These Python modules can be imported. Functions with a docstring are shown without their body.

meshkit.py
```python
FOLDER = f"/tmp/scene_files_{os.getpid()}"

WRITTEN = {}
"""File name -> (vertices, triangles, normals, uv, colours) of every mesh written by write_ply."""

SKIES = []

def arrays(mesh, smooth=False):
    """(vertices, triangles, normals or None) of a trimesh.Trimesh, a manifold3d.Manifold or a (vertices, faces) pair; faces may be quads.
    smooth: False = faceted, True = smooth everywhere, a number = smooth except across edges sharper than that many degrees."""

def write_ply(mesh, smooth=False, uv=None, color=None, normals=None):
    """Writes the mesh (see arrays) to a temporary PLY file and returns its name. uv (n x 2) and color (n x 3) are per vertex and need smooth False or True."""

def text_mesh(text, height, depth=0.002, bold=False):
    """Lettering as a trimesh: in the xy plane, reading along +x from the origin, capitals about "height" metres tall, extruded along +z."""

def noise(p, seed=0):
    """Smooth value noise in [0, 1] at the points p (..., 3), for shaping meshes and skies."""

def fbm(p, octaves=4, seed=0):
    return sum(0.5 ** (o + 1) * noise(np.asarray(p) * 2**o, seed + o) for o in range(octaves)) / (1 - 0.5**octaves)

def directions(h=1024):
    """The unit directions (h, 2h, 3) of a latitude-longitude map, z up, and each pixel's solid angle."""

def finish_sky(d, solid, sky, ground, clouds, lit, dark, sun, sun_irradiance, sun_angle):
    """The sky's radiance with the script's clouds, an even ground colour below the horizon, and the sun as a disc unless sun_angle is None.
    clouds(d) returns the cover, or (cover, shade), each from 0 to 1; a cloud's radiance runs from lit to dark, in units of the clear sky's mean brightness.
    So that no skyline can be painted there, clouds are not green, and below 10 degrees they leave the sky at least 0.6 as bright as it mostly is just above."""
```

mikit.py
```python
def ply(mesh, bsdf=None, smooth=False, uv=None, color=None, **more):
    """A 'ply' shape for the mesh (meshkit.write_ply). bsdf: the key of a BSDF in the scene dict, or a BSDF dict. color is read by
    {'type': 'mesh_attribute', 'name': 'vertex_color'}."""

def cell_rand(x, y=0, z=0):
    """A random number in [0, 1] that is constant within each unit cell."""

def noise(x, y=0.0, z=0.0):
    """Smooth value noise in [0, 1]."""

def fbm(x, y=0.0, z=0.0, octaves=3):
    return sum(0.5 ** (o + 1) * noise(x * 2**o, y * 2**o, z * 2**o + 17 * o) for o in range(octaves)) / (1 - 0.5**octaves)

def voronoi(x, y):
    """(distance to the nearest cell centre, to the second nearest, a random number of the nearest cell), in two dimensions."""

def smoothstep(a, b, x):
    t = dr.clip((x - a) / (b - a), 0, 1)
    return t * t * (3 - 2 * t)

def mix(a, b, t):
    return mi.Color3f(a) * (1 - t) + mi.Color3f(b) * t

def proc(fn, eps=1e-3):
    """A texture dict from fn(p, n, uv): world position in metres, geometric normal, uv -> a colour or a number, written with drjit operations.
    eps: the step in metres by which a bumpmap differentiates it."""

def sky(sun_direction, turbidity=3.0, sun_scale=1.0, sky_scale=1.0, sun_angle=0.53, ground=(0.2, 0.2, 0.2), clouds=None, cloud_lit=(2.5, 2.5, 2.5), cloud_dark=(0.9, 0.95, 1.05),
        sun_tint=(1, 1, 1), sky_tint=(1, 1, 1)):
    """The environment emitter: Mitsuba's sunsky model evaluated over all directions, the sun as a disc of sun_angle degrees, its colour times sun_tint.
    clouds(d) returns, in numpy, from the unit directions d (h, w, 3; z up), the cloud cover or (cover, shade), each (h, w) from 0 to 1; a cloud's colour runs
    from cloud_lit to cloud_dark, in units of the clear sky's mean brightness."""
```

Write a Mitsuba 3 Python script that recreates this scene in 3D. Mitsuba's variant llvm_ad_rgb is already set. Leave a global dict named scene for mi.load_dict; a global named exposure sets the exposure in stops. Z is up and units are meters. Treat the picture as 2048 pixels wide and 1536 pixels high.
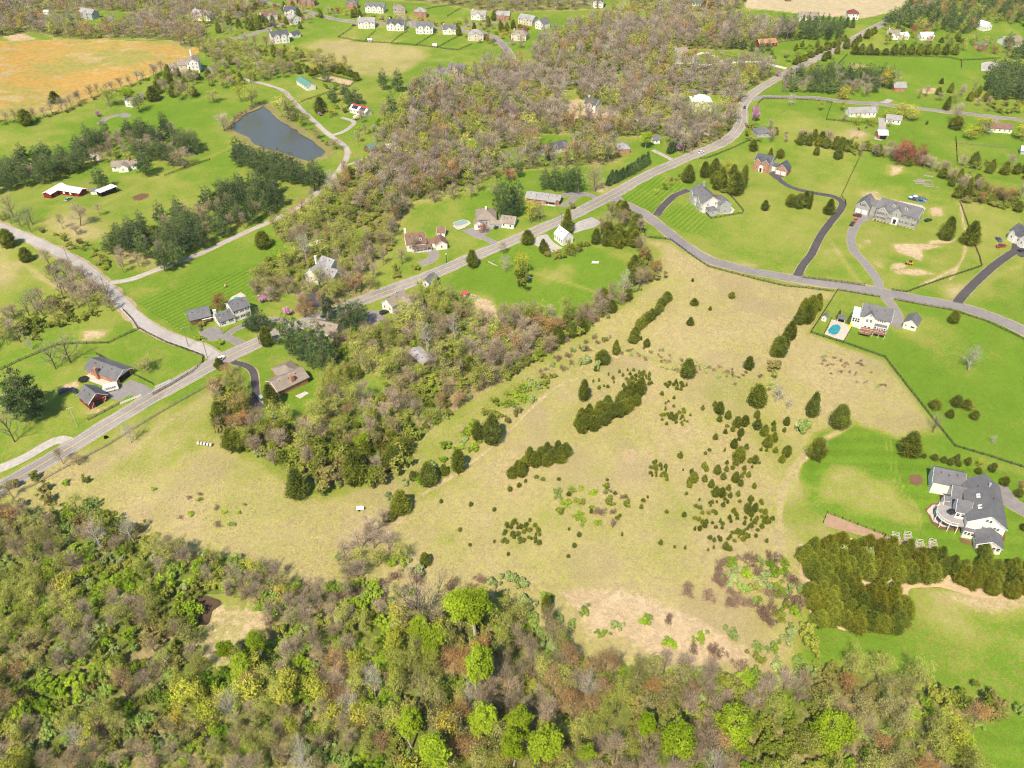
import math, numpy as np, trimesh, shapely, manifold3d as m3
from shapely.geometry import Polygon, LineString
import drjit as dr
import mitsuba as mi
import mikit, meshkit
from mikit import proc, noise, fbm, smoothstep, mix, cell_rand
T = mi.ScalarTransform4f
scene, labels = {}, {}

# ---------------------------------------------------------------- camera, sky, exposure
CAM_H, PITCH, FPX = 215.0, math.atan(1308 / 1657.0), 1657.0      # metres, radians, focal length in photo pixels (2048 wide)
cp, sp = math.cos(PITCH), math.sin(PITCH)
scene['camera'] = {'type': 'perspective', 'fov': math.degrees(2 * math.atan(1024 / FPX)), 'fov_axis': 'x', 'near_clip': 1.0, 'far_clip': 6000.0,
                   'to_world': T().look_at(origin=[0, 0, CAM_H], target=[0, cp * 100, CAM_H - sp * 100], up=[0, 0, 1])}
SUN_AZ, SUN_EL = math.radians(21.0), math.radians(52.0)          # shadows fall away from the camera and a little to its right
SUN = [-math.sin(SUN_AZ) * math.cos(SUN_EL), -math.cos(SUN_AZ) * math.cos(SUN_EL), math.sin(SUN_EL)]
scene['daylight'] = mikit.sky(SUN, turbidity=3, ground=(0.16, 0.17, 0.07))
exposure = 2.2

# ---------------------------------------------------------------- the lie of the land
POND_PX = [(462, 248), (475, 240), (487, 227), (506, 219), (522, 213), (528, 208), (534, 213), (547, 224), (560, 237), (582, 249), (607, 267), (632, 281), (642, 290),
           (654, 300), (654, 306), (638, 316), (623, 323), (601, 322), (575, 312), (522, 297), (484, 275), (462, 262)]


def flat(px, py, z=0.0):
    a, b = (px - 1024) / FPX, (py - 768) / FPX
    d = np.array([a, cp - b * sp, -sp - b * cp])
    return np.array([0, 0, CAM_H]) + d * ((z - CAM_H) / d[2])


POND_C = np.mean([flat(*p)[:2] for p in POND_PX], 0)


def height(x, y):
    x, y = np.asarray(x, float), np.asarray(y, float)
    h = 1.6 * np.sin(x * 0.021 + 0.7) * np.sin(y * 0.017 + 1.1) + 1.5 * np.sin(x * 0.011 - y * 0.013 + 2.0) + 0.7 * np.sin(x * 0.045 + y * 0.031) + 0.45 * np.sin(y * 0.06 - x * 0.05 + 1.0)
    k = np.clip((np.hypot(x - POND_C[0], y - POND_C[1]) - 75) / 60, 0, 1)
    return h * k * k * (3 - 2 * k)


def G(px, py):
    """The point of the ground that the photograph shows at a pixel of its 2048 x 1536."""
    z = 0.0
    for _ in range(12):
        q = flat(px, py, z)
        z = float(height(q[0], q[1]))
    return np.array([q[0], q[1], z])


def W(pts):
    return np.array([G(*p)[:2] for p in pts])


def pxm(y):
    """Photo pixels per metre for things on the ground at row y."""
    return cp * (y + 540.0) / CAM_H


def look_down(y):
    return PITCH + math.atan((y - 768) / FPX)


# ---------------------------------------------------------------- helpers: names, labels, meshes
used = set()


def numbered(name):
    key, i = name, 0
    while key in used:
        i += 1
        key = f'{name}_{i:03d}'
    used.add(key)
    return key


def tag(key, label=None, cat=None, group=None, kind=None):
    d = labels.setdefault(key, {})
    for k, v in (('label', label), ('category', cat), ('group', group), ('kind', kind)):
        if v:
            d[k] = v


def thing(name, label, cat, group=None):
    key = numbered(name)
    tag(key, label, cat, group)
    return key


def obj(name, mesh, bsdf, parent=None, smooth=False, uv=None, to=None):
    key = numbered((parent + '__' if parent else '') + name)
    d = mesh if isinstance(mesh, dict) else mikit.ply(mesh, bsdf, smooth=smooth, uv=uv)
    if isinstance(mesh, dict) and bsdf is not None:
        d = {**d, 'bsdf': {'type': 'ref', 'id': bsdf}}
    scene[key] = d if to is None else {**d, 'to_world': to}
    return key


def struct(name, mesh, bsdf, uv=None, smooth=True):
    key = obj(name, mesh, bsdf, None, smooth, uv)
    tag(key, kind='structure')
    return key


cat_ = trimesh.util.concatenate


def box(x0, x1, y0, y1, z0, z1):
    m = trimesh.creation.box((x1 - x0, y1 - y0, z1 - z0))
    m.apply_translation(((x0 + x1) / 2, (y0 + y1) / 2, (z0 + z1) / 2))
    return m


def tubes(P0, P1, R0, R1, n=5):
    """Tapered n-sided tubes between arrays of points."""
    P0, P1 = np.atleast_2d(P0).astype(float), np.atleast_2d(P1).astype(float)
    k = len(P0)
    R0, R1 = np.broadcast_to(R0, k), np.broadcast_to(R1, k)
    d = P1 - P0
    d /= np.linalg.norm(d, axis=1, keepdims=True) + 1e-9
    a = np.cross(d, np.where(np.abs(d[:, 2:]) < .9, [[0, 0, 1.]], [[1., 0, 0]]))
    a /= np.linalg.norm(a, axis=1, keepdims=True) + 1e-9
    b = np.cross(d, a)
    t = np.arange(n) * 2 * np.pi / n
    ring = np.cos(t)[None, :, None] * a[:, None] + np.sin(t)[None, :, None] * b[:, None]
    v = np.concatenate([P0[:, None] + ring * R0[:, None, None], P1[:, None] + ring * R1[:, None, None]], 1).reshape(-1, 3)
    i = np.arange(n)
    j = (i + 1) % n
    f = np.concatenate([np.stack([i, j, j + n], 1), np.stack([i, j + n, i + n], 1)])
    f = (f[None] + (np.arange(k) * 2 * n)[:, None, None]).reshape(-1, 3)
    return v, f


def join(*parts):
    vs, fs, at = [], [], 0
    for v, f in parts:
        vs.append(v)
        fs.append(np.asarray(f) + at)
        at += len(v)
    return np.vstack(vs), np.vstack(fs)


def drape(poly, lift, step=4.0):
    """A sheet over the ground in the shape of a polygon (world x, y)."""
    v, f = trimesh.creation.triangulate_polygon(poly, engine='earcut')
    v = np.column_stack([v, np.zeros(len(v))])
    v, f = trimesh.remesh.subdivide_to_size(v, f, step, max_iter=12)
    m = trimesh.Trimesh(v, f, process=True)
    m.vertices[:, 2] = height(m.vertices[:, 0], m.vertices[:, 1]) + lift
    if m.face_normals[:, 2].mean() < 0:
        m.invert()
    return m


def spline(P, step=2.0):
    """Catmull-Rom through the points, sampled about every step metres."""
    P = np.asarray(P, float)
    Q = np.vstack([2 * P[0] - P[1], P, 2 * P[-1] - P[-2]])
    out = []
    for i in range(1, len(Q) - 2):
        a, b, c, d = Q[i - 1:i + 3]
        n = max(2, int(np.linalg.norm(c - b) / step))
        t = np.arange(n)[:, None] / n
        out.append(0.5 * (2 * b + (c - a) * t + (2 * a - 5 * b + 4 * c - d) * t ** 2 + (3 * b - a - 3 * c + d) * t ** 3))
    return np.vstack(out + [P[-1:]])


def strip(C, off0, off1, lift, cols=2):
    """A draped ribbon along centre line C between two sideways offsets (to the left of travel is positive)."""
    t = np.gradient(C, axis=0)
    t /= np.linalg.norm(t, axis=1, keepdims=True)
    nrm = np.column_stack([-t[:, 1], t[:, 0]])
    o = np.linspace(off0, off1, cols)
    v = C[:, None] + nrm[:, None] * (o[None, :, None] if np.ndim(off0) == 0 else np.linspace(off0, off1, cols).T[:, :, None])
    z = height(v[..., 0], v[..., 1]) + lift
    v = np.concatenate([v, z[..., None]], 2)
    n = len(C)
    i = np.arange(n * cols).reshape(n, cols)
    a, b, c, d = i[:-1, :-1].ravel(), i[1:, :-1].ravel(), i[1:, 1:].ravel(), i[:-1, 1:].ravel()
    f = np.concatenate([np.stack([a, d, c], 1), np.stack([a, c, b], 1)])
    v = v.reshape(-1, 3)
    k = f[0]
    if np.cross(v[k[1]] - v[k[0]], v[k[2]] - v[k[0]])[2] < 0:
        f = f[:, ::-1]
    return v, f


# ---------------------------------------------------------------- materials
def mat(name, rgb, rough=None, metallic=0.0, var=0.0, scale=1.0):
    if var:
        def fn(p, n, uv, rgb=rgb, var=var, scale=scale):
            k = 1 + var * 2 * (fbm(p.x * scale, p.y * scale, p.z * scale, 3) - .5)
            return mi.Color3f(*rgb) * k
        refl = proc(fn)
    else:
        refl = {'type': 'rgb', 'value': list(rgb)}
    if rough is None:
        scene[name] = {'type': 'twosided', 'b': {'type': 'diffuse', 'reflectance': refl}}
    else:
        scene[name] = {'type': 'twosided', 'b': {'type': 'principled', 'base_color': refl, 'roughness': rough, 'metallic': metallic}}
    return name


TAN, STRAW, MIDG, GREEN, DEEP, SOIL = (.395, .34, .175), (.36, .335, .135), (.245, .285, .058), (.135, .24, .024), (.09, .18, .016), (.55, .455, .30)


def grass(p, uv):
    n1 = fbm(p.x * .016, p.y * .016, 0., 3)
    n2 = fbm(p.x * .09 + 31., p.y * .09, 0., 4)
    n3 = fbm(p.x * .8, p.y * .8, 5., 3)
    n4 = noise(p.x * 3.1, p.y * 3.1, 9.)
    g = uv.x + ((n1 - .5) * .60 + (n2 - .5) * .66) * (1 - .42 * dr.clip(uv.x, 0, 1)) + (n3 - .5) * .46
    c = mix(TAN, STRAW, smoothstep(.05, .3, g))
    c = mix(c, MIDG, smoothstep(.3, .6, g))
    c = mix(c, GREEN, smoothstep(.6, .9, g))
    c = mix(c, DEEP, smoothstep(.95, 1.3, g) * .8)
    weed = smoothstep(.54, .68, fbm(p.x * .045 + 70., p.y * .045, 2., 3)) * smoothstep(.62, .2, uv.x) * smoothstep(.35, .6, n3)
    c = mix(c, (.285, .235, .15), weed * .55)
    s = uv.y + (n2 - .5) * .55 + (n3 - .5) * .35
    c = mix(c, mix(SOIL, (.40, .31, .185), n2), smoothstep(.35, .7, s) * dr.minimum(uv.y * 4, 1))
    return c * (.64 + .40 * n3 + .32 * n4)


scene['grass'] = {'type': 'diffuse', 'reflectance': proc(lambda p, n, uv: grass(p, uv))}


scene['tussock'] = {'type': 'twosided', 'b': {'type': 'diffuse', 'reflectance': proc(lambda p, n, uv: grass(p, uv) * 1.12)}}


def mown(p, n, uv):
    s = dr.sin((p.x * .82 - p.y * .57) * 2.3 + 1.2 * noise(p.x * .03, p.y * .03, 2.))
    return grass(p, uv) * (1 + .24 * smoothstep(-.6, .6, s) - .12)


scene['mown_grass'] = {'type': 'diffuse', 'reflectance': proc(mown)}


def mown_b(p, n, uv):
    s = dr.sin((p.x * .12 + p.y * .99) * .9 + 1.6 * noise(p.x * .03, p.y * .03, 2.))
    return grass(p, uv) * (1 + .11 * smoothstep(-.6, .6, s) - .055)


scene['mown_grass_wide'] = {'type': 'diffuse', 'reflectance': proc(mown_b)}


def hay(p, n, uv):
    n1 = fbm(p.x * .012 + 3., p.y * .02, 1., 4)
    n2 = fbm(p.x * .07, p.y * .1, 4., 3)
    n3 = fbm(p.x * .5, p.y * .5, 7., 2)
    c = mix((.30, .29, .085), (.43, .285, .085), smoothstep(.36, .58, n1 * .6 + n2 * .4))
    c = mix(c, (.40, .33, .16), smoothstep(.55, .75, n2))
    return c * (.82 + .36 * n3)


scene['hay_stubble'] = {'type': 'diffuse', 'reflectance': proc(hay)}


def crop(p, n, uv):
    n1 = fbm(p.x * .015, p.y * .03, 1., 4)
    n3 = fbm(p.x * .3, p.y * .3, 7., 3)
    c = mix((.50, .42, .285), (.44, .39, .24), n1)
    return c * (.85 + .3 * n3)


scene['crop_stubble'] = {'type': 'diffuse', 'reflectance': proc(crop)}


def litter(p, n, uv):
    n2 = fbm(p.x * .12, p.y * .12, 3., 3)
    n3 = fbm(p.x * .9, p.y * .9, 5., 3)
    c = mix((.14, .18, .04), (.29, .24, .125), smoothstep(.42, .68, n2 * .65 + n3 * .35))
    return mix(c, grass(p, uv), smoothstep(.5, .9, uv.x)) * (.7 + .6 * n3)


scene['leaf_litter'] = {'type': 'diffuse', 'reflectance': proc(litter)}


def paving(name, a, b, crack=0.0):
    def fn(p, n, uv, a=a, b=b):
        n1 = fbm(p.x * .09, p.y * .09, 0., 3)
        n3 = fbm(p.x * 1.1, p.y * 1.1, 2., 3)
        return mix(a, b, n1) * (.84 + .32 * n3)
    scene[name] = {'type': 'diffuse', 'reflectance': proc(fn)}


def road_fn(p, n, uv):
    w = dr.abs(uv.x - .5) * 2
    n1 = fbm(p.x * .06, p.y * .06, 0., 3)
    n3 = fbm(p.x * .9, p.y * .9, 2., 3)
    c = mix((.285, .28, .27), (.36, .352, .34), n1)
    patch = smoothstep(.62, .66, noise(p.x * .045 + 9., p.y * .045, 4.))
    c = c * (1 - .14 * patch)
    track = dr.exp(-dr.square((w - .26) / .11)) + dr.exp(-dr.square((w - .7) / .1))
    return c * (.86 + .26 * n3) * (1 - .13 * track)


scene['worn_asphalt'] = {'type': 'diffuse', 'reflectance': proc(road_fn)}
paving('grey_asphalt', (.22, .215, .22), (.28, .27, .27))
paving('dark_asphalt', (.075, .075, .083), (.105, .10, .105))
paving('gravel', (.35, .34, .325), (.47, .46, .44))
paving('verge', (.33, .28, .17), (.42, .36, .23))
paving('dirt_track', (.36, .32, .265), (.46, .42, .36))
paving('white_gravel', (.56, .53, .47), (.68, .64, .58))
paving('pale_concrete', (.50, .46, .41), (.60, .55, .49))
paving('mulch', (.15, .085, .055), (.23, .14, .095))
paving('tilled_soil', (.34, .235, .155), (.42, .30, .21))
paving('straw_soil', (.48, .375, .235), (.56, .45, .29))
paving('mud', (.075, .052, .036), (.12, .085, .06))
mat('yellow_line', (.62, .42, .09))
mat('white_line', (.62, .61, .58))
mat('white_siding', (.74, .735, .71), var=.05, scale=.7)
mat('cream_siding', (.60, .56, .46), var=.06, scale=.7)
mat('tan_stone', (.44, .38, .30), var=.25, scale=1.5)
mat('grey_stone', (.36, .365, .375), var=.22, scale=2.0)
mat('grey_siding', (.40, .42, .44), var=.06, scale=.7)


def brick(p, n, uv):
    k = cell_rand(dr.floor((p.x + p.y) * 4.5), dr.floor(p.z * 9.), 0.)
    return mix((.33, .145, .09), (.46, .25, .17), k) * (.85 + .3 * fbm(p.x * .6, p.y * .6, p.z * .6, 2))


scene['red_brick'] = {'type': 'diffuse', 'reflectance': proc(brick)}
mat('barn_red', (.20, .03, .034), var=.15, scale=.9)
mat('brown_wood', (.19, .12, .075), var=.2, scale=1.2)


def shingles(name, rgb):
    def fn(p, n, uv, rgb=rgb):
        r = cell_rand(dr.floor((p.x * .7 + p.y * .7) * 2.), dr.floor((p.x * .7 - p.y * .7) * 2.), dr.floor(p.z * 5.))
        return mi.Color3f(*rgb) * (.84 + .18 * r + .42 * (fbm(p.x * .5, p.y * .5, p.z * .2, 3) - .5))
    scene[name] = {'type': 'twosided', 'b': {'type': 'diffuse', 'reflectance': proc(fn)}}


shingles('grey_shingle', (.165, .172, .19))
shingles('pale_shingle', (.33, .335, .345))
shingles('dark_shingle', (.105, .115, .14))
shingles('brown_shingle', (.225, .145, .115))
shingles('taupe_shingle', (.295, .26, .225))
shingles('orange_shingle', (.42, .235, .145))
shingles('maroon_shingle', (.19, .075, .075))
mat('white_metal_roof', (.78, .78, .77), .45, var=.05, scale=.3)
mat('mint_metal_roof', (.52, .68, .62), .45, var=.08, scale=.3)
mat('green_metal_roof', (.10, .24, .20), .4, var=.1, scale=.3)
mat('rusty_metal_roof', (.34, .34, .35), .55, var=.35, scale=.45)
mat('red_metal_roof', (.45, .06, .07), .4)
scene['glass_pane'] = {'type': 'twosided', 'b': {'type': 'principled', 'base_color': {'type': 'rgb', 'value': [.035, .045, .06]}, 'roughness': .12, 'specular': .6}}
mat('white_trim', (.78, .78, .76))
mat('black_trim', (.03, .03, .035))
mat('dark_fence_paint', (.035, .036, .04))
mat('weathered_wood', (.21, .185, .155), var=.15, scale=1.5)
mat('white_fence_paint', (.74, .74, .72))
mat('dark_opening', (.02, .02, .022))
mat('bark', (.20, .165, .13), var=.25, scale=1.1)
mat('pale_bark', (.46, .43, .38), var=.25, scale=.8)
mat('dark_bark', (.10, .082, .066), var=.2, scale=1.2)
scene['rubber'] = {'type': 'diffuse', 'reflectance': {'type': 'rgb', 'value': [.02, .02, .02]}}


def leafmat(name, a, b, k=.35, trans=None, c=None, wide=7.0):
    """Foliage: uv.x is a random number per tuft; neighbouring trees drift in tone."""
    def fn(p, n, uv):
        t = noise(p.x / wide, p.y / wide, 3.)
        col = mix(a, b, dr.clip(uv.x * .7 + (t - .5) * 1.5 + .15, 0, 1))
        if c is not None:
            t2 = noise(p.x / (wide * 1.3) + 50., p.y / (wide * 1.3), 8.)
            col = mix(col, c, smoothstep(.5, .8, t2) * .8)
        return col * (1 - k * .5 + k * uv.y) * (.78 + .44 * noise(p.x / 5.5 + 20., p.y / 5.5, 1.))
    if trans:
        scene[name] = {'type': 'principledthin', 'base_color': proc(fn), 'roughness': .7, 'diff_trans': trans, 'spec_trans': 0.0}
    else:
        scene[name] = {'type': 'twosided', 'b': {'type': 'diffuse', 'reflectance': proc(fn)}}
    return name


leafmat('grey_twigs', (.27, .23, .195), (.40, .34, .275), .4, c=(.31, .25, .235))
leafmat('tan_twigs', (.30, .245, .18), (.45, .375, .28), .4, c=(.31, .27, .14))
leafmat('pale_twigs', (.36, .34, .30), (.46, .43, .37), .4)
leafmat('russet_buds', (.28, .185, .095), (.38, .27, .135), .4, c=(.40, .235, .085))
leafmat('maroon_buds', (.20, .06, .045), (.32, .12, .085), .4)
leafmat('olive_buds', (.24, .275, .05), (.40, .43, .105), .4, c=(.27, .25, .12))
leafmat('gold_buds', (.29, .33, .035), (.42, .44, .06), .4, c=(.42, .34, .06))
leafmat('lime_leaves', (.19, .29, .012), (.34, .45, .035), .5, trans=.7)
leafmat('shrub_leaves', (.11, .21, .014), (.27, .39, .03), .55, c=(.21, .31, .085))
leafmat('silver_leaves', (.19, .265, .085), (.29, .365, .14), .4)
leafmat('pine_needles', (.055, .105, .042), (.135, .205, .062), .5)
leafmat('cedar_scales', (.085, .112, .018), (.185, .215, .028), .5, c=(.11, .145, .03), wide=4.0)
leafmat('spruce_needles', (.09, .13, .022), (.20, .235, .03), .5, c=(.15, .155, .018), wide=4.0)
leafmat('dark_thicket', (.11, .15, .02), (.25, .285, .05), .45, c=(.22, .19, .07))
leafmat('pink_blossom', (.36, .16, .32), (.50, .28, .44), .4)
leafmat('white_blossom', (.55, .53, .45), (.7, .68, .58), .4)
leafmat('bramble_stems', (.22, .15, .12), (.31, .22, .17), .4)
# ---------------------------------------------------------------- tree forms (each a group of trunk and crown, placed as instances)
PROTO = {}            # kind -> list of (shapegroup key, height, width)


def unit(v):
    return v / (np.linalg.norm(v, axis=-1, keepdims=True) + 1e-9)


def slivers(P, D, L, Wd, rng):
    """Thin triangles from P along D: twigs, needles, sprays."""
    D = unit(D)
    s = unit(np.cross(D, rng.normal(size=P.shape))) * (np.broadcast_to(Wd, len(P))[:, None] / 2)
    L = np.broadcast_to(L, len(P))[:, None]
    v = np.stack([P - s, P + s, P + D * L], 1).reshape(-1, 3)
    return v, np.arange(len(v)).reshape(-1, 3)


def cards(P, N, S, rng, long=1.35):
    """Leaf clumps: irregular four-cornered faces about the points P, facing roughly N."""
    N = unit(N + rng.normal(size=P.shape) * .55)
    a = unit(np.cross(N, rng.normal(size=P.shape)))
    b = np.cross(N, a)
    S = np.broadcast_to(S, len(P))[:, None]
    k = lambda: rng.uniform(.6, 1.1, (len(P), 1))
    v = np.stack([P - a * S * long * k(), P - b * S * k() + N * S * .2, P + a * S * long * k(), P + b * S * k() + N * S * .2], 1).reshape(-1, 3)
    i = np.arange(len(P))[:, None] * 4
    return v, np.concatenate([i + [0, 1, 2], i + [0, 2, 3]])


def tuft_uv(n, per, rng, shade=None):
    """uv.x: one random tone per piece; uv.y: a second one."""
    a = rng.uniform(0, 1, n)
    b = rng.uniform(.45, 1, n) if shade is None else shade
    return np.repeat(np.column_stack([a, b]), per, 0)


def add_form(kind, trunk, crown, uv, tb, cb, h, w):
    key = f'{kind}_form_{len(PROTO.setdefault(kind, [])) + 1}'
    d = {'type': 'shapegroup'}
    if trunk is not None:
        d['trunk'] = mikit.ply(trunk, tb)
    d['crown'] = mikit.ply(crown, cb, uv=uv)
    scene[key] = d
    PROTO[kind].append((key, h, w))


def skeleton(rng, h, r, base, nl, up=.55, sub=4, fork=False):
    """Trunk, limbs and side branches: (P0, P1, R0, R1)."""
    seg = []
    top = np.array([rng.normal() * .04 * h, rng.normal() * .04 * h, h * .72])
    mid = top * .5 + [rng.normal() * .03 * h, rng.normal() * .03 * h, 0]
    r0 = .018 * h + .06
    seg += [(np.zeros(3) - [0, 0, 1.0], mid, r0, r0 * .72), (mid, top, r0 * .72, r0 * .3)]
    ends = []
    for k in range(nl):
        t = base + (1 - base) * (k + rng.uniform(.2, .8)) / nl
        q = mid * (t / .5) if t < .5 else mid + (top - mid) * ((t - .5) / .5)
        az = k * 2.4 + rng.uniform(-.5, .5)
        ln = r * (1.05 - .45 * t) * rng.uniform(.75, 1.1)
        rise = ln * up * rng.uniform(.7, 1.5) * (1 + t)
        e = q + [math.cos(az) * ln, math.sin(az) * ln, rise]
        e[2] = min(e[2], h * .97)
        m = q * .55 + e * .45 + [0, 0, -.05 * ln]
        rr = r0 * (.52 - .3 * t)
        seg += [(q, m, rr, rr * .7), (m, e, rr * .7, rr * .2)]
        ends.append((m, e))
        for s in range(sub):
            u = rng.uniform(.15, .95)
            p = q + (m - q) * u * 2 if u < .5 else m + (e - m) * (u - .5) * 2
            d = unit(e - q) * .7 + rng.normal(size=3) * .55 + [0, 0, .45]
            e2 = p + unit(d) * ln * rng.uniform(.35, .6)
            e2[2] = min(e2[2], h)
            seg.append((p, e2, rr * .4, rr * .1))
            ends.append((p, e2))
    S = [np.array([s[i] for s in seg]) for i in range(4)]
    return S, ends


def bare_form(kind, rng, h, r, n, wd, tb, cb, base=.3, nl=10, up=.6, ln=(1.1, 2.2), buds=0, bud=.16, sides=4, sub=4):
    S, ends = skeleton(rng, h, r, base, nl, up, sub)
    A = np.array([e[0] for e in ends]); B = np.array([e[1] for e in ends])
    i = rng.integers(0, len(A), n)
    t = rng.uniform(.15, 1.05, n) ** .7
    P = A[i] + (B[i] - A[i]) * t[:, None]
    P += rng.normal(size=P.shape) * .18 * r * np.array([1, 1, .7]) * (.3 + t[:, None])
    C = np.array([0, 0, h * .45])
    D = unit(P - C) * .8 + unit(B[i] - A[i]) * .5 + rng.normal(size=P.shape) * .5 + [0, 0, .3]
    L = rng.uniform(*ln, n)
    v, f = slivers(P, D, L, rng.uniform(.6, 1.3, n) * wd, rng)
    uv = tuft_uv(n, 3, rng)
    if buds:
        j = rng.integers(0, n, buds)
        Q = P[j] + unit(D[j]) * L[j, None] * rng.uniform(.3, 1.1, (buds, 1)) + rng.normal(size=(buds, 3)) * .25
        v2, f2 = cards(Q, unit(Q - C), rng.uniform(.6, 1.3, buds) * bud, rng)
        v, f = join((v, f), (v2, f2))
        uv = np.vstack([uv, tuft_uv(buds, 4, rng)])
    trunk = tubes(*S, n=sides)
    add_form(kind, trunk, (v, f), uv, tb, cb, h, 2 * r * 1.12)


def leafy_form(kind, rng, h, r, n, size, tb, cb, base=.3, clumps=26, flat_=.8, low=.28, full=True):
    S, ends = skeleton(rng, h, r * .75, base, 7, .7, 2)
    c0 = h * (low + 1) / 2
    rz = h * (1 - low) / 2
    cl = []
    while len(cl) < clumps:
        q = rng.normal(size=3); q = unit(q) * rng.uniform(.45, .85)
        if q[2] < -.75:
            continue
        cl.append(q * [r * (1 - .18 * q[2]), r * (1 - .18 * q[2]), rz] + [0, 0, c0])
    cl = np.array(cl)
    cr = rng.uniform(.24, .40, clumps) * r
    i = rng.integers(0, clumps, n)
    d = unit(rng.normal(size=(n, 3)) + [0, 0, .35])
    rad = cr[i] * rng.uniform(.55, 1.08, n)
    P = cl[i] + d * rad[:, None] * [1, 1, flat_]
    v, f = cards(P, d * .8 + [0, 0, .5], rng.uniform(.6, 1.3, n) * size, rng)
    tone = rng.uniform(0, 1, clumps)
    uv = np.repeat(np.column_stack([np.clip(tone[i] * .6 + rng.uniform(0, .5, n), 0, 1), rng.uniform(.4, 1, n)]), 4, 0)
    add_form(kind, tubes(*S, n=5), (v, f), uv, tb, cb, h, 2 * r)


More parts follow.
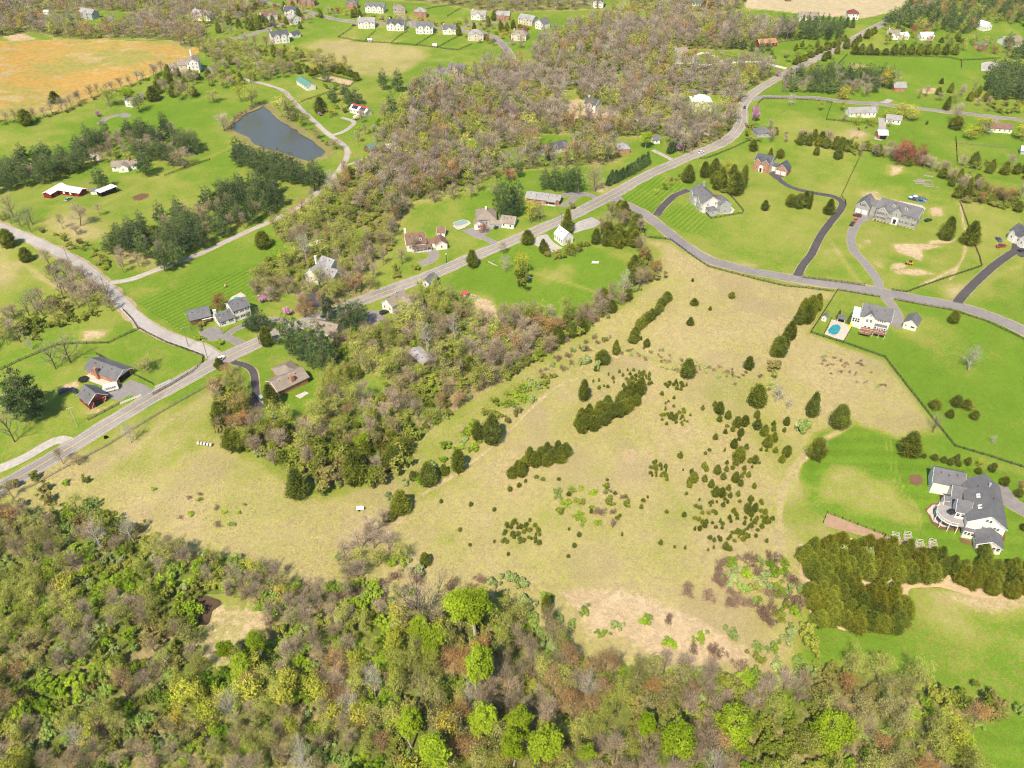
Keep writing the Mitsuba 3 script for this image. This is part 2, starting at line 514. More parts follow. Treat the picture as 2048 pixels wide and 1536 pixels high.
def pine_form(kind, rng, h, r, n, tb, cb, size=.75, base=.22):
    P, D, tips = [], [], []
    whorls = int(h / 1.5)
    segs = [(np.array([0, 0, -1.]), np.array([0, 0, h * .6]), .03 * h * .55 + .05, .02 * h * .5), (np.array([0, 0, h * .6]), np.array([0, 0, h * .97]), .02 * h * .5, .03)]
    cen = []
    for k in range(whorls):
        t = base + (1 - base) * (k + .5) / whorls
        tt = (t - base) / (1 - base)
        R = r * min(1, (1 - tt) ** .6 * 1.1 + .1) * (0.75 if tt < .15 else 1)
        nb = 6 if tt < .7 else 4
        for j in range(nb):
            az = j * 2 * math.pi / nb + k * 1.1 + rng.uniform(-.35, .35)
            ln = R * rng.uniform(.6, 1.12)
            q = np.array([0, 0, h * t])
            e = q + [math.cos(az) * ln, math.sin(az) * ln, ln * rng.uniform(.0, .32)]
            segs.append((q, e, .07, .02))
            m = max(2, int(ln / 1.0))
            for s in range(m):
                c = q + (e - q) * (.42 + .58 * (s + .7) / m) + rng.normal(size=3) * [.35, .35, .15]
                cen.append((c, max(.35, .32 * ln * (1 - .3 * s / m))))
    cen.append((np.array([0, 0, h * .98]), .5))
    C = np.array([c for c, _ in cen]); R = np.array([x for _, x in cen])
    w = R ** 2
    i = rng.choice(len(C), n, p=w / w.sum())
    d = unit(rng.normal(size=(n, 3)) + [0, 0, .5])
    P = C[i] + d * (R[i] * rng.uniform(.1, .8, n))[:, None] * [1, 1, .45]
    D = d + unit(P - [0, 0, h * .4]) * .5 + [0, 0, .25]
    v, f = slivers(P, D, rng.uniform(.7, 1.3, n) * size, rng.uniform(.2, .36, n) * size, rng)
    tone = rng.uniform(0, 1, len(C))
    uv = np.repeat(np.column_stack([np.clip(tone[i] * .7 + rng.uniform(0, .4, n), 0, 1), rng.uniform(.4, 1, n)]), 3, 0)
    add_form(kind, tubes(*[np.array([s[a] for s in segs]) for a in range(4)], n=4), (v, f), uv, tb, cb, h, 2 * r)


def cedar_form(kind, rng, h, r, n, cb, size=.7, belly=.32, point=1.0, lump=.16, tb='dark_bark'):
    """A dense evergreen that is clothed to the ground: spiky sprays over a dark solid core."""
    core = trimesh.creation.icosphere(subdivisions=3, radius=1.0)
    V = core.vertices.copy()

    def prof(t):
        t = np.clip(t, 0, 1)
        return np.where(t < belly, .62 + .38 * np.sin(t / belly * np.pi / 2), np.clip((1 - t) / (1 - belly), 0, 1) ** (point * .72))

    def lumps(az, t):
        q = np.column_stack([np.cos(az) * 1.6, np.sin(az) * 1.6, t * h / r * 1.3])
        return 1 + lump * 2.4 * (meshkit.fbm(q * 1.3, 2, seed=int(h * 100)) - .5)

    t = (V[:, 2] + 1) / 2
    az = np.arctan2(V[:, 1], V[:, 0])
    rr = prof(t) * lumps(az, t) * r * .74 * np.clip(np.minimum(t, 1 - t) * 12, 0, 1) ** .5
    cv = np.column_stack([np.cos(az) * rr, np.sin(az) * rr, .02 * h + t * h * .95])
    tt = rng.uniform(0, 1, n) ** 1.12
    a2 = rng.uniform(0, 2 * np.pi, n)
    r2 = prof(tt) * lumps(a2, tt) * r * rng.uniform(.66, 1.02, n)
    P = np.column_stack([np.cos(a2) * r2, np.sin(a2) * r2, tt * h * .97])
    out = np.column_stack([np.cos(a2), np.sin(a2), np.full(n, .75)])
    D = out + rng.normal(size=P.shape) * .5
    v, f = slivers(P, D, rng.uniform(.5, 1.7, n) * size, rng.uniform(.28, .5, n) * size, rng)
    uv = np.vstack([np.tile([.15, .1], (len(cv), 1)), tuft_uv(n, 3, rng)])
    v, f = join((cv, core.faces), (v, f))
    add_form(kind, tubes([[0, 0, -.6]], [[0, 0, .5 * h]], r * .09, r * .05, 5), (v, f), uv, tb, cb, h, 2 * r)


def shrub_form(kind, rng, h, r, n, cb, size=.3, clumps=9, stems=True, tb='bark', sl=False):
    cl = np.column_stack([rng.normal(size=(clumps, 2)) * r * .45, rng.uniform(.3, .72, clumps) * h])
    cr = rng.uniform(.28, .46, clumps) * min(r, h)
    i = rng.integers(0, clumps, n)
    d = unit(rng.normal(size=(n, 3)) + [0, 0, .4])
    P = cl[i] + d * (cr[i] * rng.uniform(.4, 1.05, n))[:, None]
    P[:, 2] = np.maximum(P[:, 2], .1)
    if sl:
        v, f = slivers(P, d + [0, 0, .5], rng.uniform(.6, 1.3, n) * size * 3.2, size * .4, rng)
        per = 3
    else:
        v, f = cards(P, d + [0, 0, .4], rng.uniform(.6, 1.3, n) * size, rng)
        per = 4
    tone = rng.uniform(0, 1, clumps)
    uv = np.repeat(np.column_stack([np.clip(tone[i] * .6 + rng.uniform(0, .5, n), 0, 1), rng.uniform(.4, 1, n)]), per, 0)
    Z = np.zeros((clumps, 3)) + [0, 0, -.3]
    add_form(kind, tubes(Z, cl, .09, .03, 4), (v, f), uv, tb, cb, h, 2 * r * 1.05)


R_ = np.random.default_rng(7)
for bl, pt, lm, hh, rr in ((.45, .55, .5, 7, 3.0), (.22, 1.15, .4, 9, 2.3), (.5, .7, .65, 8, 3.1)):
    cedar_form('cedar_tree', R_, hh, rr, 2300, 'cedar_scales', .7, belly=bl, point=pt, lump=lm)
for k in range(4):
    bare_form('bare_tree', R_, 15 + 2 * k, 4.4 + .4 * (k % 2), 1500, .085, 'bark', 'tan_twigs', base=.25 + .04 * k)
for k in range(2):
    bare_form('pale_tree', R_, 16 + 3 * k, 4.6, 950, .08, 'pale_bark', 'pale_twigs', base=.2, nl=12, up=.75)
    bare_form('winter_tree', R_, 13 + 4 * k, 4.8 + k, 620, .075, 'dark_bark', 'grey_twigs', base=.18, nl=12, up=.7, sides=5, sub=5)
for k in range(3):
    bare_form('russet_tree', R_, 15 + 2 * k, 4.3, 900, .09, 'bark', 'russet_buds', buds=700, bud=.17)
    bare_form('budding_tree', R_, 14 + 2 * k, 4.4, 750, .085, 'bark', 'olive_buds', buds=1100, bud=.19)
    leafy_form('lime_tree', R_, 19 + 2 * k, 3.9 + .3 * k, 3600, .25, 'pale_bark', 'lime_leaves', low=.40, clumps=46)
    pine_form('pine_tree', R_, 16 + 2 * k, 5.0 + .3 * k, 3400, 'bark', 'pine_needles', size=.85, base=.12)
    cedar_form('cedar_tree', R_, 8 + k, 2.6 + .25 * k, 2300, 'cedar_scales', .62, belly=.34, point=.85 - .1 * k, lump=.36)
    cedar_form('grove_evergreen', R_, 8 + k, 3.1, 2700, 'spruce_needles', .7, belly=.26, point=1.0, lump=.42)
    shrub_form('shrub', R_, 3.4 + .6 * k, 2.3, 1100, 'shrub_leaves', .19, clumps=14)
    shrub_form('dark_shrub', R_, 4.5 + k, 2.8, 800, 'dark_thicket', .27, clumps=12)
    bare_form('far_bare_tree', R_, 15 + 2 * k, 4.6, 460, .17, 'bark', 'grey_twigs', nl=7, sub=2, ln=(1.4, 2.6))
for k in range(2):
    bare_form('far_russet_tree', R_, 15 + 2 * k, 4.6, 330, .17, 'bark', 'russet_buds', nl=6, sub=2, ln=(1.3, 2.4), buds=180, bud=.32)
    bare_form('far_budding_tree', R_, 14 + 2 * k, 4.6, 280, .16, 'bark', 'olive_buds', nl=6, sub=2, ln=(1.3, 2.4), buds=280, bud=.34)
    pine_form('far_pine_tree', R_, 16 + 2 * k, 3.8, 800, 'bark', 'pine_needles', size=1.35, base=.12)
    cedar_form('sapling', R_, 2.2, .72, 220, 'cedar_scales', .34, belly=.25, lump=.2)
    shrub_form('silver_shrub', R_, 2.6, 2.1, 650, 'silver_leaves', .24)
    shrub_form('bramble', R_, 2.2, 2.2, 420, 'bramble_stems', .28, sl=True)
    bare_form('gold_tree', R_, 12 + 2 * k, 4.4, 420, .085, 'bark', 'gold_buds', buds=1000, bud=.26, base=.15)
    bare_form('maroon_tree', R_, 9 + 3 * k, 3.4, 620, .1, 'bark', 'maroon_buds', buds=700, bud=.2, base=.15)
    shrub_form('redbud', R_, 5 + k, 2.6, 700, 'pink_blossom', .24, clumps=12)
    cedar_form('spire_evergreen', R_, 10, 2.2, 1100, 'pine_needles', .75, belly=.12, point=1.15, lump=.15)
    cedar_form('far_evergreen', R_, 7, 3.0, 420, 'cedar_scales', 1.1, belly=.3, point=.9, lump=.2)
pine_form('giant_pine', R_, 20, 7.6, 9500, 'bark', 'pine_needles', size=1.0, base=.08)
shrub_form('white_blossom', R_, 5, 2.6, 600, 'white_blossom', .24, clumps=12)
leafy_form('lime_crown', R_, 13, 6.0, 4200, .27, 'pale_bark', 'lime_leaves', low=.12, clumps=44)


def plant(key, kind, p, w, h, rng, tilt=0.0):
    form, h0, w0 = PROTO[kind][rng.integers(len(PROTO[kind]))]
    m = T().translate([float(p[0]), float(p[1]), float(p[2])]).rotate([0, 0, 1], float(rng.uniform(0, 360)))
    if tilt:
        m = m.rotate([1, 0, 0], float(rng.normal() * tilt))
    m = m.scale([w / w0, w / w0, h / h0])
    scene[key] = {'type': 'instance', 'to_world': m, 'form': {'type': 'ref', 'id': form}}
# ---------------------------------------------------------------- land cover (outlines in photo pixels, laid on the ground): greenness, bareness, soft edge in metres, class
WOOD = {
 'bottom': [(-80, 1012), (60, 1030), (190, 1015), (330, 1092), (480, 1130), (560, 1160), (640, 1190), (720, 1150), (790, 1218), (850, 1228), (900, 1218), (1000, 1218), (1090, 1268), (1180, 1338), (1290, 1348), (1420, 1338), (1540, 1373), (1620, 1328), (1700, 1340), (1830, 1380), (1960, 1400), (2040, 1420), (1960, 1440), (1930, 1500), (1950, 1640), (2150, 1850), (-150, 1850)],
 'middle': [(420, 770), (440, 885), (520, 915), (610, 965), (690, 975), (760, 955), (830, 885), (960, 785), (1050, 735), (1180, 655), (1240, 605), (1318, 555), (1300, 515), (1270, 540), (1250, 590), (1150, 632), (1030, 642), (960, 645), (900, 600), (862, 588), (815, 604), (800, 640), (750, 652), (700, 655), (668, 690), (655, 740), (650, 780), (640, 830), (560, 850), (500, 850), (490, 790), (450, 740)],
 'scrub': [(545, 470), (640, 400), (700, 345), (760, 312), (850, 290), (920, 300), (940, 370), (900, 380), (830, 400), (800, 440), (780, 500), (720, 560), (740, 585), (690, 610), (620, 640), (560, 610), (500, 590), (520, 530), (590, 500)],
 'brown': [(760, 300), (830, 190), (890, 165), (960, 150), (1010, 130), (1060, 145), (1080, 90), (1190, 45), (1330, 34), (1480, 50), (1580, 60), (1600, 80), (1540, 92), (1470, 100), (1400, 105), (1345, 118), (1400, 135), (1520, 132), (1550, 150), (1480, 185), (1500, 205), (1478, 245), (1440, 280), (1370, 310), (1300, 290), (1215, 330), (1110, 335), (1050, 340), (940, 375), (870, 402), (810, 400), (740, 405), (720, 360)],
 'northwest': [(-40, -10), (540, -10), (500, 35), (420, 50), (395, 95), (370, 98), (340, 82), (170, 80), (60, 66), (-40, 78)],
 'top': [(520, -14), (1500, -14), (1480, 20), (1330, 32), (1190, 18), (1080, 22), (1010, 28), (900, 12), (800, 2), (640, -4)],
}
CLEAR = [  # open ground inside the woods
 [(388, 1195), (440, 1190), (500, 1205), (540, 1240), (500, 1290), (440, 1345), (398, 1320)],
 [(68, 28), (150, 30), (200, 22), (290, 30), (280, 48), (200, 58), (90, 46)],
 [(1195, -4), (1255, -4), (1258, 18), (1200, 20)], [(1125, 200), (1150, 195), (1190, 212), (1240, 228), (1230, 240), (1140, 240)],
 [(1070, 270), (1150, 270), (1150, 318), (1075, 318)], [(1225, 275), (1330, 275), (1330, 318), (1225, 312)], [(690, 765), (740, 748), (790, 750), (800, 775), (750, 800), (700, 795)],
 [(735, 600), (800, 582), (815, 603), (800, 636), (748, 645)], [(600, 495), (640, 480), (655, 490), (610, 505)], [(600, 545), (670, 520), (680, 570), (610, 580)],
 [(680, 470), (740, 450), (740, 475), (690, 490)], [(1225, 150), (1262, 146), (1270, 160), (1230, 166)], [(1320, 185), (1370, 190), (1375, 206), (1330, 206)], [(1115, 182), (1150, 180), (1162, 196), (1122, 200)], [(905, 283), (950, 278), (962, 302), (915, 307)], [(1000, 298), (1040, 294), (1050, 330), (1008, 335)], [(1410, 200), (1450, 205), (1445, 225), (1412, 222)],
 [(560, 590), (600, 590), (620, 610), (570, 625)], [(1340, 96), (1470, 100), (1560, 134), (1400, 132), (1340, 130)], [(1370, 192), (1440, 190), (1440, 234), (1370, 234)], [(380, 30), (430, 30), (430, 46), (380, 46)],
]
LAND = [  # outline, greenness, bareness, edge, class
 ([(-300, -30), (2400, -30), (2600, 1900), (-600, 1900)], .80, 0, 1, 'ground'),
 ([(-80, 470), (90, 500), (200, 575), (240, 600), (100, 620), (-80, 680)], .66, .08, 12, 'pasture'),
 ([(-60, 500), (60, 520), (40, 560), (-60, 600)], .25, .2, 10, 'pasture'),
 ([(-80, 700), (270, 640), (330, 670), (430, 712), (410, 745), (330, 775), (260, 790), (-80, 760)], .86, .03, 6, 'pasture'),
 ([(10, 380), (180, 360), (300, 330), (470, 350), (430, 390), (360, 440), (190, 480), (60, 450)], .74, .05, 14, 'pasture'),
 ([(90, 440), (150, 425), (200, 440), (190, 475), (130, 480)], .2, .45, 8, 'pasture'),
 ([(-60, 255), (180, 245), (300, 190), (420, 200), (520, 230), (400, 255), (200, 300), (-60, 330)], .92, 0, 8, 'pasture'),
 ([(-60, 265), (120, 260), (160, 275), (60, 310), (-60, 330)], .72, 0, 14, 'pasture'),
 ([(590, 110), (622, 80), (700, 76), (850, 95), (862, 112), (800, 152), (720, 152), (600, 128)], .34, .18, 7, 'pasture'),
 ([(1150, 290), (1520, 190), (2060, 235), (2060, 480), (1960, 520), (1740, 575), (1440, 525), (1240, 400)], .76, .02, 8, 'lawn'),
 ([(1770, 225), (2060, 245), (2060, 330), (1900, 322), (1762, 300)], .88, 0, 5, 'pasture'),
 ([(1530, 240), (1745, 250), (1750, 290), (1650, 305), (1560, 285)], .56, .18, 8, 'pasture'),
 ([(1870, 395), (1930, 400), (2060, 440), (2060, 500), (1960, 520), (1948, 480)], .66, .12, 6, 'lawn'),
 ([(1700, 110), (1925, 120), (1925, 140), (1700, 140)], .84, 0, 4, 'pasture'),
 ([(-20, 985), (200, 895), (410, 785), (425, 850), (450, 890), (560, 935), (610, 990), (690, 985), (770, 960), (840, 900), (980, 785), (1080, 715), (1190, 655), (1250, 610), (1318, 560), (1325, 500), (1290, 480), (1345, 485), (1420, 535), (1600, 577), (1660, 585), (1622, 668), (1690, 695), (1770, 720), (1820, 780), (1880, 865), (1800, 880), (1700, 845), (1640, 875), (1600, 930), (1565, 1000), (1565, 1090), (1605, 1150), (1615, 1200), (1605, 1260), (1590, 1330), (1540, 1400), (1300, 1400), (1190, 1380), (1100, 1310), (900, 1260), (780, 1240), (700, 1195), (620, 1190), (560, 1170), (480, 1140), (330, 1100), (190, 1030), (60, 1040)], .24, .06, 4, 'meadow'),
 ([(-20, 985), (200, 895), (410, 785), (425, 850), (300, 930), (180, 990)], .36, .06, 10, 'meadow'),
 ([(760, 955), (900, 830), (1000, 760), (1100, 690), (1215, 640), (1210, 680), (1100, 760), (1010, 840), (900, 930), (830, 985)], .55, 0, 10, 'meadow'),
 ([(1555, 900), (1640, 880), (1640, 960), (1600, 1110), (1560, 1150), (1530, 1000)], .45, 0, 10, 'meadow'),
 ([(1280, 1020), (1360, 990), (1420, 1040), (1400, 1110), (1300, 1120)], .48, .2, 14, 'meadow'),
 ([(1100, 960), (1180, 950), (1220, 1000), (1200, 1060), (1110, 1050)], .40, .2, 14, 'meadow'),
 ([(1440, 750), (1560, 740), (1600, 800), (1590, 870), (1480, 850)], .42, 0, 16, 'meadow'),
 ([(1220, 700), (1300, 690), (1370, 720), (1280, 735)], .3, .5, 8, 'meadow'), ([(1320, 735), (1480, 730), (1530, 760), (1390, 750)], .3, .45, 6, 'meadow'),
 ([(260, 985), (390, 975), (430, 1010), (330, 1030)], .12, .3, 10, 'meadow'),
 ([(880, 560), (960, 515), (1060, 495), (1180, 490), (1262, 530), (1262, 580), (1200, 617), (1080, 622), (960, 612), (890, 585)], .98, 0, 5, 'pasture'),
 ([(1080, 540), (1130, 535), (1140, 560), (1090, 565)], .55, .05, 6, 'pasture'),
 ([(1650, 600), (1900, 612), (2080, 675), (2080, 948), (1960, 908), (1880, 860), (1830, 792), (1770, 717), (1690, 692), (1620, 665)], .92, 0, 1.5, 'lawn'),
 ([(1780, 640), (1860, 640), (1900, 660), (1860, 690), (1800, 680)], .60, .05, 10, 'lawn'),
 ([(1600, 925), (1640, 872), (1700, 847), (1790, 878), (1840, 905), (2080, 965), (2080, 1160), (2000, 1130), (1880, 1098), (1840, 1066), (1650, 1025), (1620, 1000)], 1.02, 0, 2.5, 'mown_lawn'),
 ([(1625, 975), (1660, 940), (1720, 935), (1790, 958), (1835, 1040), (1825, 1052), (1760, 1040), (1690, 1015), (1640, 1005)], .36, .22, 4, 'lawn'),
 ([(1630, 1010), (1700, 1020), (1660, 1080), (1615, 1100), (1590, 1060)], .55, 0, 5, 'lawn'),
 ([(1780, 1185), (2080, 1170), (2080, 1400), (1960, 1345), (1830, 1320), (1690, 1285), (1740, 1250)], .80, 0, 5, 'lawn'),
 ([(1830, 1178), (2080, 1180), (2080, 1225), (1960, 1225), (1860, 1200)], .2, .55, 4, 'lawn'),
 ([(1815, 1195), (1870, 1215), (1980, 1265), (2080, 1290), (2080, 1305), (1960, 1280), (1850, 1235)], .35, .1, 7, 'lawn'),
 ([(1920, 1425), (1962, 1412), (2090, 1430), (2120, 1620), (1960, 1600), (1945, 1490)], .92, 0, 2, 'mown_lawn'),
 ([(270, 604), (400, 560), (522, 530), (532, 580), (440, 640), (355, 668), (325, 640)], .96, 0, 2, 'striped_lawn'),
 ([(690, 85), (735, 70), (742, 84), (700, 84)], .9, 0, 1, 'striped_lawn'), ([(780, 90), (845, 70), (870, 80), (832, 92)], .9, 0, 1, 'striped_lawn'),
 ([(860, 112), (930, 104), (1000, 100), (1010, 118), (960, 135), (880, 150), (800, 152)], .82, 0, 3, 'striped_lawn'),
 ([(1240, 400), (1310, 350), (1375, 372), (1330, 412), (1300, 425)], .9, 0, 2, 'striped_lawn'), ([(1325, 430), (1380, 400), (1412, 440), (1400, 470), (1350, 460)], .88, 0, 3, 'striped_lawn'),
 ([(-60, 84), (110, 79), (240, 82), (350, 86), (412, 96), (385, 112), (300, 152), (225, 182), (132, 222), (-60, 252)], .3, 0, 1, 'hay_field'),
 ([(1490, -30), (1850, -30), (1800, 18), (1725, 37), (1620, 31), (1490, 17)], .1, 0, 1, 'crop_field'),
 ([(632, 158), (655, 150), (708, 162), (700, 173)], .2, .8, 1.5, 'pasture'),
]
SOILS = [  # bare patches: outline, bareness, edge
 ([(1135, 200), (1160, 197), (1190, 214), (1250, 232), (1230, 240), (1140, 240)], 1.0, 3), ([(1775, 330), (1812, 330), (1812, 345), (1785, 348)], .9, 3),
 ([(1750, 397), (1795, 400), (1800, 412), (1762, 412), (1740, 405)], .95, 2.5), ([(1860, 415), (1885, 415), (1890, 432), (1868, 432)], .9, 3), ([(1722, 385), (1755, 382), (1755, 400), (1728, 402)], .6, 5),
 ([(1785, 488), (1815, 486), (1850, 487), (1885, 494), (1845, 500), (1842, 520), (1815, 512), (1792, 505)], .95, 2), ([(1786, 528), (1800, 525), (1815, 530), (1800, 537), (1784, 535)], 1, 1.5),
 ([(1790, 542), (1840, 538), (1868, 548), (1830, 550), (1795, 547)], .85, 2), ([(1835, 569), (1868, 556), (1910, 534), (1912, 540), (1870, 562), (1842, 575)], .8, 1.5), ([(1860, 482), (1910, 479), (1905, 484), (1860, 487)], .85, 1.5),
 ([(1715, 487), (1722, 490), (1724, 497), (1718, 492)], .9, 1), ([(1750, 524), (1756, 525), (1766, 535), (1756, 530)], .9, 1), ([(1732, 480), (1741, 480), (1740, 486), (1730, 485)], .8, 1),
 ([(1480, 525), (1520, 528), (1515, 537), (1485, 535)], .5, 3), ([(1885, 575), (1925, 560), (1945, 560), (1920, 600), (1885, 600)], .55, 4), ([(1960, 560), (2010, 530), (2048, 520), (2060, 535), (2000, 560), (1965, 580)], .5, 5),
 ([(165, 662), (195, 658), (220, 660), (205, 676), (170, 680)], .85, 2.5), ([(0, 790), (26, 783), (30, 800), (0, 812)], .95, 2), ([(128, 772), (152, 764), (155, 775), (132, 778)], .95, 1.5), ([(165, 812), (210, 810), (235, 800), (240, 808), (180, 840), (160, 830)], .5, 3),
 ([(500, 668), (540, 650), (545, 668), (515, 675)], .5, 3), ([(1600, 1090), (1618, 1110), (1625, 1180), (1600, 1160)], .9, 2), ([(1130, 1190), (1240, 1182), (1340, 1210), (1420, 1245), (1500, 1285), (1540, 1330), (1480, 1340), (1400, 1320), (1270, 1300), (1180, 1270)], 1.0, 5),
 ([(392, 1190), (470, 1185), (560, 1215), (550, 1255), (490, 1295), (440, 1350), (395, 1320)], .55, 5), ([(700, 1030), (780, 1035), (780, 1060), (720, 1070)], .6, 4), ([(1225, 905), (1265, 905), (1300, 925), (1260, 935)], .5, 5),
 ([(770, 1150), (860, 1155), (830, 1190), (760, 1190)], .45, 5), ([(950, 590), (990, 600), (1010, 640), (980, 650), (950, 610)], .7, 4), ([(870, 690), (940, 640), (960, 680), (900, 730)], .55, 5), ([(1698, 258), (1725, 262), (1745, 272), (1710, 278), (1690, 275)], .6, 4),
 ([(65, 345), (90, 338), (108, 346), (80, 356)], .9, 2), ([(150, 305), (210, 300), (215, 320), (160, 330)], .6, 4), ([(0, 72), (40, 62), (80, 78), (20, 84)], .7, 3), ([(1700, 125), (1745, 132), (1700, 142)], .5, 3), ([(1836, 178), (1870, 176), (1872, 188), (1845, 186)], .95, 1.5),
 ([(880, 340), (960, 330), (1010, 350), (920, 365)], .6, 4), ([(1190, 360), (1230, 372), (1210, 392), (1180, 380)], .6, 3), ([(225, 500), (330, 505), (300, 540), (240, 530)], .3, 5),
]


def signed(poly_px, P, margin):
    """Signed distance (positive inside) to a photo-pixel outline, for the points P within its box; and which points those are."""
    pg = Polygon(W(poly_px)).buffer(0)
    x0, y0, x1, y1 = pg.bounds
    i = np.flatnonzero((P[:, 0] > x0 - margin) & (P[:, 0] < x1 + margin) & (P[:, 1] > y0 - margin) & (P[:, 1] < y1 + margin))
    if not len(i):
        return i, np.zeros(0)
    q = shapely.points(P[i])
    d = shapely.distance(pg.boundary, q)
    return i, np.where(shapely.contains_xy(pg, P[i, 0], P[i, 1]), d, -d)


rows = [70.0]
while rows[-1] < 1500:
    rows.append(rows[-1] * 1.0052)
rows = np.array(rows)
cols = np.linspace(-1, 1, 540)
half = 0.66 * np.hypot(rows, CAM_H) + 40
gx = half[:, None] * cols[None]
gy = np.repeat(rows[:, None], len(cols), 1)
P = np.column_stack([gx.ravel(), gy.ravel()])
wob = meshkit.fbm(np.column_stack([P * .06, np.zeros(len(P))]), 3, seed=5) - .5
green, bare, cls = np.full(len(P), .8), np.zeros(len(P)), np.zeros(len(P), int)
NAMES = ['ground', 'pasture', 'lawn', 'meadow', 'striped_lawn', 'hay_field', 'crop_field', 'woodland_floor', 'mown_lawn']
for outline, g, s, edge, c in LAND:
    i, d = signed(outline, P, edge + 5)
    k = np.clip((d + wob[i] * edge * 1.6) / (2 * edge) + .5, 0, 1)
    green[i] += (g - green[i]) * k
    bare[i] += (s - bare[i]) * k
    cls[i[d > 0]] = NAMES.index(c)
inwood = np.zeros(len(P), bool)
for name, outline in WOOD.items():
    i, d = signed(outline, P, 10)
    k = np.clip((d + wob[i] * 8) / 6 + .5, 0, 1)
    green[i] += (.45 - green[i]) * k
    inwood[i[d > 0]] = True
for outline in CLEAR:
    i, d = signed(outline, P, 10)
    k = np.clip(d / 4 + .5, 0, 1)
    green[i] += (.82 - green[i]) * k
    inwood[i[d > 0]] = False
cls[inwood] = NAMES.index('woodland_floor')
TRACKS = [  # worn or wet lines: points, half width, greenness, bareness
 ([(1240, 695), (1330, 725), (1420, 735), (1500, 765), (1570, 780)], 2.2, .5, .3), ([(1225, 712), (1300, 735), (1380, 755)], 1.6, .2, .5), ([(1562, 1180), (1560, 1090), (1562, 1000), (1590, 930), (1640, 885), (1700, 852)], 1.3, .1, .35), ([(1590, 960), (1600, 930), (1645, 890)], .9, .1, .5),
 ([(770, 1040), (850, 985), (930, 935), (1010, 870), (1065, 815), (1120, 770), (1190, 748)], 1.2, .2, .6), ([(600, 1000), (740, 1000), (860, 990), (980, 950), (1130, 880), (1290, 860)], .7, .38, .1), ([(604, 1004), (744, 1005), (864, 995), (984, 955), (1134, 885), (1294, 865)], .7, .38, .1),
 ([(1290, 860), (1330, 960), (1380, 1080), (1400, 1150)], .8, .42, .1), ([(1296, 860), (1337, 960), (1387, 1080), (1407, 1150)], .8, .42, .1), ([(1780, 880), (1800, 960), (1835, 1020), (1840, 1060)], .6, .6, 0), ([(1770, 880), (1790, 960), (1825, 1020), (1830, 1060)], .6, .6, 0),
 ([(1900, 560), (1930, 500), (1925, 430), (1920, 405)], 1.2, .3, .6), ([(430, 790), (330, 850), (240, 910), (150, 960)], 3.5, .2, .35), ([(40, 520), (90, 560), (160, 590)], 2, .3, .3), ([(1610, 700), (1680, 735), (1740, 770), (1760, 790)], 2.0, .25, .35), ([(700, 1100), (760, 1060), (800, 1040)], 3, .1, .5),
 ([(520, 250), (450, 300), (300, 360), (180, 420)], 1.5, .6, .1), ([(1660, 480), (1700, 540), (1720, 566)], 1.2, .5, .15), ([(1000, 520), (1080, 550), (1180, 580), (1230, 600)], 1.2, .6, .1)]
for pts, hw, g, s in TRACKS:
    ln = LineString(spline(W(pts), 3.0))
    x0, y0, x1, y1 = ln.bounds
    i = np.flatnonzero((P[:, 0] > x0 - 9) & (P[:, 0] < x1 + 9) & (P[:, 1] > y0 - 9) & (P[:, 1] < y1 + 9))
    d = shapely.distance(ln, shapely.points(P[i]))
    k = np.clip(1.3 - d / (hw * (1 + 1.6 * wob[i])), 0, 1)
    green[i] += (g - green[i]) * k
    bare[i] += (s - bare[i]) * k
for outline, s, edge in SOILS:
    i, d = signed(outline, P, edge + 4)
    k = np.clip((d + wob[i] * edge * 2) / (2 * edge) + .5, 0, 1)
    bare[i] = np.maximum(bare[i], s * k)
    green[i] -= green[i] * .5 * k
z = height(P[:, 0], P[:, 1])
i, d = signed(POND_PX, P, 6)                                   # the pond's bed lies below its water
z[i] -= np.clip((d + 1.5) / 3, 0, 1) * 1.4
GV = np.column_stack([P, z])
n = len(cols)
q = np.arange(len(P)).reshape(len(rows), n)
a, b, c, d = q[:-1, :-1].ravel(), q[:-1, 1:].ravel(), q[1:, 1:].ravel(), q[1:, :-1].ravel()
face_cls = cls[a]
GUV = np.column_stack([np.clip(green, 0, 1.3), np.clip(bare, 0, 1)])
GN = trimesh.Trimesh(GV, np.concatenate([np.stack([a, b, c], 1), np.stack([a, c, d], 1)]), process=False).vertex_normals
for k, name in enumerate(NAMES):
    m = face_cls == k
    f = np.concatenate([np.stack([a[m], b[m], c[m]], 1), np.stack([a[m], c[m], d[m]], 1)])
    ids, f = np.unique(f, return_inverse=True)
    path = meshkit.write_ply((GV[ids], f.reshape(-1, 3)), False, GUV[ids], None, normals=GN[ids])
    used.add(name)
    scene[name] = {'type': 'ply', 'filename': path, 'face_normals': False, 'bsdf': {'type': 'ref', 'id': {'mown_lawn': 'mown_grass_wide', 'striped_lawn': 'mown_grass', 'hay_field': 'hay_stubble', 'crop_field': 'crop_stubble', 'woodland_floor': 'leaf_litter'}.get(name, 'grass')}}
    labels[name] = {'kind': 'structure'}
# the land goes on all round, under and beyond the sheet above
far = trimesh.creation.box((9000, 9000, 1.0))
far.apply_translation((0, 1500, -9.0))
struct('terrain', far, 'grass', uv=np.tile([.7, 0.], (8, 1)), smooth=True)

NEAR_GROUND = None


def ground_cover(x, y):
    global NEAR_GROUND
    from scipy.spatial import cKDTree
    NEAR_GROUND = NEAR_GROUND or cKDTree(P)
    return GUV[NEAR_GROUND.query(np.column_stack([x, y]))[1]]


paving('mud_grass', (.20, .17, .09), (.27, .27, .09))
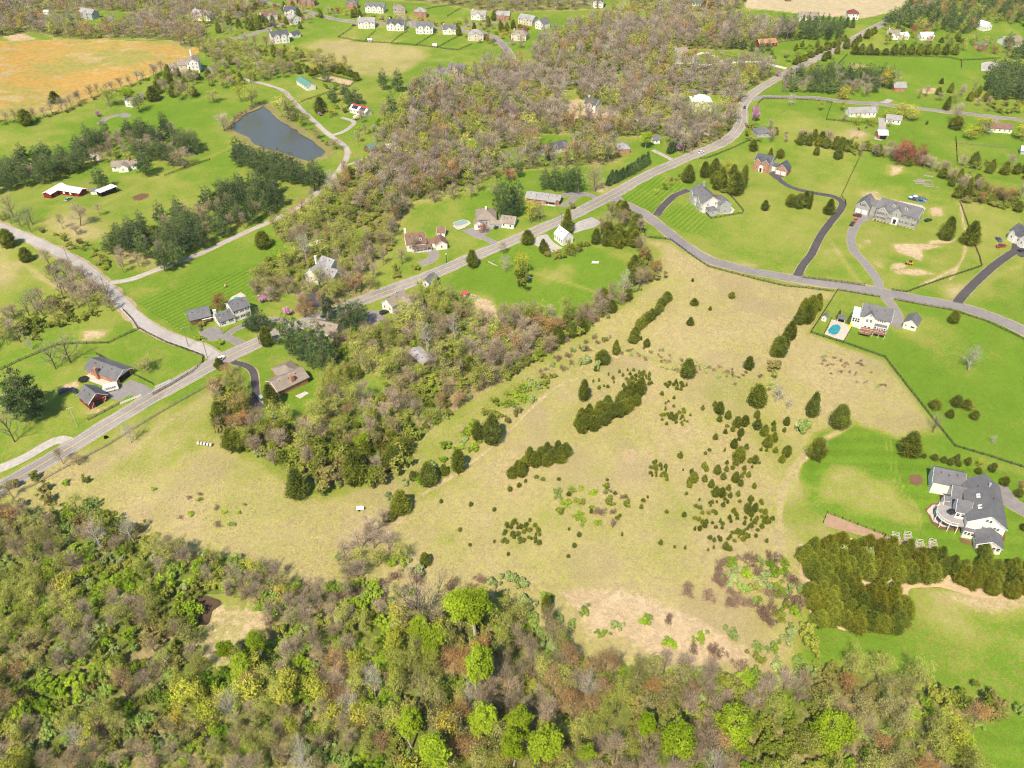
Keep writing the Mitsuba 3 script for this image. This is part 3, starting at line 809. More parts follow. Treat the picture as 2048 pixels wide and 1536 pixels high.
# ---------------------------------------------------------------- water
sh = spline(np.vstack([W(POND_PX), W(POND_PX)[:1]]), 2.5)
sh = sh + (meshkit.fbm(np.column_stack([sh * .11, np.zeros(len(sh))]), 3, seed=9)[:, None] - .5) * np.sign(sh - sh.mean(0)) * 5
pw = Polygon(sh).buffer(4).buffer(-5).buffer(1.8)
v2, f2 = trimesh.creation.triangulate_polygon(pw, engine='earcut')
pz = float(height(*POND_C)) - .35
struct('pond_bank', drape(Polygon(sh).buffer(3.5).difference(Polygon(sh).buffer(-2)), .04, 3), 'mud_grass')


def ripples(p, n, uv):
    return .05 * fbm(p.x * .55, p.y * .8, 0., 3)


scene['pond_water'] = {'type': 'bumpmap', 'arbitrary': proc(ripples, .05), 'scale': 1.0,
                       'b': {'type': 'principled', 'base_color': {'type': 'rgb', 'value': [.075, .09, .092]}, 'roughness': .13, 'specular': .5}}
struct('pond', trimesh.Trimesh(np.column_stack([v2, np.full(len(v2), pz)]), f2, process=False), 'pond_water', uv=np.zeros((len(v2), 2)), smooth=False)

# ---------------------------------------------------------------- roads, lanes, drives and pavings
TAKEN = []            # world polygons where nothing is planted


def road(name, px, width, bsdf, lift=.06, lines=False, edge=True, cols_=5, verge=1.0):
    C = spline(W(px), 2.0)
    if verge:
        e = [width / 2 + verge * (-.25 + 2.2 * meshkit.fbm(np.column_stack([C * .16, np.full(len(C), q)]), 3)) for q in (3.0, 40.0)]
        struct(name + '_verge', strip(C, e[0], -e[1], lift - .022, 3), 'verge' if verge < 9 else 'dirt_track', smooth=True)
    v, f = strip(C, width / 2, -width / 2, lift, cols_)
    u = np.tile(np.linspace(0, 1, cols_), len(C))
    struct(name, (v, f), bsdf, uv=np.column_stack([u, np.zeros(len(u))]), smooth=True)
    TAKEN.append(LineString(C).buffer(width / 2 + .8))
    return C


R1 = road('road', [(-140, 1062), (-60, 1013), (0, 976), (66, 939), (133, 899), (233, 838), (333, 779), (433, 725), (507, 689), (600, 650), (661, 626), (722, 602), (780, 580), (836, 560), (892, 537), (960, 508), (1005, 490), (1050, 471), (1094, 452), (1139, 433), (1190, 408), (1240, 381), (1284, 356), (1347, 327), (1400, 305), (1440, 288), (1468, 268), (1484, 242), (1484, 217), (1499, 193), (1523, 175), (1553, 158), (1599, 134), (1633, 117), (1679, 96), (1716, 73), (1759, 50), (1810, 26), (1870, 2), (1950, -24)], 7.5, 'worn_asphalt', verge=.7)
for o in (.17, -.17):
    struct('road_marking', strip(R1, o + .075, o - .075, .075), 'yellow_line', smooth=True)
for o in (3.1, -3.1):
    struct('road_marking', strip(R1, o + .07, o - .07, .075), 'white_line', smooth=True)
road('gravel_road', [(-90, 428), (-20, 447), (19, 461), (63, 479), (126, 509), (170, 536), (202, 564), (236, 597), (277, 638), (315, 664), (347, 677), (400, 696), (436, 716)], 5.8, 'gravel', lift=.05, verge=1.5)
road('farm_lane', [(214, 567), (252, 561), (284, 551), (315, 539), (400, 507), (475, 472), (531, 447), (582, 423), (620, 397), (648, 372), (673, 347), (690, 322), (695, 303), (686, 289), (664, 274), (632, 246), (614, 229), (596, 212), (579, 193), (563, 179), (546, 173), (529, 168), (508, 163), (486, 158)], 3.1, 'gravel', lift=.045, verge=.6)
road('estate_road', [(1226, 393), (1246, 407), (1284, 425), (1320, 452), (1350, 476), (1382, 499), (1415, 518), (1450, 529), (1499, 541), (1573, 555), (1649, 567), (1733, 579), (1799, 591), (1866, 603), (1933, 617), (1999, 640), (2048, 662), (2130, 705)], 7.0, 'grey_asphalt', lift=.05)
road('cross_road', [(1500, 200), (1526, 194), (1579, 194), (1629, 196), (1672, 201), (1720, 206), (1758, 207), (1791, 212), (1841, 217), (1897, 224), (1974, 232), (2048, 241), (2130, 252)], 5.4, 'grey_asphalt', lift=.05)
road('wood_road', [(1032, 143), (1062, 156), (1130, 163), (1219, 160), (1276, 166), (1309, 173), (1342, 178), (1390, 183), (1430, 184), (1460, 187), (1497, 192)], 5.0, 'grey_asphalt', lift=.05)
road('village_road', [(1032, 146), (1028, 127), (1016, 103), (1000, 84), (985, 73), (963, 67), (924, 62), (880, 57), (828, 53), (795, 50), (758, 47), (705, 43), (669, 38), (639, 30), (604, 21), (546, 8), (520, 0)], 6.0, 'grey_asphalt', lift=.05)
road('village_road', [(446, 85), (460, 80), (480, 75), (521, 63), (548, 54), (571, 46), (600, 36), (632, 30)], 5.6, 'grey_asphalt', lift=.075)
road('village_road', [(828, 53), (826, 45), (818, 38), (795, 34)], 4.5, 'grey_asphalt', lift=.075)
DRIVES = [  # points, width, material
 ([(1594, 552), (1606, 530), (1623, 508), (1640, 474), (1659, 447), (1681, 419), (1684, 404), (1666, 393), (1633, 387), (1599, 380), (1573, 370), (1557, 357), (1556, 349)], 4.2, 'dark_asphalt'),
 ([(1758, 576), (1756, 563), (1746, 547), (1731, 527), (1711, 506), (1703, 488), (1703, 469), (1710, 453), (1722, 441), (1736, 432)], 4.4, 'grey_asphalt'),
 ([(1914, 607), (1920, 598), (1933, 583), (1959, 557), (1986, 533), (2016, 511), (2034, 500)], 4.6, 'dark_asphalt'),
 ([(1764, 588), (1772, 597), (1786, 613), (1795, 630), (1796, 645)], 4.4, 'grey_asphalt'),
 ([(1313, 431), (1322, 417), (1332, 407), (1348, 392), (1364, 385), (1377, 380)], 4.4, 'dark_asphalt'),
 ([(-40, 950), (0, 937), (50, 915), (93, 890), (122, 879), (145, 886)], 4.2, 'gravel'),
 ([(459, 712), (467, 724), (492, 731), (505, 741), (509, 756), (511, 777), (512, 795)], 3.2, 'dark_asphalt'),
 ([(406, 660), (422, 675), (455, 675), (473, 683), (494, 692)], 4.2, 'grey_asphalt'), ([(452, 674), (468, 660), (492, 650), (530, 640), (560, 640), (585, 648)], 2.8, 'grey_asphalt'),
 ([(998, 490), (971, 477), (951, 471), (962, 458), (985, 453)], 3.6, 'grey_asphalt'),
 ([(1200, 402), (1180, 390), (1166, 388), (1148, 396), (1139, 405), (1126, 411), (1115, 406), (1116, 396), (1130, 390), (1148, 387), (1168, 387)], 4.0, 'grey_asphalt'),
 ([(1340, 126), (1380, 127), (1413, 130), (1446, 127), (1480, 124), (1516, 124), (1536, 127), (1556, 133), (1573, 137)], 4.4, 'white_gravel'),
 ([(1391, 127), (1389, 116), (1397, 108), (1413, 106), (1426, 110), (1438, 118), (1446, 126)], 4.0, 'white_gravel'),
 ([(660, 272), (683, 265), (698, 256), (708, 246), (701, 240), (690, 237), (683, 235)], 3.0, 'gravel'), ([(693, 331), (737, 314), (774, 297), (790, 288)], 2.0, 'dirt_track'),
 ([(199, 248), (208, 239), (222, 233), (245, 229), (258, 231)], 4.0, 'grey_asphalt'), ([(-30, 492), (0, 486), (22, 477), (42, 474)], 4.0, 'grey_asphalt'), ([(404, 134), (420, 137), (432, 143)], 4.0, 'grey_asphalt'),
 ([(1751, 208), (1750, 216), (1748, 226)], 4.2, 'grey_asphalt'), ([(1758, 207), (1772, 204), (1781, 199)], 4.0, 'gravel'), ([(1764, 236), (1765, 250), (1762, 265), (1755, 280)], 4.6, 'gravel'), ([(1990, 234), (1992, 243), (1996, 252)], 4.0, 'grey_asphalt'),
 ([(695, 720), (720, 650), (722, 640)], .1, 'gravel'), ([(660, 628), (655, 610), (640, 590)], 3.0, 'grey_asphalt'), ([(2010, 995), (2030, 1010), (2060, 1026), (2100, 1045)], 6.0, 'grey_asphalt'), ([(1990, 970), (2000, 985), (2016, 1000)], 8.0, 'grey_asphalt'),
 ([(1305, 300), (1330, 312), (1345, 320)], 3.0, 'gravel'), ([(1190, 228), (1232, 234), (1270, 240), (1310, 246), (1370, 258), (1420, 270)], 3.6, 'dirt_track'), ([(840, 528), (862, 520), (868, 505), (850, 500)], 5.0, 'grey_asphalt'),
 ([(735, 632), (720, 636), (712, 624)], 5.0, 'grey_asphalt'), ([(920, 58), (945, 48), (985, 46), (1010, 45)], 3.5, 'grey_asphalt'), ([(1010, 86), (1025, 84), (1042, 66), (1050, 56)], 3.5, 'grey_asphalt'), ([(1160, 4), (1182, 8), (1190, 14)], 4.0, 'grey_asphalt'),
]
for pts, w_, m_ in DRIVES:
    if w_ > .5:
        road('driveway', pts, w_, m_, lift=.035, cols_=3, verge=.35)


def sheet(name, px, bsdf, lift=.05, take=1.0, round_=0.0):
    pg = Polygon(W(px)).buffer(0)
    if round_:
        pg = pg.buffer(-round_).buffer(2 * round_).buffer(-round_)
    if take is not None:
        TAKEN.append(pg.buffer(take))
    return struct(name, drape(pg, lift), bsdf, uv=None, smooth=True)


for px, m_, l_ in [
 ([(238, 773), (261, 759), (288, 769), (312, 783), (294, 797), (259, 790), (239, 803), (218, 796), (208, 788)], 'grey_asphalt', .05), ([(504, 794), (520, 790), (531, 800), (534, 811), (519, 822), (503, 814), (498, 804)], 'dark_asphalt', .05),
 ([(1727, 426), (1751, 428), (1745, 436), (1735, 443), (1719, 444)], 'grey_asphalt', .05), ([(1782, 640), (1803, 640), (1803, 659), (1781, 652)], 'grey_asphalt', .05), ([(1536, 346), (1552, 342), (1572, 344), (1584, 340), (1574, 351), (1560, 356), (1550, 358)], 'dark_asphalt', .05),
 ([(2024, 487), (2060, 486), (2080, 515), (2040, 514), (2022, 500)], 'dark_asphalt', .05), ([(1139, 455), (1157, 443), (1184, 434), (1204, 445), (1189, 455), (1162, 462), (1148, 467)], 'gravel', .05), ([(1062, 486), (1076, 472), (1094, 468), (1108, 486), (1126, 496), (1106, 505), (1083, 497)], 'gravel', .05),
 ([(923, 462), (960, 450), (984, 455), (976, 468), (950, 475)], 'grey_asphalt', .04), ([(235, 229), (248, 225), (262, 229), (262, 234), (245, 236)], 'grey_asphalt', .06), ([(722, 624), (748, 620), (770, 630), (765, 645), (735, 648)], 'grey_asphalt', .045),
 ([(600, 590), (640, 585), (660, 600), (640, 615), (612, 610)], 'dark_asphalt', .05), ([(408, 658), (432, 652), (452, 668), (440, 678), (420, 676)], 'grey_asphalt', .05), ([(864, 140), (895, 135), (900, 150), (876, 148)], 'grey_asphalt', .04)]:
    sheet('parking_pad', px, m_, l_)
sheet('patio', [(1663, 639), (1674, 641), (1697, 650), (1703, 656), (1688, 681), (1669, 676), (1649, 668), (1656, 657)], 'pale_concrete')
sheet('patio', [(1789, 408), (1800, 402), (1825, 407), (1844, 411), (1851, 417), (1846, 428), (1836, 428), (1829, 423), (1803, 416), (1790, 413)], 'pale_concrete', round_=1.0)
sheet('patio', [(1411, 426), (1424, 408), (1445, 406), (1460, 411), (1470, 420), (1464, 427), (1440, 428), (1412, 427)], 'pale_concrete', round_=1.0)
sheet('patio', [(1853, 1022), (1866, 1009), (1876, 1010), (1883, 996), (1895, 984), (1925, 981), (1930, 995), (1912, 1040), (1918, 1056), (1885, 1054), (1866, 1042), (1861, 1032)], 'pale_concrete', lift=.07, round_=1.2)
sheet('flower_bed', [(1849, 1020), (1864, 1006), (1874, 1007), (1881, 992), (1895, 980), (1918, 978), (1930, 1050), (1920, 1062), (1880, 1059), (1862, 1046), (1857, 1032)], 'mulch', lift=.05, round_=1.0)
sheet('flower_bed', [(1916, 1074), (1935, 1080), (1955, 1090), (1952, 1096), (1922, 1084)], 'mulch'), sheet('flower_bed', [(2000, 1068), (2010, 1062), (2010, 1082), (2002, 1086)], 'mulch')
sheet('flower_bed', [(1818, 951), (1842, 949), (1846, 964), (1834, 972), (1820, 966)], 'mulch', round_=1.0), sheet('flower_bed', [(1425, 388), (1440, 390), (1446, 402), (1428, 410), (1422, 400)], 'mulch')
sheet('flower_bed', [(2036, 962), (2060, 965), (2060, 978), (2038, 974)], 'mulch'), sheet('flower_bed', [(1805, 900), (1830, 898), (1832, 906), (1808, 907)], 'mulch', take=None, round_=.8)
sheet('garden_soil', [(1654, 1027), (1782, 1075), (1876, 1098), (1862, 1106), (1772, 1084), (1648, 1052)], 'tilled_soil')
sheet('grove_floor', [(1606, 1112), (1650, 1080), (1700, 1076), (1780, 1092), (1850, 1098), (1930, 1128), (2080, 1148), (2080, 1196), (1960, 1196), (1880, 1174), (1815, 1176), (1822, 1224), (1780, 1266), (1690, 1262), (1620, 1240), (1618, 1180)], 'straw_soil', lift=.04, take=None, round_=3)
sheet('mud_hollow', [(392, 1200), (410, 1190), (440, 1200), (445, 1208), (425, 1222), (418, 1250), (398, 1250), (395, 1225)], 'mud', lift=.04, round_=1.0)
sheet('play_surface', [(1815, 397), (1824, 389), (1856, 398), (1847, 407)], mat('blue_rubber', (.03, .17, .33), .8, var=.1), lift=.06)
sheet('riding_arena', [(1962, 126), (1980, 123), (2012, 129), (2016, 134), (1985, 143), (1962, 142)], 'gravel'), sheet('foundation_slab', [(604, 493), (643, 477), (654, 481), (616, 497)], 'white_gravel', lift=.1)
sheet('patio', [(450, 611), (463, 594), (482, 584), (492, 592), (484, 603), (472, 612), (455, 614)], 'pale_concrete', round_=.8), sheet('patio', [(905, 452), (925, 440), (938, 442), (942, 447), (928, 456), (915, 460)], 'pale_concrete', round_=.8)
sheet('brush_bed', [(264, 394), (282, 387), (298, 388), (296, 395), (280, 401), (268, 401)], 'mulch', round_=1.0), sheet('patio', [(590, 792), (610, 783), (618, 786), (600, 798)], 'pale_concrete')
scene['pool_water'] = {'type': 'principled', 'base_color': proc(lambda p, n, uv: mix((.015, .20, .27), (.05, .33, .38), fbm(p.x * .7, p.y * .7, 0., 2))), 'roughness': .15, 'specular': .4}
scene['pale_pool_water'] = {'type': 'principled', 'base_color': proc(lambda p, n, uv: mix((.18, .40, .38), (.32, .52, .47), fbm(p.x * .5, p.y * .5, 0., 2))), 'roughness': .12, 'specular': .5}
scene['pool_cover'] = {'type': 'diffuse', 'reflectance': {'type': 'rgb', 'value': [.25, .36, .36]}}
for px, m_, lb in [([(1666, 650), (1675, 649), (1681, 654), (1681, 659), (1675, 668), (1666, 670), (1657, 666), (1656, 660)], 'pool_water', 'round-cornered teal swimming pool beside the white house with a garage'),
                   ([(1808, 412), (1815, 411), (1823, 416), (1838, 421), (1832, 424), (1822, 420), (1809, 415)], 'pale_pool_water', 'long pale turquoise pool behind the grey mansion'),
                   ([(907, 446), (924, 440), (935, 442), (936, 446), (922, 451), (911, 452)], 'pool_cover', 'grey covered swimming pool beside the hip roofed house'),
                   ([(461, 601), (472, 594), (482, 595), (475, 603), (465, 609)], mat('green_cover', (.10, .30, .20), .5), 'kidney shaped green pool behind the white colonial house')]:
    pg = Polygon(W(px)).buffer(-.6).buffer(1.2).buffer(-.6)
    k = thing('swimming_pool', lb, 'swimming pool')
    obj('water', drape(pg, .10, 3), m_, k, smooth=True)
    rim = pg.buffer(.45).difference(pg)
    obj('coping', drape(rim, .14, 4), 'pale_concrete', k, smooth=False)
# ---------------------------------------------------------------- buildings
def unit_window(muntin=False):
    """One window, a metre wide and a metre high, standing 5 cm proud: (frame, pane) about the origin in the xz plane, facing -y."""
    fr = cat_([box(-.5, .5, -.05, .02, .42, .5), box(-.5, .5, -.05, .02, -.5, -.42), box(-.5, -.42, -.05, .02, -.42, .42), box(.42, .5, -.05, .02, -.42, .42), box(-.42, .42, -.04, .0, -.03, .03)])
    return mikit.ply(fr), mikit.ply(box(-.42, .42, -.025, .0, -.42, .42))


WIN_F, WIN_P = unit_window()
SHUT = mikit.ply(box(-.5, .5, -.04, .0, -.5, .5))
DOOR_U = mikit.ply(box(-.5, .5, -.05, .0, 0, 1))
GARAGE_U = mikit.ply(cat_([box(-.5, .5, -.05, .0, k / 4 + .008, (k + 1) / 4 - .008) for k in range(4)] + [box(-.5, .5, -.03, .0, 0, 1)]))


def slab(p, q, r, s, t=.18):
    """A roof slab: four corners of its upper side, t metres thick."""
    v = np.array([p, q, r, s], float)
    n = np.cross(v[1] - v[0], v[3] - v[0])
    n /= np.linalg.norm(n)
    if n[2] < 0:
        v, n = v[::-1], -n
    w = v - n * t
    f = [[0, 1, 2], [0, 2, 3], [4, 6, 5], [4, 7, 6]] + [x for k in range(4) for x in ([k, k + 4, (k + 1) % 4 + 4], [k, (k + 1) % 4 + 4, (k + 1) % 4])]
    return trimesh.Trimesh(np.vstack([v, w]), f, process=False)


class House:
    def __init__(s, name, label, cat, A, B, group=None, back=False):
        a, b = G(*A), G(*B)
        s.w = float(np.hypot(*(b - a)[:2]))
        s.rot = math.degrees(math.atan2(b[1] - a[1], b[0] - a[0]))
        s.key = thing(name, label, cat, group)
        s.z = max(a[2], b[2])
        s.m = T().translate([float(a[0]), float(a[1]), float(s.z)]).rotate([0, 0, 1], s.rot)
        s.wall, s.roofm, s.n, s.a = 'white_siding', 'grey_shingle', 0, a

    def foot(s, x0, y0, w, d, grow=1.5):
        c = np.array([[x0, y0], [x0 + w, y0], [x0 + w, y0 + d], [x0, y0 + d]])
        M = np.array(s.m.matrix)
        TAKEN.append(Polygon((c @ M[:2, :2].T) + M[:2, 3]).buffer(grow))

    def part(s, name, mesh, bsdf, under=None, smooth=False, at=None):
        m = s.m if at is None else s.m @ at
        return obj(name, mesh, bsdf, under or s.key, smooth, to=m)

    def window(s, x, y, z, w=1.0, h=1.4, face=0, shut=None, trim='white_trim'):
        """face: turn in degrees of the wall's outside from -y."""
        if max(w, h) * s.scale < 2.2:
            pass
        at = T().translate([x, y, z]).rotate([0, 0, 1], face).scale([w, 1, h])
        k = s.part('window', WIN_F, trim, at=at)
        obj('pane', WIN_P, 'glass_pane', k, to=s.m @ at)
        if shut:
            for q in (-1, 1):
                at2 = T().translate([x, y, z]).rotate([0, 0, 1], face).translate([q * (w / 2 + .27), 0, 0]).scale([.42, 1, h * 1.02])
                s.part('shutter', SHUT, shut, at=at2)

    @property
    def scale(s):
        return FPX / np.linalg.norm(s.a - [0, 0, CAM_H])

    def door(s, x, y, w=1.0, h=2.1, face=0, bsdf='black_trim', name='door', z=.1):
        s.part(name, GARAGE_U if name == 'garage_door' else DOOR_U, bsdf, at=T().translate([x, y, z]).rotate([0, 0, 1], face).scale([w, 1, h]))

    def block(s, x0=0, y0=0, w=None, d=9, h=5.6, roof='gable', axis='x', pitch=.55, over=.4, wall=None, roofm=None, wins=True, floors=None, shut=None, door=False, step=2.9, base=1.6, sides=True, z0=0, gable_win=True, front=True):
        w = w or s.w
        wall, roofm = wall or s.wall, roofm or s.roofm
        s.foot(x0, y0, w, d)
        span = d if axis == 'x' else w
        rise = pitch * span / 2 if roof in ('gable', 'hip') else 0
        H = z0 + h
        if roof == 'gable':
            if axis == 'x':
                pr = [(0, -base if not z0 else z0), (d, -base if not z0 else z0), (d, H), (d / 2, H + rise), (0, H)]
                g = trimesh.creation.extrude_polygon(Polygon(pr), w)
                V = g.vertices
                g.vertices = np.column_stack([V[:, 2] + x0, V[:, 0] + y0, V[:, 1]])
            else:
                pr = [(0, -base if not z0 else z0), (w, -base if not z0 else z0), (w, H), (w / 2, H + rise), (0, H)]
                g = trimesh.creation.extrude_polygon(Polygon(pr), d)
                V = g.vertices
                g.vertices = np.column_stack([V[:, 0] + x0, y0 + d - V[:, 2], V[:, 1]])
            if g.volume < 0:
                g.invert()
        else:
            g = box(x0, x0 + w, y0, y0 + d, -base if not z0 else z0, H)
        s.part('wall', g, wall)
        e = over
        sl = pitch
        if roof == 'gable':
            if axis == 'x':
                r0, r1, ym = [x0 - e, y0 + d / 2, H + rise + .1], [x0 + w + e, y0 + d / 2, H + rise + .1], None
                m = cat_([slab([x0 - e, y0 - e, H - e * sl + .1], [x0 + w + e, y0 - e, H - e * sl + .1], r1, r0), slab([x0 - e, y0 + d + e, H - e * sl + .1], [x0 + w + e, y0 + d + e, H - e * sl + .1], r1, r0)])
            else:
                r0, r1 = [x0 + w / 2, y0 - e, H + rise + .1], [x0 + w / 2, y0 + d + e, H + rise + .1]
                m = cat_([slab([x0 - e, y0 - e, H - e * sl + .1], [x0 - e, y0 + d + e, H - e * sl + .1], r1, r0), slab([x0 + w + e, y0 - e, H - e * sl + .1], [x0 + w + e, y0 + d + e, H - e * sl + .1], r1, r0)])
        elif roof == 'hip':
            k = min(w, d) / 2 + e
            if w >= d:
                a, b = [x0 - e + k, y0 + d / 2, H + pitch * k], [x0 + w + e - k, y0 + d / 2, H + pitch * k]
            else:
                a, b = [x0 + w / 2, y0 - e + k, H + pitch * k], [x0 + w / 2, y0 + d + e - k, H + pitch * k]
            c = [[x0 - e, y0 - e, H], [x0 + w + e, y0 - e, H], [x0 + w + e, y0 + d + e, H], [x0 - e, y0 + d + e, H]]
            V = np.array(c + [a, b], float)
            F = [[0, 1, 5], [0, 5, 4], [2, 3, 4], [2, 4, 5], [1, 2, 5], [3, 0, 4]] if w >= d else [[0, 1, 4], [1, 2, 5], [1, 5, 4], [2, 3, 5], [3, 0, 4], [3, 4, 5]]
            m = trimesh.Trimesh(V + [0, 0, .02], F + [[0, 3, 2], [0, 2, 1]], process=False)
        else:
            m = slab([x0 - e, y0 - e, H + .12], [x0 + w + e, y0 - e, H + .12], [x0 + w + e, y0 + d + e, H + .12 + .03 * d], [x0 - e, y0 + d + e, H + .12 + .03 * d], .2)
        rk = s.part('roof', m, roofm)
        if roof == 'gable' and wall != 'brown_wood':                  # pale boards under the gable edges
            bs = []
            for q in (0, 1):
                if axis == 'y':
                    yy = y0 - e if q == 0 else y0 + d + e
                    for sx in (-1, 1):
                        p0, p1 = np.array([x0 + w / 2, yy, H + rise - .1]), np.array([x0 + w / 2 + sx * (w / 2 + e), yy, H - e * sl - .1])
                        bs.append(tubes(p0[None], p1[None], .11, .11, 4))
                else:
                    xx = x0 - e if q == 0 else x0 + w + e
                    for sy in (-1, 1):
                        p0, p1 = np.array([xx, y0 + d / 2, H + rise - .1]), np.array([xx, y0 + d / 2 + sy * (d / 2 + e), H - e * sl - .1])
                        bs.append(tubes(p0[None], p1[None], .11, .11, 4))
            s.part('trim', join(*bs), 'white_trim', under=rk)
        if roof == 'gable' and s.scale > 3 and w * d > 45:            # vents and flashings on the roof
            vv = []
            for q in range(3):
                if axis == 'x':
                    x, y = x0 + w * (.2 + .27 * q), y0 + d * (.5 - .16 - .06 * (q % 2))
                    zz = H + rise - pitch * abs(y - y0 - d / 2) + .1
                else:
                    x, y = x0 + w * (.5 + (.17 if q % 2 else -.2)), y0 + d * (.25 + .25 * q)
                    zz = H + rise - pitch * abs(x - x0 - w / 2) + .1
                vv.append(box(x - .14, x + .14, y - .14, y + .14, zz - .1, zz + .4))
            s.part('vent', cat_(vv), 'black_trim', under=rk)
        if wins and s.scale > 1.6:
            fl = floors or (2 if h > 4.6 else 1)
            for f in range(fl):
                zc = z0 + (f + .55) * h / fl
                if front:
                    k = max(1, int((w - 1) / step))
                    for i in range(k):
                        x = x0 + (i + .5) * w / k
                        if door and f == 0 and i == k // 2:
                            s.door(x, y0, 1.15, 2.2)
                            continue
                        s.window(x, y0, zc, 1.0, min(1.5, h / fl * .52), 0, shut)
                if sides:
                    k = max(1, int((d - 1) / 3.4))
                    for i in range(k):
                        y = y0 + (i + .5) * d / k
                        s.window(x0, y, zc, 1.0, min(1.5, h / fl * .52), -90)
                        s.window(x0 + w, y, zc, 1.0, min(1.5, h / fl * .52), 90)
        return rk

    def chimney(s, x, y, top, w=.9, bsdf='red_brick', foot=0):
        return s.part('chimney', cat_([box(x - w / 2, x + w / 2, y - w / 2, y + w / 2, foot, top), box(x - w / 2 - .12, x + w / 2 + .12, y - w / 2 - .12, y + w / 2 + .12, top, top + .2)]), bsdf)

    def cross_gable(s, x, w, y0, d, h, pitch=.9, wall=None, roofm=None, win=1, z0=None, shut=None):
        """A gabled bay on the front: wall and roof."""
        s.block(x - w / 2, y0, w, d, h, 'gable', 'y', pitch, .3, wall, roofm, wins=False)
        for f in range(2 if h > 4.6 else 1):
            for q in range(win):
                s.window(x + (q - (win - 1) / 2) * 1.6, y0, (f + .55) * h / (2 if h > 4.6 else 1), 1.1, 1.5, 0, shut)
        if h > 4.6:
            s.window(x, y0, h + pitch * w / 4, .8, .8, 0)

    def dormer(s, x, y, z, w=1.5, d=2.2, roofm=None):
        g = trimesh.creation.extrude_polygon(Polygon([(0, -.8), (w, -.8), (w, 1.3), (w / 2, 1.3 + .45 * w), (0, 1.3)]), d)
        V = g.vertices
        g.vertices = np.column_stack([V[:, 0] + x - w / 2, y + d - V[:, 2], V[:, 1] + z])
        if g.volume < 0:
            g.invert()
        k = s.part('dormer', g, 'white_trim')
        e = .15
        r0, r1 = [x, y - e, z + 1.4 + .45 * w], [x, y + d, z + 1.4 + .45 * w]
        s.part('roof', cat_([slab([x + q * (w / 2 + e), y - e, z + 1.3 - e * .9 + .08], [x + q * (w / 2 + e), y + d, z + 1.3 - e * .9 + .08], r1, r0, .1) for q in (-1, 1)]), roofm or s.roofm, under=k)
        obj('pane', WIN_P, 'glass_pane', k, to=s.m @ T().translate([x, y - .01, z + .65]).scale([.9, 1, 1.1]))


def porch(hs, x0, x1, y0, d, h=2.5, roofm='grey_shingle', posts=4):
    hs.part('porch_roof', slab([x0, y0 - d, h], [x1, y0 - d, h], [x1, y0, h + .35 * d], [x0, y0, h + .35 * d], .18), roofm)
    hs.part('porch_floor', box(x0, x1, y0 - d, y0 - .02, -.8, .12), 'pale_concrete')
    for k in range(posts):
        x = x0 + .15 + (x1 - x0 - .3) * k / (posts - 1)
        hs.part('post', box(x - .09, x + .09, y0 - d + .1, y0 - d + .28, .12, h - .1), 'white_trim')


# ---- the large house at the right edge
h = House('large_house', 'large white house with grey roofs, curved deck and sun room beside the evergreen grove', 'house', (1923, 1069), (1999, 1083))
h.wall, h.roofm = 'white_siding', 'grey_shingle'
w = h.w
h.block(0, 0, w, 20, 6.4, 'gable', 'y', .72, .5, wins=False)
for x, z_ in ((2.2, 1.6), (4.6, 1.8), (5.0, 4.6), (w - 3.2, 5.0), (w - 2.2, 5.0), (w / 2 + .6, 7.8), (w / 2 - .5, 7.8), (w - 5.0, 3.2)):
    h.window(x, 0, z_, .9, 1.2)
for y in (3, 6, 14, 17):
    h.window(w, y, 4.4, 1.1, 1.5, 90), h.window(w, y, 1.5, 1.1, 1.5, 90)
for x, y in ((w * .5 - 2.6, 4.2), (w * .5 - 2.6, 9.5)):                    # skylights
    for k in range(2):
        z_ = 6.4 + .72 * (x) + .22
        h.part('skylight', slab([x - .5, y + k * 1.1, z_ - .36], [x + .5, y + k * 1.1, z_ + .36], [x + .5, y + k * 1.1 + .8, z_ + .36], [x - .5, y + k * 1.1 + .8, z_ - .36], .08), 'white_trim')
h.block(-9.4, 17.2, 9.6, 8.2, 5.4, 'gable', 'x', .75, .45, wins=False)
h.block(-3.6, 12.2, 4.4, 6.2, 4.8, 'gable', 'x', .75, .3, wins=False)
h.block(-5.6, 9.2, 6.2, 5.0, 3.2, 'gable', 'x', .6, .4, wins=False)
h.block(-3.2, 3.6, 4.0, 5.8, 6.4, 'gable', 'x', .9, .4, wins=False)
for z_ in (1.6, 4.6):
    for x in (-2.4, -.9):
        h.window(x, 3.6, z_, 1.2, 1.5)
for x in (-4.6, -2.6):
    h.window(x, 9.2, 1.6, 1.5, 2.2)
h.block(-.3, -1.3, 4.6, 1.4, 2.8, 'hip', 'x', .5, .2, wins=False)
for k in range(4):
    h.window(.4 + k * 1.05, -1.3, 1.6, .85, 1.4)
sx = w - 8.2
h.block(sx, -6.2, 7.4, 5.8, 3.1, 'gable', 'y', .62, .5, wins=False)
for k in range(5):
    h.window(sx + 1.0 + k * 1.35, -6.2, 1.9, 1.15, 1.6)
for k in range(3):
    h.window(sx, -5.2 + k * 1.7, 1.9, 1.2, 1.6, -90)
h.chimney(w * .5 + .9, 15.0, 11.2, .5, 'grey_siding', 9.5)
ang = np.linspace(math.radians(100), math.radians(285), 26)              # curved deck
ring = np.column_stack([-3.4 + 5.2 * np.cos(ang), 5.0 + 5.2 * np.sin(ang)])
h.part('deck', trimesh.creation.extrude_polygon(Polygon(np.vstack([ring, [[-.2, 0.2], [-.2, 9.2]]])), .3).apply_translation((0, 0, 2.6)), mat('grey_decking', (.34, .33, .33), var=.15))
rl = [tubes(np.column_stack([ring[:-1], np.full(25, z_)]), np.column_stack([ring[1:], np.full(25, z_)]), t_, t_, 4) for z_, t_ in ((3.95, .07), (3.05, .05), (3.5, .03), (2.75, .12))]
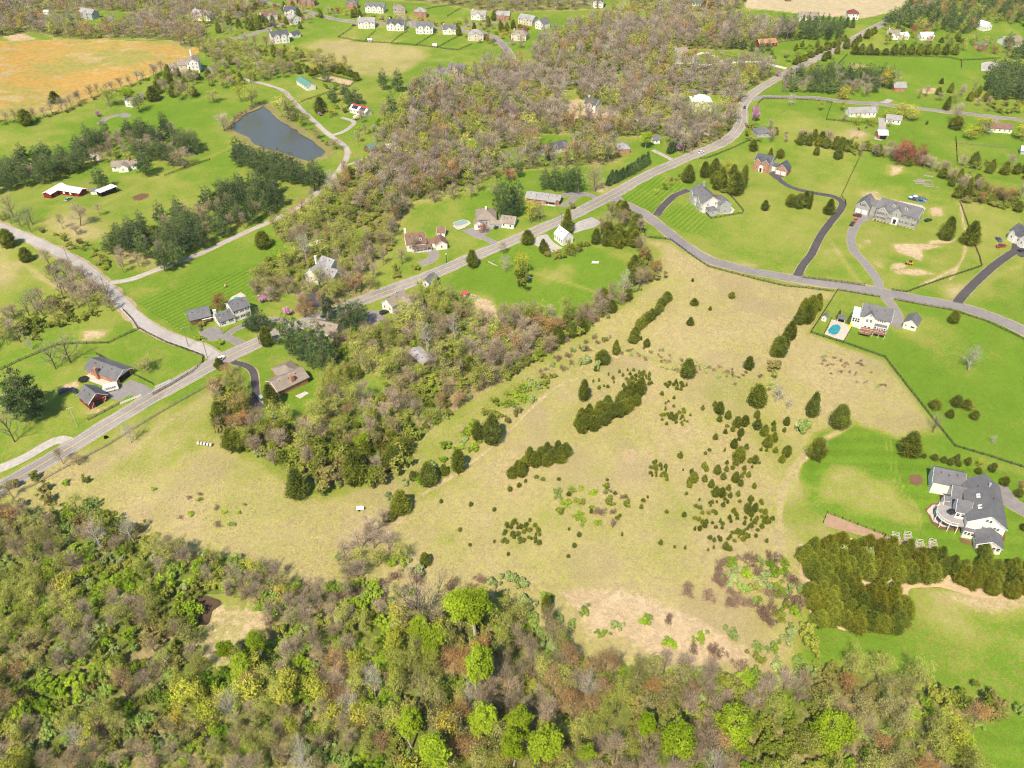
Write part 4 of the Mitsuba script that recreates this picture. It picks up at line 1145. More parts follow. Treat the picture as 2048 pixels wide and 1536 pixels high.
h.part('railing', join(*rl, tubes(np.column_stack([ring[::3], np.full(9, 2.8)]), np.column_stack([ring[::3], np.full(9, 4.1)]), .08, .08, 4)), 'white_trim')
for q in ring[1::4]:
    h.part('post', box(q[0] - .11, q[0] + .11, q[1] - .11, q[1] + .11, -.8, 2.6), 'white_trim')
h.part('deck_table', tubes([[-4.2, 4.4, 2.9]], [[-4.2, 4.4, 3.6]], .1, .1, 8), 'black_trim')
h.part('deck_parasol', trimesh.creation.cone(1.3, .5, sections=10).apply_translation((-4.2, 4.4, 4.9)), 'dark_fence_paint')

# ---- white house with pool
h = House('white_house', 'white two storey house with raised wooden deck beside the teal pool', 'house', (1715, 657), (1772, 669))
h.block(0, 0, None, 11, 7.2, 'gable', 'x', .62, .5, wins=False)
h.cross_gable(h.w * .30, 4.6, -.8, 6, 7.2, .95, win=2)
h.block(-3.6, .6, 3.6, 8.0, 5.6, 'flat', over=.1, roofm='white_metal_roof', wins=False)
for k in range(3):
    h.window(-3.6, 1.8 + k * 2.2, 3.6, 1.5, 2.6, -90), h.window(-2.8 + k * 1.1, .6, 3.8, .9, 2.4)
h.block(h.w * .55, -1.6, h.w * .38, 1.7, 4.4, 'hip', 'x', .5, .3, wins=False)
for k in range(6):
    h.window(h.w * .57 + k * 1.0, -1.6, 3.0, .75, 1.6)
for k in range(4):
    h.window(h.w * .6 + k * .95, 0, 6.2, .7, 1.1)
h.part('deck', box(1.2, h.w - .6, -4.6, -1.62, 2.0, 2.25), mat('red_decking', (.27, .13, .10), var=.25)), h.part('deck', box(.8, h.w * .45, -6.4, -4.62, 1.6, 1.85), 'red_decking')
for x in np.linspace(1.3, h.w - .7, 5):
    h.part('post', box(x - .12, x + .12, -4.6, -4.36, -1, 2.0), 'white_trim')
h.part('railing', join(tubes([[1.2, -4.6, 3.2], [.8, -6.4, 2.8], [.8, -6.4, 2.8], [h.w * .45, -6.4, 2.8], [h.w - .6, -4.6, 3.2]], [[h.w - .6, -4.6, 3.2], [h.w * .45, -6.4, 2.8], [.8, -4.6, 2.8], [h.w * .45, -4.6, 2.8], [h.w - .6, -1.7, 3.2]], .06, .06, 4)), 'white_trim')
for x, y, z_ in ((3, -5.5, 1.85), (5.5, -5.6, 1.85), (6.5, -3.2, 2.25), (9, -3.2, 2.25), (11, -3, 2.25)):
    h.part('deck_chair', cat_([box(x - .4, x + .4, y - .4, y + .4, z_ + .3, z_ + .42), box(x - .4, x + .4, y + .3, y + .42, z_ + .3, z_ + .95)]), 'brown_wood')
h = House('garage', 'small white garage with grey gable roof and black window at the end of the drive', 'garage', (1804, 656), (1830, 663))
h.block(0, 0, None, 7.5, 3.0, 'gable', 'y', .8, .4, wins=False), h.window(h.w * .72, 0, 1.7, 1.6, .8, trim='black_trim'), h.window(h.w * .2, 0, 1.6, .7, 1.0), h.door(0, 4, 2.6, 2.2, -90, 'white_trim', 'garage_door')
h = House('garden_shed', 'tiny white shed with grey roof near the pool fence corner', 'shed', (1642, 641), (1651, 644))
h.block(0, 0, None, 3.2, 2.2, 'gable', 'y', .9, .2, wins=False), h.window(h.w * .5, 0, 1.3, .5, .7, trim='black_trim')
h = House('pool_cabana', 'small open grey roofed cabana with dark curtain at the head of the teal pool', 'cabana', (1674, 645), (1687, 648))
h.block(0, 1.6, None, 1.6, 2.4, 'flat', over=.3, wins=False, wall='dark_fence_paint'), h.part('post', cat_([box(-.1, .1, -.1, .1, -.5, 2.4), box(h.w - .1, h.w + .1, -.1, .1, -.5, 2.4)]), 'white_trim'), h.part('canopy', slab([-.3, -.4, 2.5], [h.w + .3, -.4, 2.5], [h.w + .3, 1.8, 2.9], [-.3, 1.8, 2.9], .15), 'grey_shingle')

# ---- grey mansion
h = House('stone_mansion', 'long grey stone mansion with two white dormers and pool terrace behind', 'house', (1748, 438), (1829, 457))
h.wall, h.roofm = 'grey_stone', 'dark_shingle' if False else 'grey_shingle'
h.block(0, 0, None, 11, 6.4, 'gable', 'x', .7, .45, shut='dark_fence_paint', step=3.0)
h.cross_gable(3.4, 6.5, -1.0, 6, 5.0, .95, win=3, shut='dark_fence_paint'), h.cross_gable(h.w * .5, 4.6, -.8, 6, 6.6, .95, win=1)
h.part('entrance', box(h.w * .5 - 1.6, h.w * .5 + 1.6, -1.25, -.82, -.6, 3.6), 'white_trim'), h.door(h.w * .5, -1.26, 1.6, 2.6)
h.dormer(h.w * .36, 2.2, 8.0), h.dormer(h.w * .66, 2.2, 8.0)
h.part('plinth', box(-.3, h.w + .3, -1.9, -1.5, -.8, .1), 'pale_concrete')
h.block(-6.0, 4.0, 6.2, 7.0, 5.2, 'gable', 'x', .6, .35, wins=False)
h.block(-11.6, .5, 7.6, 11, 4.6, 'gable', 'y', .95, .4, wins=False)
for k in range(2):
    h.door(-9.7 + k * 3.6, .5, 3.0, 2.4, 0, 'white_trim', 'garage_door'), h.window(-8.6 + k * 1.5, .5, 5.4, 1.0, 1.6, shut='dark_fence_paint')
for k in range(12):
    x = 1.2 + k * (h.w - 2.4) / 11
    if abs(x - h.w / 2) > 2:
        kk = obj('foundation_shrub', trimesh.creation.icosphere(subdivisions=2, radius=.55).apply_translation((x, -2.6, .3)), 'dark_thicket' if k % 3 else 'maroon_buds', h.key, True, uv=np.tile([.4, .7], (162, 1)), to=h.m)

# ---- white house with terrace on the corner lot
h = House('corner_house', 'white house with long grey roof and stone terrace inside a black fenced corner yard', 'house', (1378, 399), (1405, 426))
h.wall = 'grey_siding'
h.block(0, 0, None, 10, 6.2, 'gable', 'x', .65, .45, wall='white_siding', step=2.6, door=True)
h.cross_gable(h.w * .25, 4.0, -1.2, 6, 6.2, .9, win=1, wall='grey_stone'), h.cross_gable(h.w * .75, 4.4, -1.2, 6, 5.6, .9, win=1, wall='grey_stone')
h.block(h.w, 1.5, 4.6, 5.0, 3.2, 'hip', 'y', .5, .35)
h.block(h.w - 4, 8.6, 8.0, 6.5, 5.6, 'gable', 'x', .7, .4)
h.chimney(2, 7, 11, 1.0, 'grey_stone', 7)
h = House('terrace_pavilion', 'dark roofed grill pavilion standing on the corner house terrace', 'pavilion', (1425, 418), (1438, 419))
h.part('roof', slab([-.3, -.3, 2.4], [h.w + .3, -.3, 2.4], [h.w + .3, 3.4, 3.0], [-.3, 3.4, 3.0], .2), 'dark_shingle')
for x in (0, h.w):
    for y in (0, 3):
        h.part('post', box(x - .1, x + .1, y - .1, y + .1, -.6, 2.5), 'white_trim')

# ---- brick house
h = House('brick_house', 'red brick house with dark roof and white side wall above the dark drive', 'house', (1506, 339), (1537, 347))
h.wall, h.roofm = 'red_brick', 'dark_shingle'
h.block(0, 0, None, 9.5, 6.2, 'gable', 'x', .65, .4, step=2.4)
h.cross_gable(2.2, 4.0, -.9, 6, 6.2, .95, win=1), h.cross_gable(h.w - 2.6, 4.0, -.9, 6, 6.2, .95, win=1)
h.part('side_cladding', box(h.w + .01, h.w + .06, .1, 9.4, -1, 6.2), 'white_siding')
h.part('entrance', box(h.w * .5 - 1.3, h.w * .5 + 1.3, -1.3, -.02, -.6, 3.8), 'white_trim'), h.door(h.w * .5, -1.31, 1.3, 2.5)
h.block(h.w, 5.5, 5.0, 4.5, 3.0, 'gable', 'x', .5, .3, wall='white_siding')
h.block(h.w + 3.4, 1.5, 7.2, 7.5, 3.4, 'gable', 'y', 1.0, .4, wins=False)
for k in range(2):
    h.door(h.w + 5.2 + k * 3.4, 1.5, 2.9, 2.4, 0, 'white_trim', 'garage_door'), h.window(h.w + 6.4 + k * 1.3, 1.5, 4.4, .8, 1.2)
# ---- half seen house at the right edge
h = House('edge_house', 'white house with dark roof and dormers cut by the right edge beside parked cars', 'house', (2013, 477), (2052, 500))
h.roofm = 'dark_shingle'
h.block(0, 0, None, 9, 4.6, 'gable', 'x', .8, .4, step=2.2), h.cross_gable(3, 3.6, -.8, 5, 4.6, 1.0, win=1), h.cross_gable(10, 3.6, -.8, 5, 4.6, 1.0, win=1)

# ---- brick ranch with garage and red barn on the left
h = House('ranch_house', 'long low brick ranch house with slate grey roof and open garage beside the bus', 'house', (174, 747), (236, 770))
h.wall, h.roofm = 'red_brick', 'dark_shingle'
h.roofm = 'grey_shingle'
h.block(0, 0, None, 8.6, 2.9, 'gable', 'x', .52, .6, step=3.6, sides=False)
h.part('garage_opening', box(h.w + .01, h.w + .05, 1.4, 7.0, -.4, 2.5), 'dark_opening'), h.part('gable_cladding', trimesh.creation.extrude_polygon(Polygon([(.3, 2.9), (8.3, 2.9), (4.3, 5.0)]), .06), 'white_siding', at=T().translate([h.w + .07, 0, 0]).rotate([0, 0, 1], 90).rotate([1, 0, 0], 90))
h.chimney(h.w * .42, -.45, 5.6, 1.3, 'red_brick', -.6)
h.part('terrace', box(1, h.w - 2, -3.2, -.02, -.8, .08), 'pale_concrete')
h = House('red_barn', 'dark red barn with grey roof and white door cross braces by the road', 'barn', (182, 820), (217, 800))
h.wall, h.roofm = 'barn_red', 'dark_shingle'
h.roofm = 'grey_shingle'
h.block(0, 0, None, 8.2, 3.1, 'gable', 'y', .78, .45, wins=False)
h.part('door_opening', box(h.w / 2 - 1.6, h.w / 2 + 1.6, -.06, 0, -.4, 2.5), 'dark_opening')
for q in (-1, 1):
    x = h.w / 2 + q * 2.6
    d_ = h.part('door', box(x - .95, x + .95, -.1, -.01, -.3, 2.5), 'barn_red')
    obj('brace', join(*[tubes([[x - .9, -.13, a_]], [[x + .9, -.13, b_]], .06, .06, 4) for a_, b_ in ((-.2, 2.4), (2.4, 2.4), (-.2, -.2))]), 'white_trim', d_, to=h.m)
h.window(h.w / 2, 0, 4.6, 1.1, 1.0), h.window(0, 4, 1.6, 1.0, 1.0, -90)

# ---- brick ranch in the trees, white colonial and its barn
h = House('brick_ranch_house', 'low brick house with grey brown hipped roof at the end of the narrow dark drive', 'house', (559, 792), (617, 766))
h.wall, h.roofm = 'red_brick', 'taupe_shingle'
h.block(0, 0, None, 9.0, 2.9, 'gable', 'x', .5, .7, step=3.2), h.block(h.w - 8, 4.0, 8.2, 10.5, 2.9, 'hip', 'y', .5, .7), h.chimney(h.w * .55, 1.0, 6.0, 1.3)
h = House('colonial_house', 'white two part colonial house with black shutters near the road junction', 'house', (441, 655), (505, 634))
h.wall, h.roofm = 'white_siding', 'pale_shingle'
h.roofm = 'grey_shingle'
h.block(h.w * .48, .6, h.w * .52, 8.5, 5.6, 'gable', 'x', .55, .4, shut='dark_fence_paint', step=2.3), h.block(0, 0, h.w * .48, 7.5, 3.0, 'gable', 'x', .7, .4, shut='dark_fence_paint', step=2.6), h.chimney(.3, 4.0, 7.2, 1.2, 'white_siding', 2)
h = House('brown_barn', 'weathered brown barn with grey roof behind the colonial house drive', 'barn', (383, 651), (424, 643))
h.wall = 'brown_wood'
h.block(0, 0, None, 9, 2.9, 'gable', 'x', .55, .5, wins=False), h.part('beam', box(h.w * .55, h.w + 1, -1.5, -1.2, 2.3, 2.6), 'white_trim')
h = House('gabled_white_house', 'white house with crossing pale grey roofs above a small dark parking court', 'house', (611, 561), (638, 570))
h.roofm = 'pale_shingle'
h.block(0, 0, None, 12, 4.6, 'gable', 'y', .7, .4, step=2.5), h.block(h.w - .5, 3.5, 6.2, 9, 3.2, 'gable', 'x', .7, .4), h.block(1.5, 9, 7.5, 7, 5.8, 'gable', 'x', .7, .4), h.chimney(.2, 9, 9.2, .9, 'white_siding', 3)
h = House('brown_roof_house', 'white farmhouse with long brown roof, white chimney and columned porch', 'house', (815, 504), (862, 499))
h.roofm = 'brown_shingle'
h.block(0, 0, h.w * .8, 9.0, 4.4, 'gable', 'x', .85, .4, step=2.6), porch(h, 2.5, h.w, -.0, 2.0, 2.5, 'brown_shingle', 6)
h.block(h.w * .8, 1.5, 6, 4, 2.8, 'gable', 'x', .7, .3), h.block(h.w * .8 + 5, -1.5, 6.0, 7, 2.9, 'gable', 'y', .7, .4), h.dormer(h.w * .3, 1.0, 5.4), h.dormer(h.w * .6, 1.0, 5.4), h.chimney(.2, 5.5, 10.4, 1.0, 'white_siding', 3)
h = House('garden_house', 'small white outbuilding with brown roof behind the brown roofed farmhouse', 'shed', (874, 474), (890, 474))
h.roofm = 'brown_shingle'
h.block(0, 0, None, 5.5, 2.6, 'gable', 'x', .8, .3, step=2.2)
h = House('hip_roof_house', 'pale house with broad tan hipped roof beside the covered pool', 'house', (954, 457), (996, 455))
h.wall, h.roofm = 'grey_siding', 'taupe_shingle'
h.block(0, 1.5, h.w * .9, 12, 4.2, 'hip', 'x', .6, .6), h.block(-1.5, -1.5, 5, 5, 2.8, 'gable', 'y', .7, .3, wall='white_siding'), h.block(h.w * .6, -1.0, 6, 4, 2.8, 'gable', 'x', .6, .3), h.chimney(h.w * .45, 7, 9, .9, 'white_siding', 5)
h = House('garage', 'white garage wing with tan roof right of the broad hipped roof', 'garage', (1001, 455), (1027, 458))
h.roofm = 'taupe_shingle'
h.block(0, 0, None, 8, 3.0, 'gable', 'x', .65, .4, step=2.8)
h = House('chapel', 'small white chapel with mint green metal roof between gravel lots', 'chapel', (1108, 479), (1125, 492))
h.roofm = 'mint_metal_roof'
h.block(0, 0, None, 6.8, 3.9, 'gable', 'x', 1.0, .3, wins=False)
for k in range(4):
    h.window((k + .5) * h.w / 4, 0, 2.2, .8, 2.0)
h.window(h.w, 2.2, 2.2, .8, 2.0, 90), h.window(h.w, 4.6, 2.2, .8, 2.0, 90)
h = House('circular_drive_house', 'low brick house with pale grey roof beside the circular drive', 'house', (1052, 405), (1092, 410))
h.wall, h.roofm = 'red_brick', 'pale_shingle'
h.block(0, 0, None, 9, 3.0, 'gable', 'x', .45, .6, step=3), h.block(h.w - 1, 2.0, 8, 7, 2.8, 'gable', 'x', .45, .5), porch(h, h.w * .8, h.w + 5.5, 1.9, 2.4, 2.3, 'pale_shingle', 3)
h = House('roadside_house', 'white gabled house with grey roof and dark car in its drive below the road', 'house', (765, 619), (786, 629))
h.roofm = 'taupe_shingle'
h.block(0, 0, None, 11, 4.4, 'gable', 'y', .75, .4, step=2.2), h.block(h.w - .5, 5, 5.5, 7, 3.2, 'gable', 'x', .7, .35)
h = House('derelict_shed', 'long derelict shed with rusting grey sheet roof lost among the trees', 'shed', (817, 712), (845, 738))
h.wall, h.roofm = 'brown_wood', 'rusty_metal_roof'
h.block(0, 0, None, 6, 2.4, 'gable', 'x', .3, .3, wins=False)
h = House('derelict_hut', 'little square hut with rusty sheet roof beside the long derelict shed', 'shed', (789, 716), (801, 716))
h.wall, h.roofm = 'brown_wood', 'rusty_metal_roof'
h.block(0, 0, None, 3.5, 2.3, 'flat', over=.3, wins=False)
h = House('stable', 'red walled stable with L shaped white roof and clutter in its yard', 'stable', (113, 391), (155, 396))
h.wall, h.roofm = 'barn_red', 'white_metal_roof'
h.block(0, 2, None, 6.0, 2.4, 'gable', 'x', .4, .6, wins=False), h.block(-4.5, -4.5, 5.4, 12.5, 2.4, 'gable', 'y', .4, .4, wins=False)
for k in range(5):
    h.door(1.8 + k * 2.3, 2.0, 1.1, 2.0, 0, 'white_trim' if k % 2 else 'dark_opening')
h = House('open_shed', 'open fronted shed with flat white roof on the lawn right of the stable', 'shed', (209, 396), (240, 386))
h.block(0, 2.4, None, 4.4, 2.8, 'flat', over=.5, wall='dark_opening', roofm='white_metal_roof', wins=False)
h = House('garden_shed', 'small white shed with grey gable roof left of the open fronted shed', 'shed', (183, 390), (196, 389))
h.block(0, 0, None, 3.6, 2.2, 'gable', 'x', .6, .2, wins=False)
h = House('bungalow', 'pale bungalow with taupe roof among pines beyond the stable', 'house', (224, 346), (272, 342))
h.roofm = 'taupe_shingle'
h.block(0, 2, h.w * .55, 8, 2.8, 'gable', 'x', .5, .5), h.block(h.w * .3, -.5, 6, 8, 2.9, 'gable', 'y', .6, .4), h.block(h.w * .5, 3, h.w * .5, 7.5, 2.8, 'gable', 'x', .5, .5), h.chimney(h.w * .7, 6, 6.2, .9)
h = House('hilltop_mansion', 'tall cream mansion with taupe roof and walkout basement above the pond', 'house', (360, 146), (401, 145))
h.wall, h.roofm = 'cream_siding', 'taupe_shingle'
h.block(h.w * .45, -1.5, h.w * .55, 12, 8.2, 'gable', 'y', .6, .4, floors=3, wall='white_siding', step=2.2), h.block(0, 0, h.w * .5, 10, 6.0, 'gable', 'x', .6, .4, step=2.6), h.chimney(h.w * .6, 11, 14, 1.2, 'white_siding', 6)
h = House('mansion_wing', 'low cream garage wing with brown roof left of the hilltop mansion', 'garage', (329, 143), (355, 145))
h.wall, h.roofm = 'cream_siding', 'taupe_shingle'
h.block(0, 0, None, 9, 3.0, 'hip', 'x', .6, .5)

# ---- smaller and farther buildings: name, label, category, A, B, wall, roof, depth, height, roof form, axis, extra
FAR = [
 ('blue_grey_house', 'grey blue house standing alone before the wood at top left', 'house', (161, 37), (186, 40), 'grey_siding', 'pale_shingle', 9, 5.6, 'gable', 'x', 1),
 ('porch_house', 'white house with navy roof, porch and detached garage below the village road', 'house', (546, 88), (580, 85), 'white_siding', 'dark_shingle', 10, 6, 'gable', 'x', 2),
 ('garage', 'small white garage with navy roof right of the porch house', 'garage', (586, 77), (602, 74), 'white_siding', 'dark_shingle', 6, 3, 'gable', 'x', 0),
 ('tree_row_house', 'white gabled house with grey roof behind a young orchard row', 'house', (385, 41), (421, 42), 'white_siding', 'pale_shingle', 9, 5, 'gable', 'x', 1),
 ('village_house', 'white gable ended house half hidden by bare trees beside the lower village road', 'house', (528, 43), (556, 39), 'white_siding', 'brown_shingle', 9, 5.2, 'gable', 'x', 1),
 ('village_house', 'white house with dark roof and tall left gable at the bend of the village road', 'house', (571, 34), (598, 33), 'white_siding', 'dark_shingle', 9, 6, 'gable', 'x', 1),
 ('village_house', 'white house with pale grey roof behind a dark spruce at the village road', 'house', (583, 50), (603, 47), 'white_siding', 'pale_shingle', 9, 5.4, 'gable', 'y', 0),
 ('village_house', 'tan and white house at the top edge above the village road', 'house', (499, 13), (528, 9), 'cream_siding', 'grey_shingle', 9, 5.4, 'gable', 'x', 1),
 ('village_house', 'small brick house at the top edge left of the large dark roofed brick house', 'house', (574, 7), (594, 7), 'red_brick', 'grey_shingle', 8, 5, 'gable', 'x', 0),
 ('village_house', 'large brick house with steep dark roof at the top edge', 'house', (600, 13), (629, 13), 'red_brick', 'dark_shingle', 10, 6, 'gable', 'x', 2),
 ('village_house', 'brick house with grey hipped roof beside a dark spruce left of the white gabled house', 'house', (693, 19), (715, 18), 'red_brick', 'grey_shingle', 9, 6, 'hip', 'x', 1),
 ('village_house', 'wide white house with three pointed gables and red brick base', 'house', (731, 25), (767, 27), 'white_siding', 'grey_shingle', 10, 6, 'gable', 'x', 3),
 ('village_house', 'tan stone house with taupe hipped roof by the turning circle', 'house', (788, 30), (811, 30), 'tan_stone', 'taupe_shingle', 9, 6, 'hip', 'x', 1),
 ('village_house', 'brick and white house with pale roof right of the tan stone house', 'house', (829, 35), (853, 36), 'red_brick', 'pale_shingle', 9, 5.6, 'hip', 'x', 1),
 ('village_house', 'white house with pale roof, first of the back to back row above the fenced yards', 'house', (717, 57), (750, 57), 'white_siding', 'pale_shingle', 10, 6, 'gable', 'x', 1),
 ('village_house', 'white house with navy roof in the row above the fenced yards', 'house', (774, 61), (808, 62), 'white_siding', 'dark_shingle', 10, 6.2, 'gable', 'x', 2),
 ('village_house', 'tall white house with grey roof and gable tower in the row above the fenced yards', 'house', (832, 68), (866, 68), 'white_siding', 'grey_shingle', 11, 6.8, 'gable', 'x', 2),
 ('village_house', 'lower white house with blue grey roof between shrubs in the row above the fenced yards', 'house', (886, 69), (912, 69), 'white_siding', 'grey_shingle', 9, 5, 'gable', 'x', 1),
 ('village_house', 'cream house with pale roof, last of the row beside the bending road', 'house', (936, 82), (967, 82), 'cream_siding', 'pale_shingle', 10, 6.2, 'hip', 'x', 1),
 ('village_house', 'grey and white house with pale roof, left end of the upper right row', 'house', (942, 40), (971, 40), 'white_siding', 'pale_shingle', 9, 5, 'gable', 'x', 1),
 ('village_house', 'brick fronted house with pale roof, middle of the upper right row', 'house', (993, 41), (1018, 42), 'red_brick', 'pale_shingle', 9, 5.4, 'gable', 'x', 1),
 ('village_house', 'pale house with broad grey roof, right end of the upper right row', 'house', (1036, 47), (1064, 52), 'cream_siding', 'pale_shingle', 10, 5.4, 'gable', 'x', 1),
 ('village_house', 'bright white steep gabled house by the dark hedge at the end of the village', 'house', (1070, 57), (1085, 60), 'white_siding', 'grey_shingle', 10, 6, 'gable', 'y', 0),
 ('village_house', 'tan house with brown grey roof right of the bending road', 'house', (1022, 81), (1052, 82), 'cream_siding', 'taupe_shingle', 9, 5.4, 'hip', 'x', 1),
 ('stone_house', 'tan stone house with grey roof and terrace alone on the big meadow', 'house', (897, 155), (927, 157), 'tan_stone', 'grey_shingle', 10, 6.4, 'gable', 'x', 1),
 ('far_white_house', 'white house with grey roof in a green clearing at the top edge', 'house', (1186, 15), (1206, 16), 'white_siding', 'grey_shingle', 10, 6, 'gable', 'x', 2),
 ('drive_house', 'grey gabled house at the end of the white gravel drive', 'house', (1351, 123), (1374, 123), 'grey_siding', 'taupe_shingle', 10, 6.5, 'gable', 'x', 2),
 ('teal_roof_house', 'white house with pale teal roof behind bare trees near the junction', 'house', (1382, 224), (1422, 222), 'white_siding', 'mint_metal_roof', 11, 6.4, 'hip', 'x', 1),
 ('orange_roof_house', 'long low red house with orange roof in the clearing beyond the woods', 'house', (1518, 96), (1553, 92), 'barn_red', 'orange_shingle', 8, 3, 'gable', 'x', 0),
 ('teal_barn', 'long white building with bright teal roof at the top edge', 'barn', (1383, 12), (1402, 13), 'white_siding', 'green_metal_roof', 8, 3, 'gable', 'x', 0),
 ('brown_roof_building', 'orange walled house with brown hipped roof at the top edge', 'house', (1411, 14), (1428, 14), 'red_brick', 'maroon_shingle', 9, 4, 'hip', 'x', 0),
 ('long_grey_house', 'long low house with grey roof behind the clipped evergreen row', 'house', (1598, 42), (1634, 41), 'white_siding', 'taupe_shingle', 10, 3.2, 'gable', 'x', 0),
 ('maroon_roof_house', 'white house with maroon hipped roof beside the pale stubble field', 'house', (1694, 40), (1716, 40), 'white_siding', 'maroon_shingle', 10, 5, 'hip', 'x', 0),
 ('pine_edge_house', 'white house with grey roof at the pine edge, left of the three', 'house', (1772, 78), (1796, 80), 'white_siding', 'taupe_shingle', 9, 4, 'gable', 'x', 1),
 ('pine_edge_house', 'small white house with bright roof at the pine edge, middle of the three', 'house', (1803, 81), (1817, 79), 'white_siding', 'white_metal_roof', 8, 3, 'gable', 'x', 0),
 ('pine_edge_house', 'white house with raised centre roof at the pine edge, right of the three', 'house', (1841, 81), (1866, 81), 'white_siding', 'white_metal_roof', 8, 3.4, 'gable', 'x', 0),
 ('wood_edge_house', 'white house half hidden in orange trees at top right', 'house', (1966, 63), (1982, 60), 'white_siding', 'white_metal_roof', 9, 4, 'gable', 'y', 0),
 ('teal_roof_cottage', 'brick cottage with teal grey roof right of the clipped evergreen row', 'house', (1946, 97), (1962, 103), 'red_brick', 'grey_shingle', 9, 4, 'hip', 'x', 0),
 ('long_barn', 'long white barn with plain grey roof near the right edge', 'barn', (2009, 94), (2042, 94), 'white_siding', 'taupe_shingle', 12, 3.6, 'gable', 'x', 0),
 ('crossroad_ranch', 'long white ranch house with grey roof in a fenced yard on the cross road', 'house', (1698, 234), (1750, 236), 'white_siding', 'pale_shingle', 8, 3, 'gable', 'x', 0),
 ('crossroad_cottage', 'small white cottage with patio right of the long white ranch house', 'house', (1771, 246), (1800, 250), 'white_siding', 'pale_shingle', 7, 3, 'gable', 'x', 0),
 ('green_roof_stable', 'open brick stable with mint green roof at the end of the gravel lane', 'stable', (1756, 278), (1774, 279), 'red_brick', 'mint_metal_roof', 7, 2.8, 'gable', 'x', 0),
 ('right_edge_ranch', 'long white ranch house with brown roof under yellow green trees near the right edge', 'house', (1973, 264), (2022, 267), 'white_siding', 'brown_shingle', 8, 3, 'gable', 'x', 0),
 ('tractor_barn', 'grey roofed open barn with orange tractor shade behind the cross road cedars', 'barn', (1788, 183), (1811, 184), 'red_brick', 'pale_shingle', 9, 3, 'gable', 'x', 0),
 ('brush_house', 'low grey roofed house hidden in the brush below the fast road bend', 'house', (1514, 276), (1544, 274), 'grey_siding', 'grey_shingle', 9, 2.8, 'hip', 'x', 0),
 ('solar_roof_house', 'white house with red roof edge and dark solar panels near the pond lane', 'house', (700, 225), (731, 234), 'white_siding', 'white_metal_roof', 7, 3, 'gable', 'x', 0),
 ('green_roof_barn', 'white barn with deep green roof beside the garden plot', 'barn', (594, 169), (615, 182), 'white_siding', 'green_metal_roof', 7, 3.2, 'gable', 'x', 0),
 ('green_roof_shed', 'dark timber shed with pale green roof beside the grass track', 'shed', (741, 307), (756, 301), 'brown_wood', 'green_metal_roof', 6, 2.8, 'gable', 'x', 0),
 ('pump_house', 'tiny white shed on the grass track right of the green roofed shed', 'shed', (774, 297), (782, 296), 'white_siding', 'white_metal_roof', 2.5, 2, 'flat', 'x', 0),
 ('blue_roof_ranch', 'long ranch house with blue grey roof in the clearing above the pines', 'house', (1098, 310), (1137, 301), 'white_siding', 'dark_shingle', 8.5, 3, 'gable', 'x', 0),
 ('ranch_wing', 'grey gable wing with white porch at the left end of the blue roofed ranch', 'house', (1083, 312), (1097, 310), 'grey_siding', 'dark_shingle', 6, 3, 'gable', 'y', 0),
 ('brick_cottage', 'brick cottage with pale roof behind the double hedge', 'house', (1236, 309), (1260, 307), 'red_brick', 'pale_shingle', 9, 3, 'hip', 'x', 0),
 ('blue_roof_shed', 'small shed with blue grey roof under a lime green tree', 'shed', (1306, 288), (1320, 287), 'white_siding', 'grey_shingle', 6, 2.6, 'gable', 'x', 0),
 ('hidden_house', 'pale roofed house almost covered by bare branches behind the tall pines', 'house', (624, 671), (668, 680), 'white_siding', 'taupe_shingle', 9, 3, 'gable', 'x', 0),
 ('roadside_cottage', 'small grey roofed cottage right against the main road', 'house', (845, 573), (858, 577), 'white_siding', 'grey_shingle', 8, 3, 'gable', 'y', 0),
 ('new_house', 'unfinished house with dark roof and white wrapped walls on bare orange earth', 'house', (1168, 222), (1190, 226), 'white_siding', 'dark_shingle', 9, 5.6, 'gable', 'x', 1),
 ('field_shed', 'small pale blue shed at the right edge beyond the pasture', 'shed', (2040, 309), (2056, 310), 'grey_siding', 'white_metal_roof', 6, 2.6, 'gable', 'x', 0),
 ('yard_shed', 'tiny white play shed on the back fence, left of two', 'shed', (736, 84), (743, 84), 'white_siding', 'white_metal_roof', 2.6, 2, 'gable', 'x', 0),
 ('yard_shed', 'tiny white play shed on the back fence, right of two', 'shed', (866, 95), (873, 95), 'white_siding', 'white_metal_roof', 2.6, 2, 'gable', 'x', 0),
 ('lawn_shed', 'tiny white shed in the green clearing at top left', 'shed', (88, 29), (97, 29), 'white_siding', 'white_metal_roof', 4, 2.4, 'gable', 'x', 0),
 ('teal_trim_house', 'white house among lime green trees with a paved court left of the pine grove', 'house', (252, 213), (266, 215), 'white_siding', 'grey_shingle', 9, 5, 'gable', 'x', 0),
 ('blue_roof_hut', 'small hut with blue grey roof above the lime green trees', 'shed', (277, 202), (288, 201), 'grey_siding', 'grey_shingle', 5, 2.6, 'gable', 'x', 0),
 ('tan_field_house', 'bare timber shed above the tan crop field', 'shed', (1572, 3), (1582, 3), 'brown_wood', 'grey_shingle', 5, 3, 'gable', 'x', 0),
]
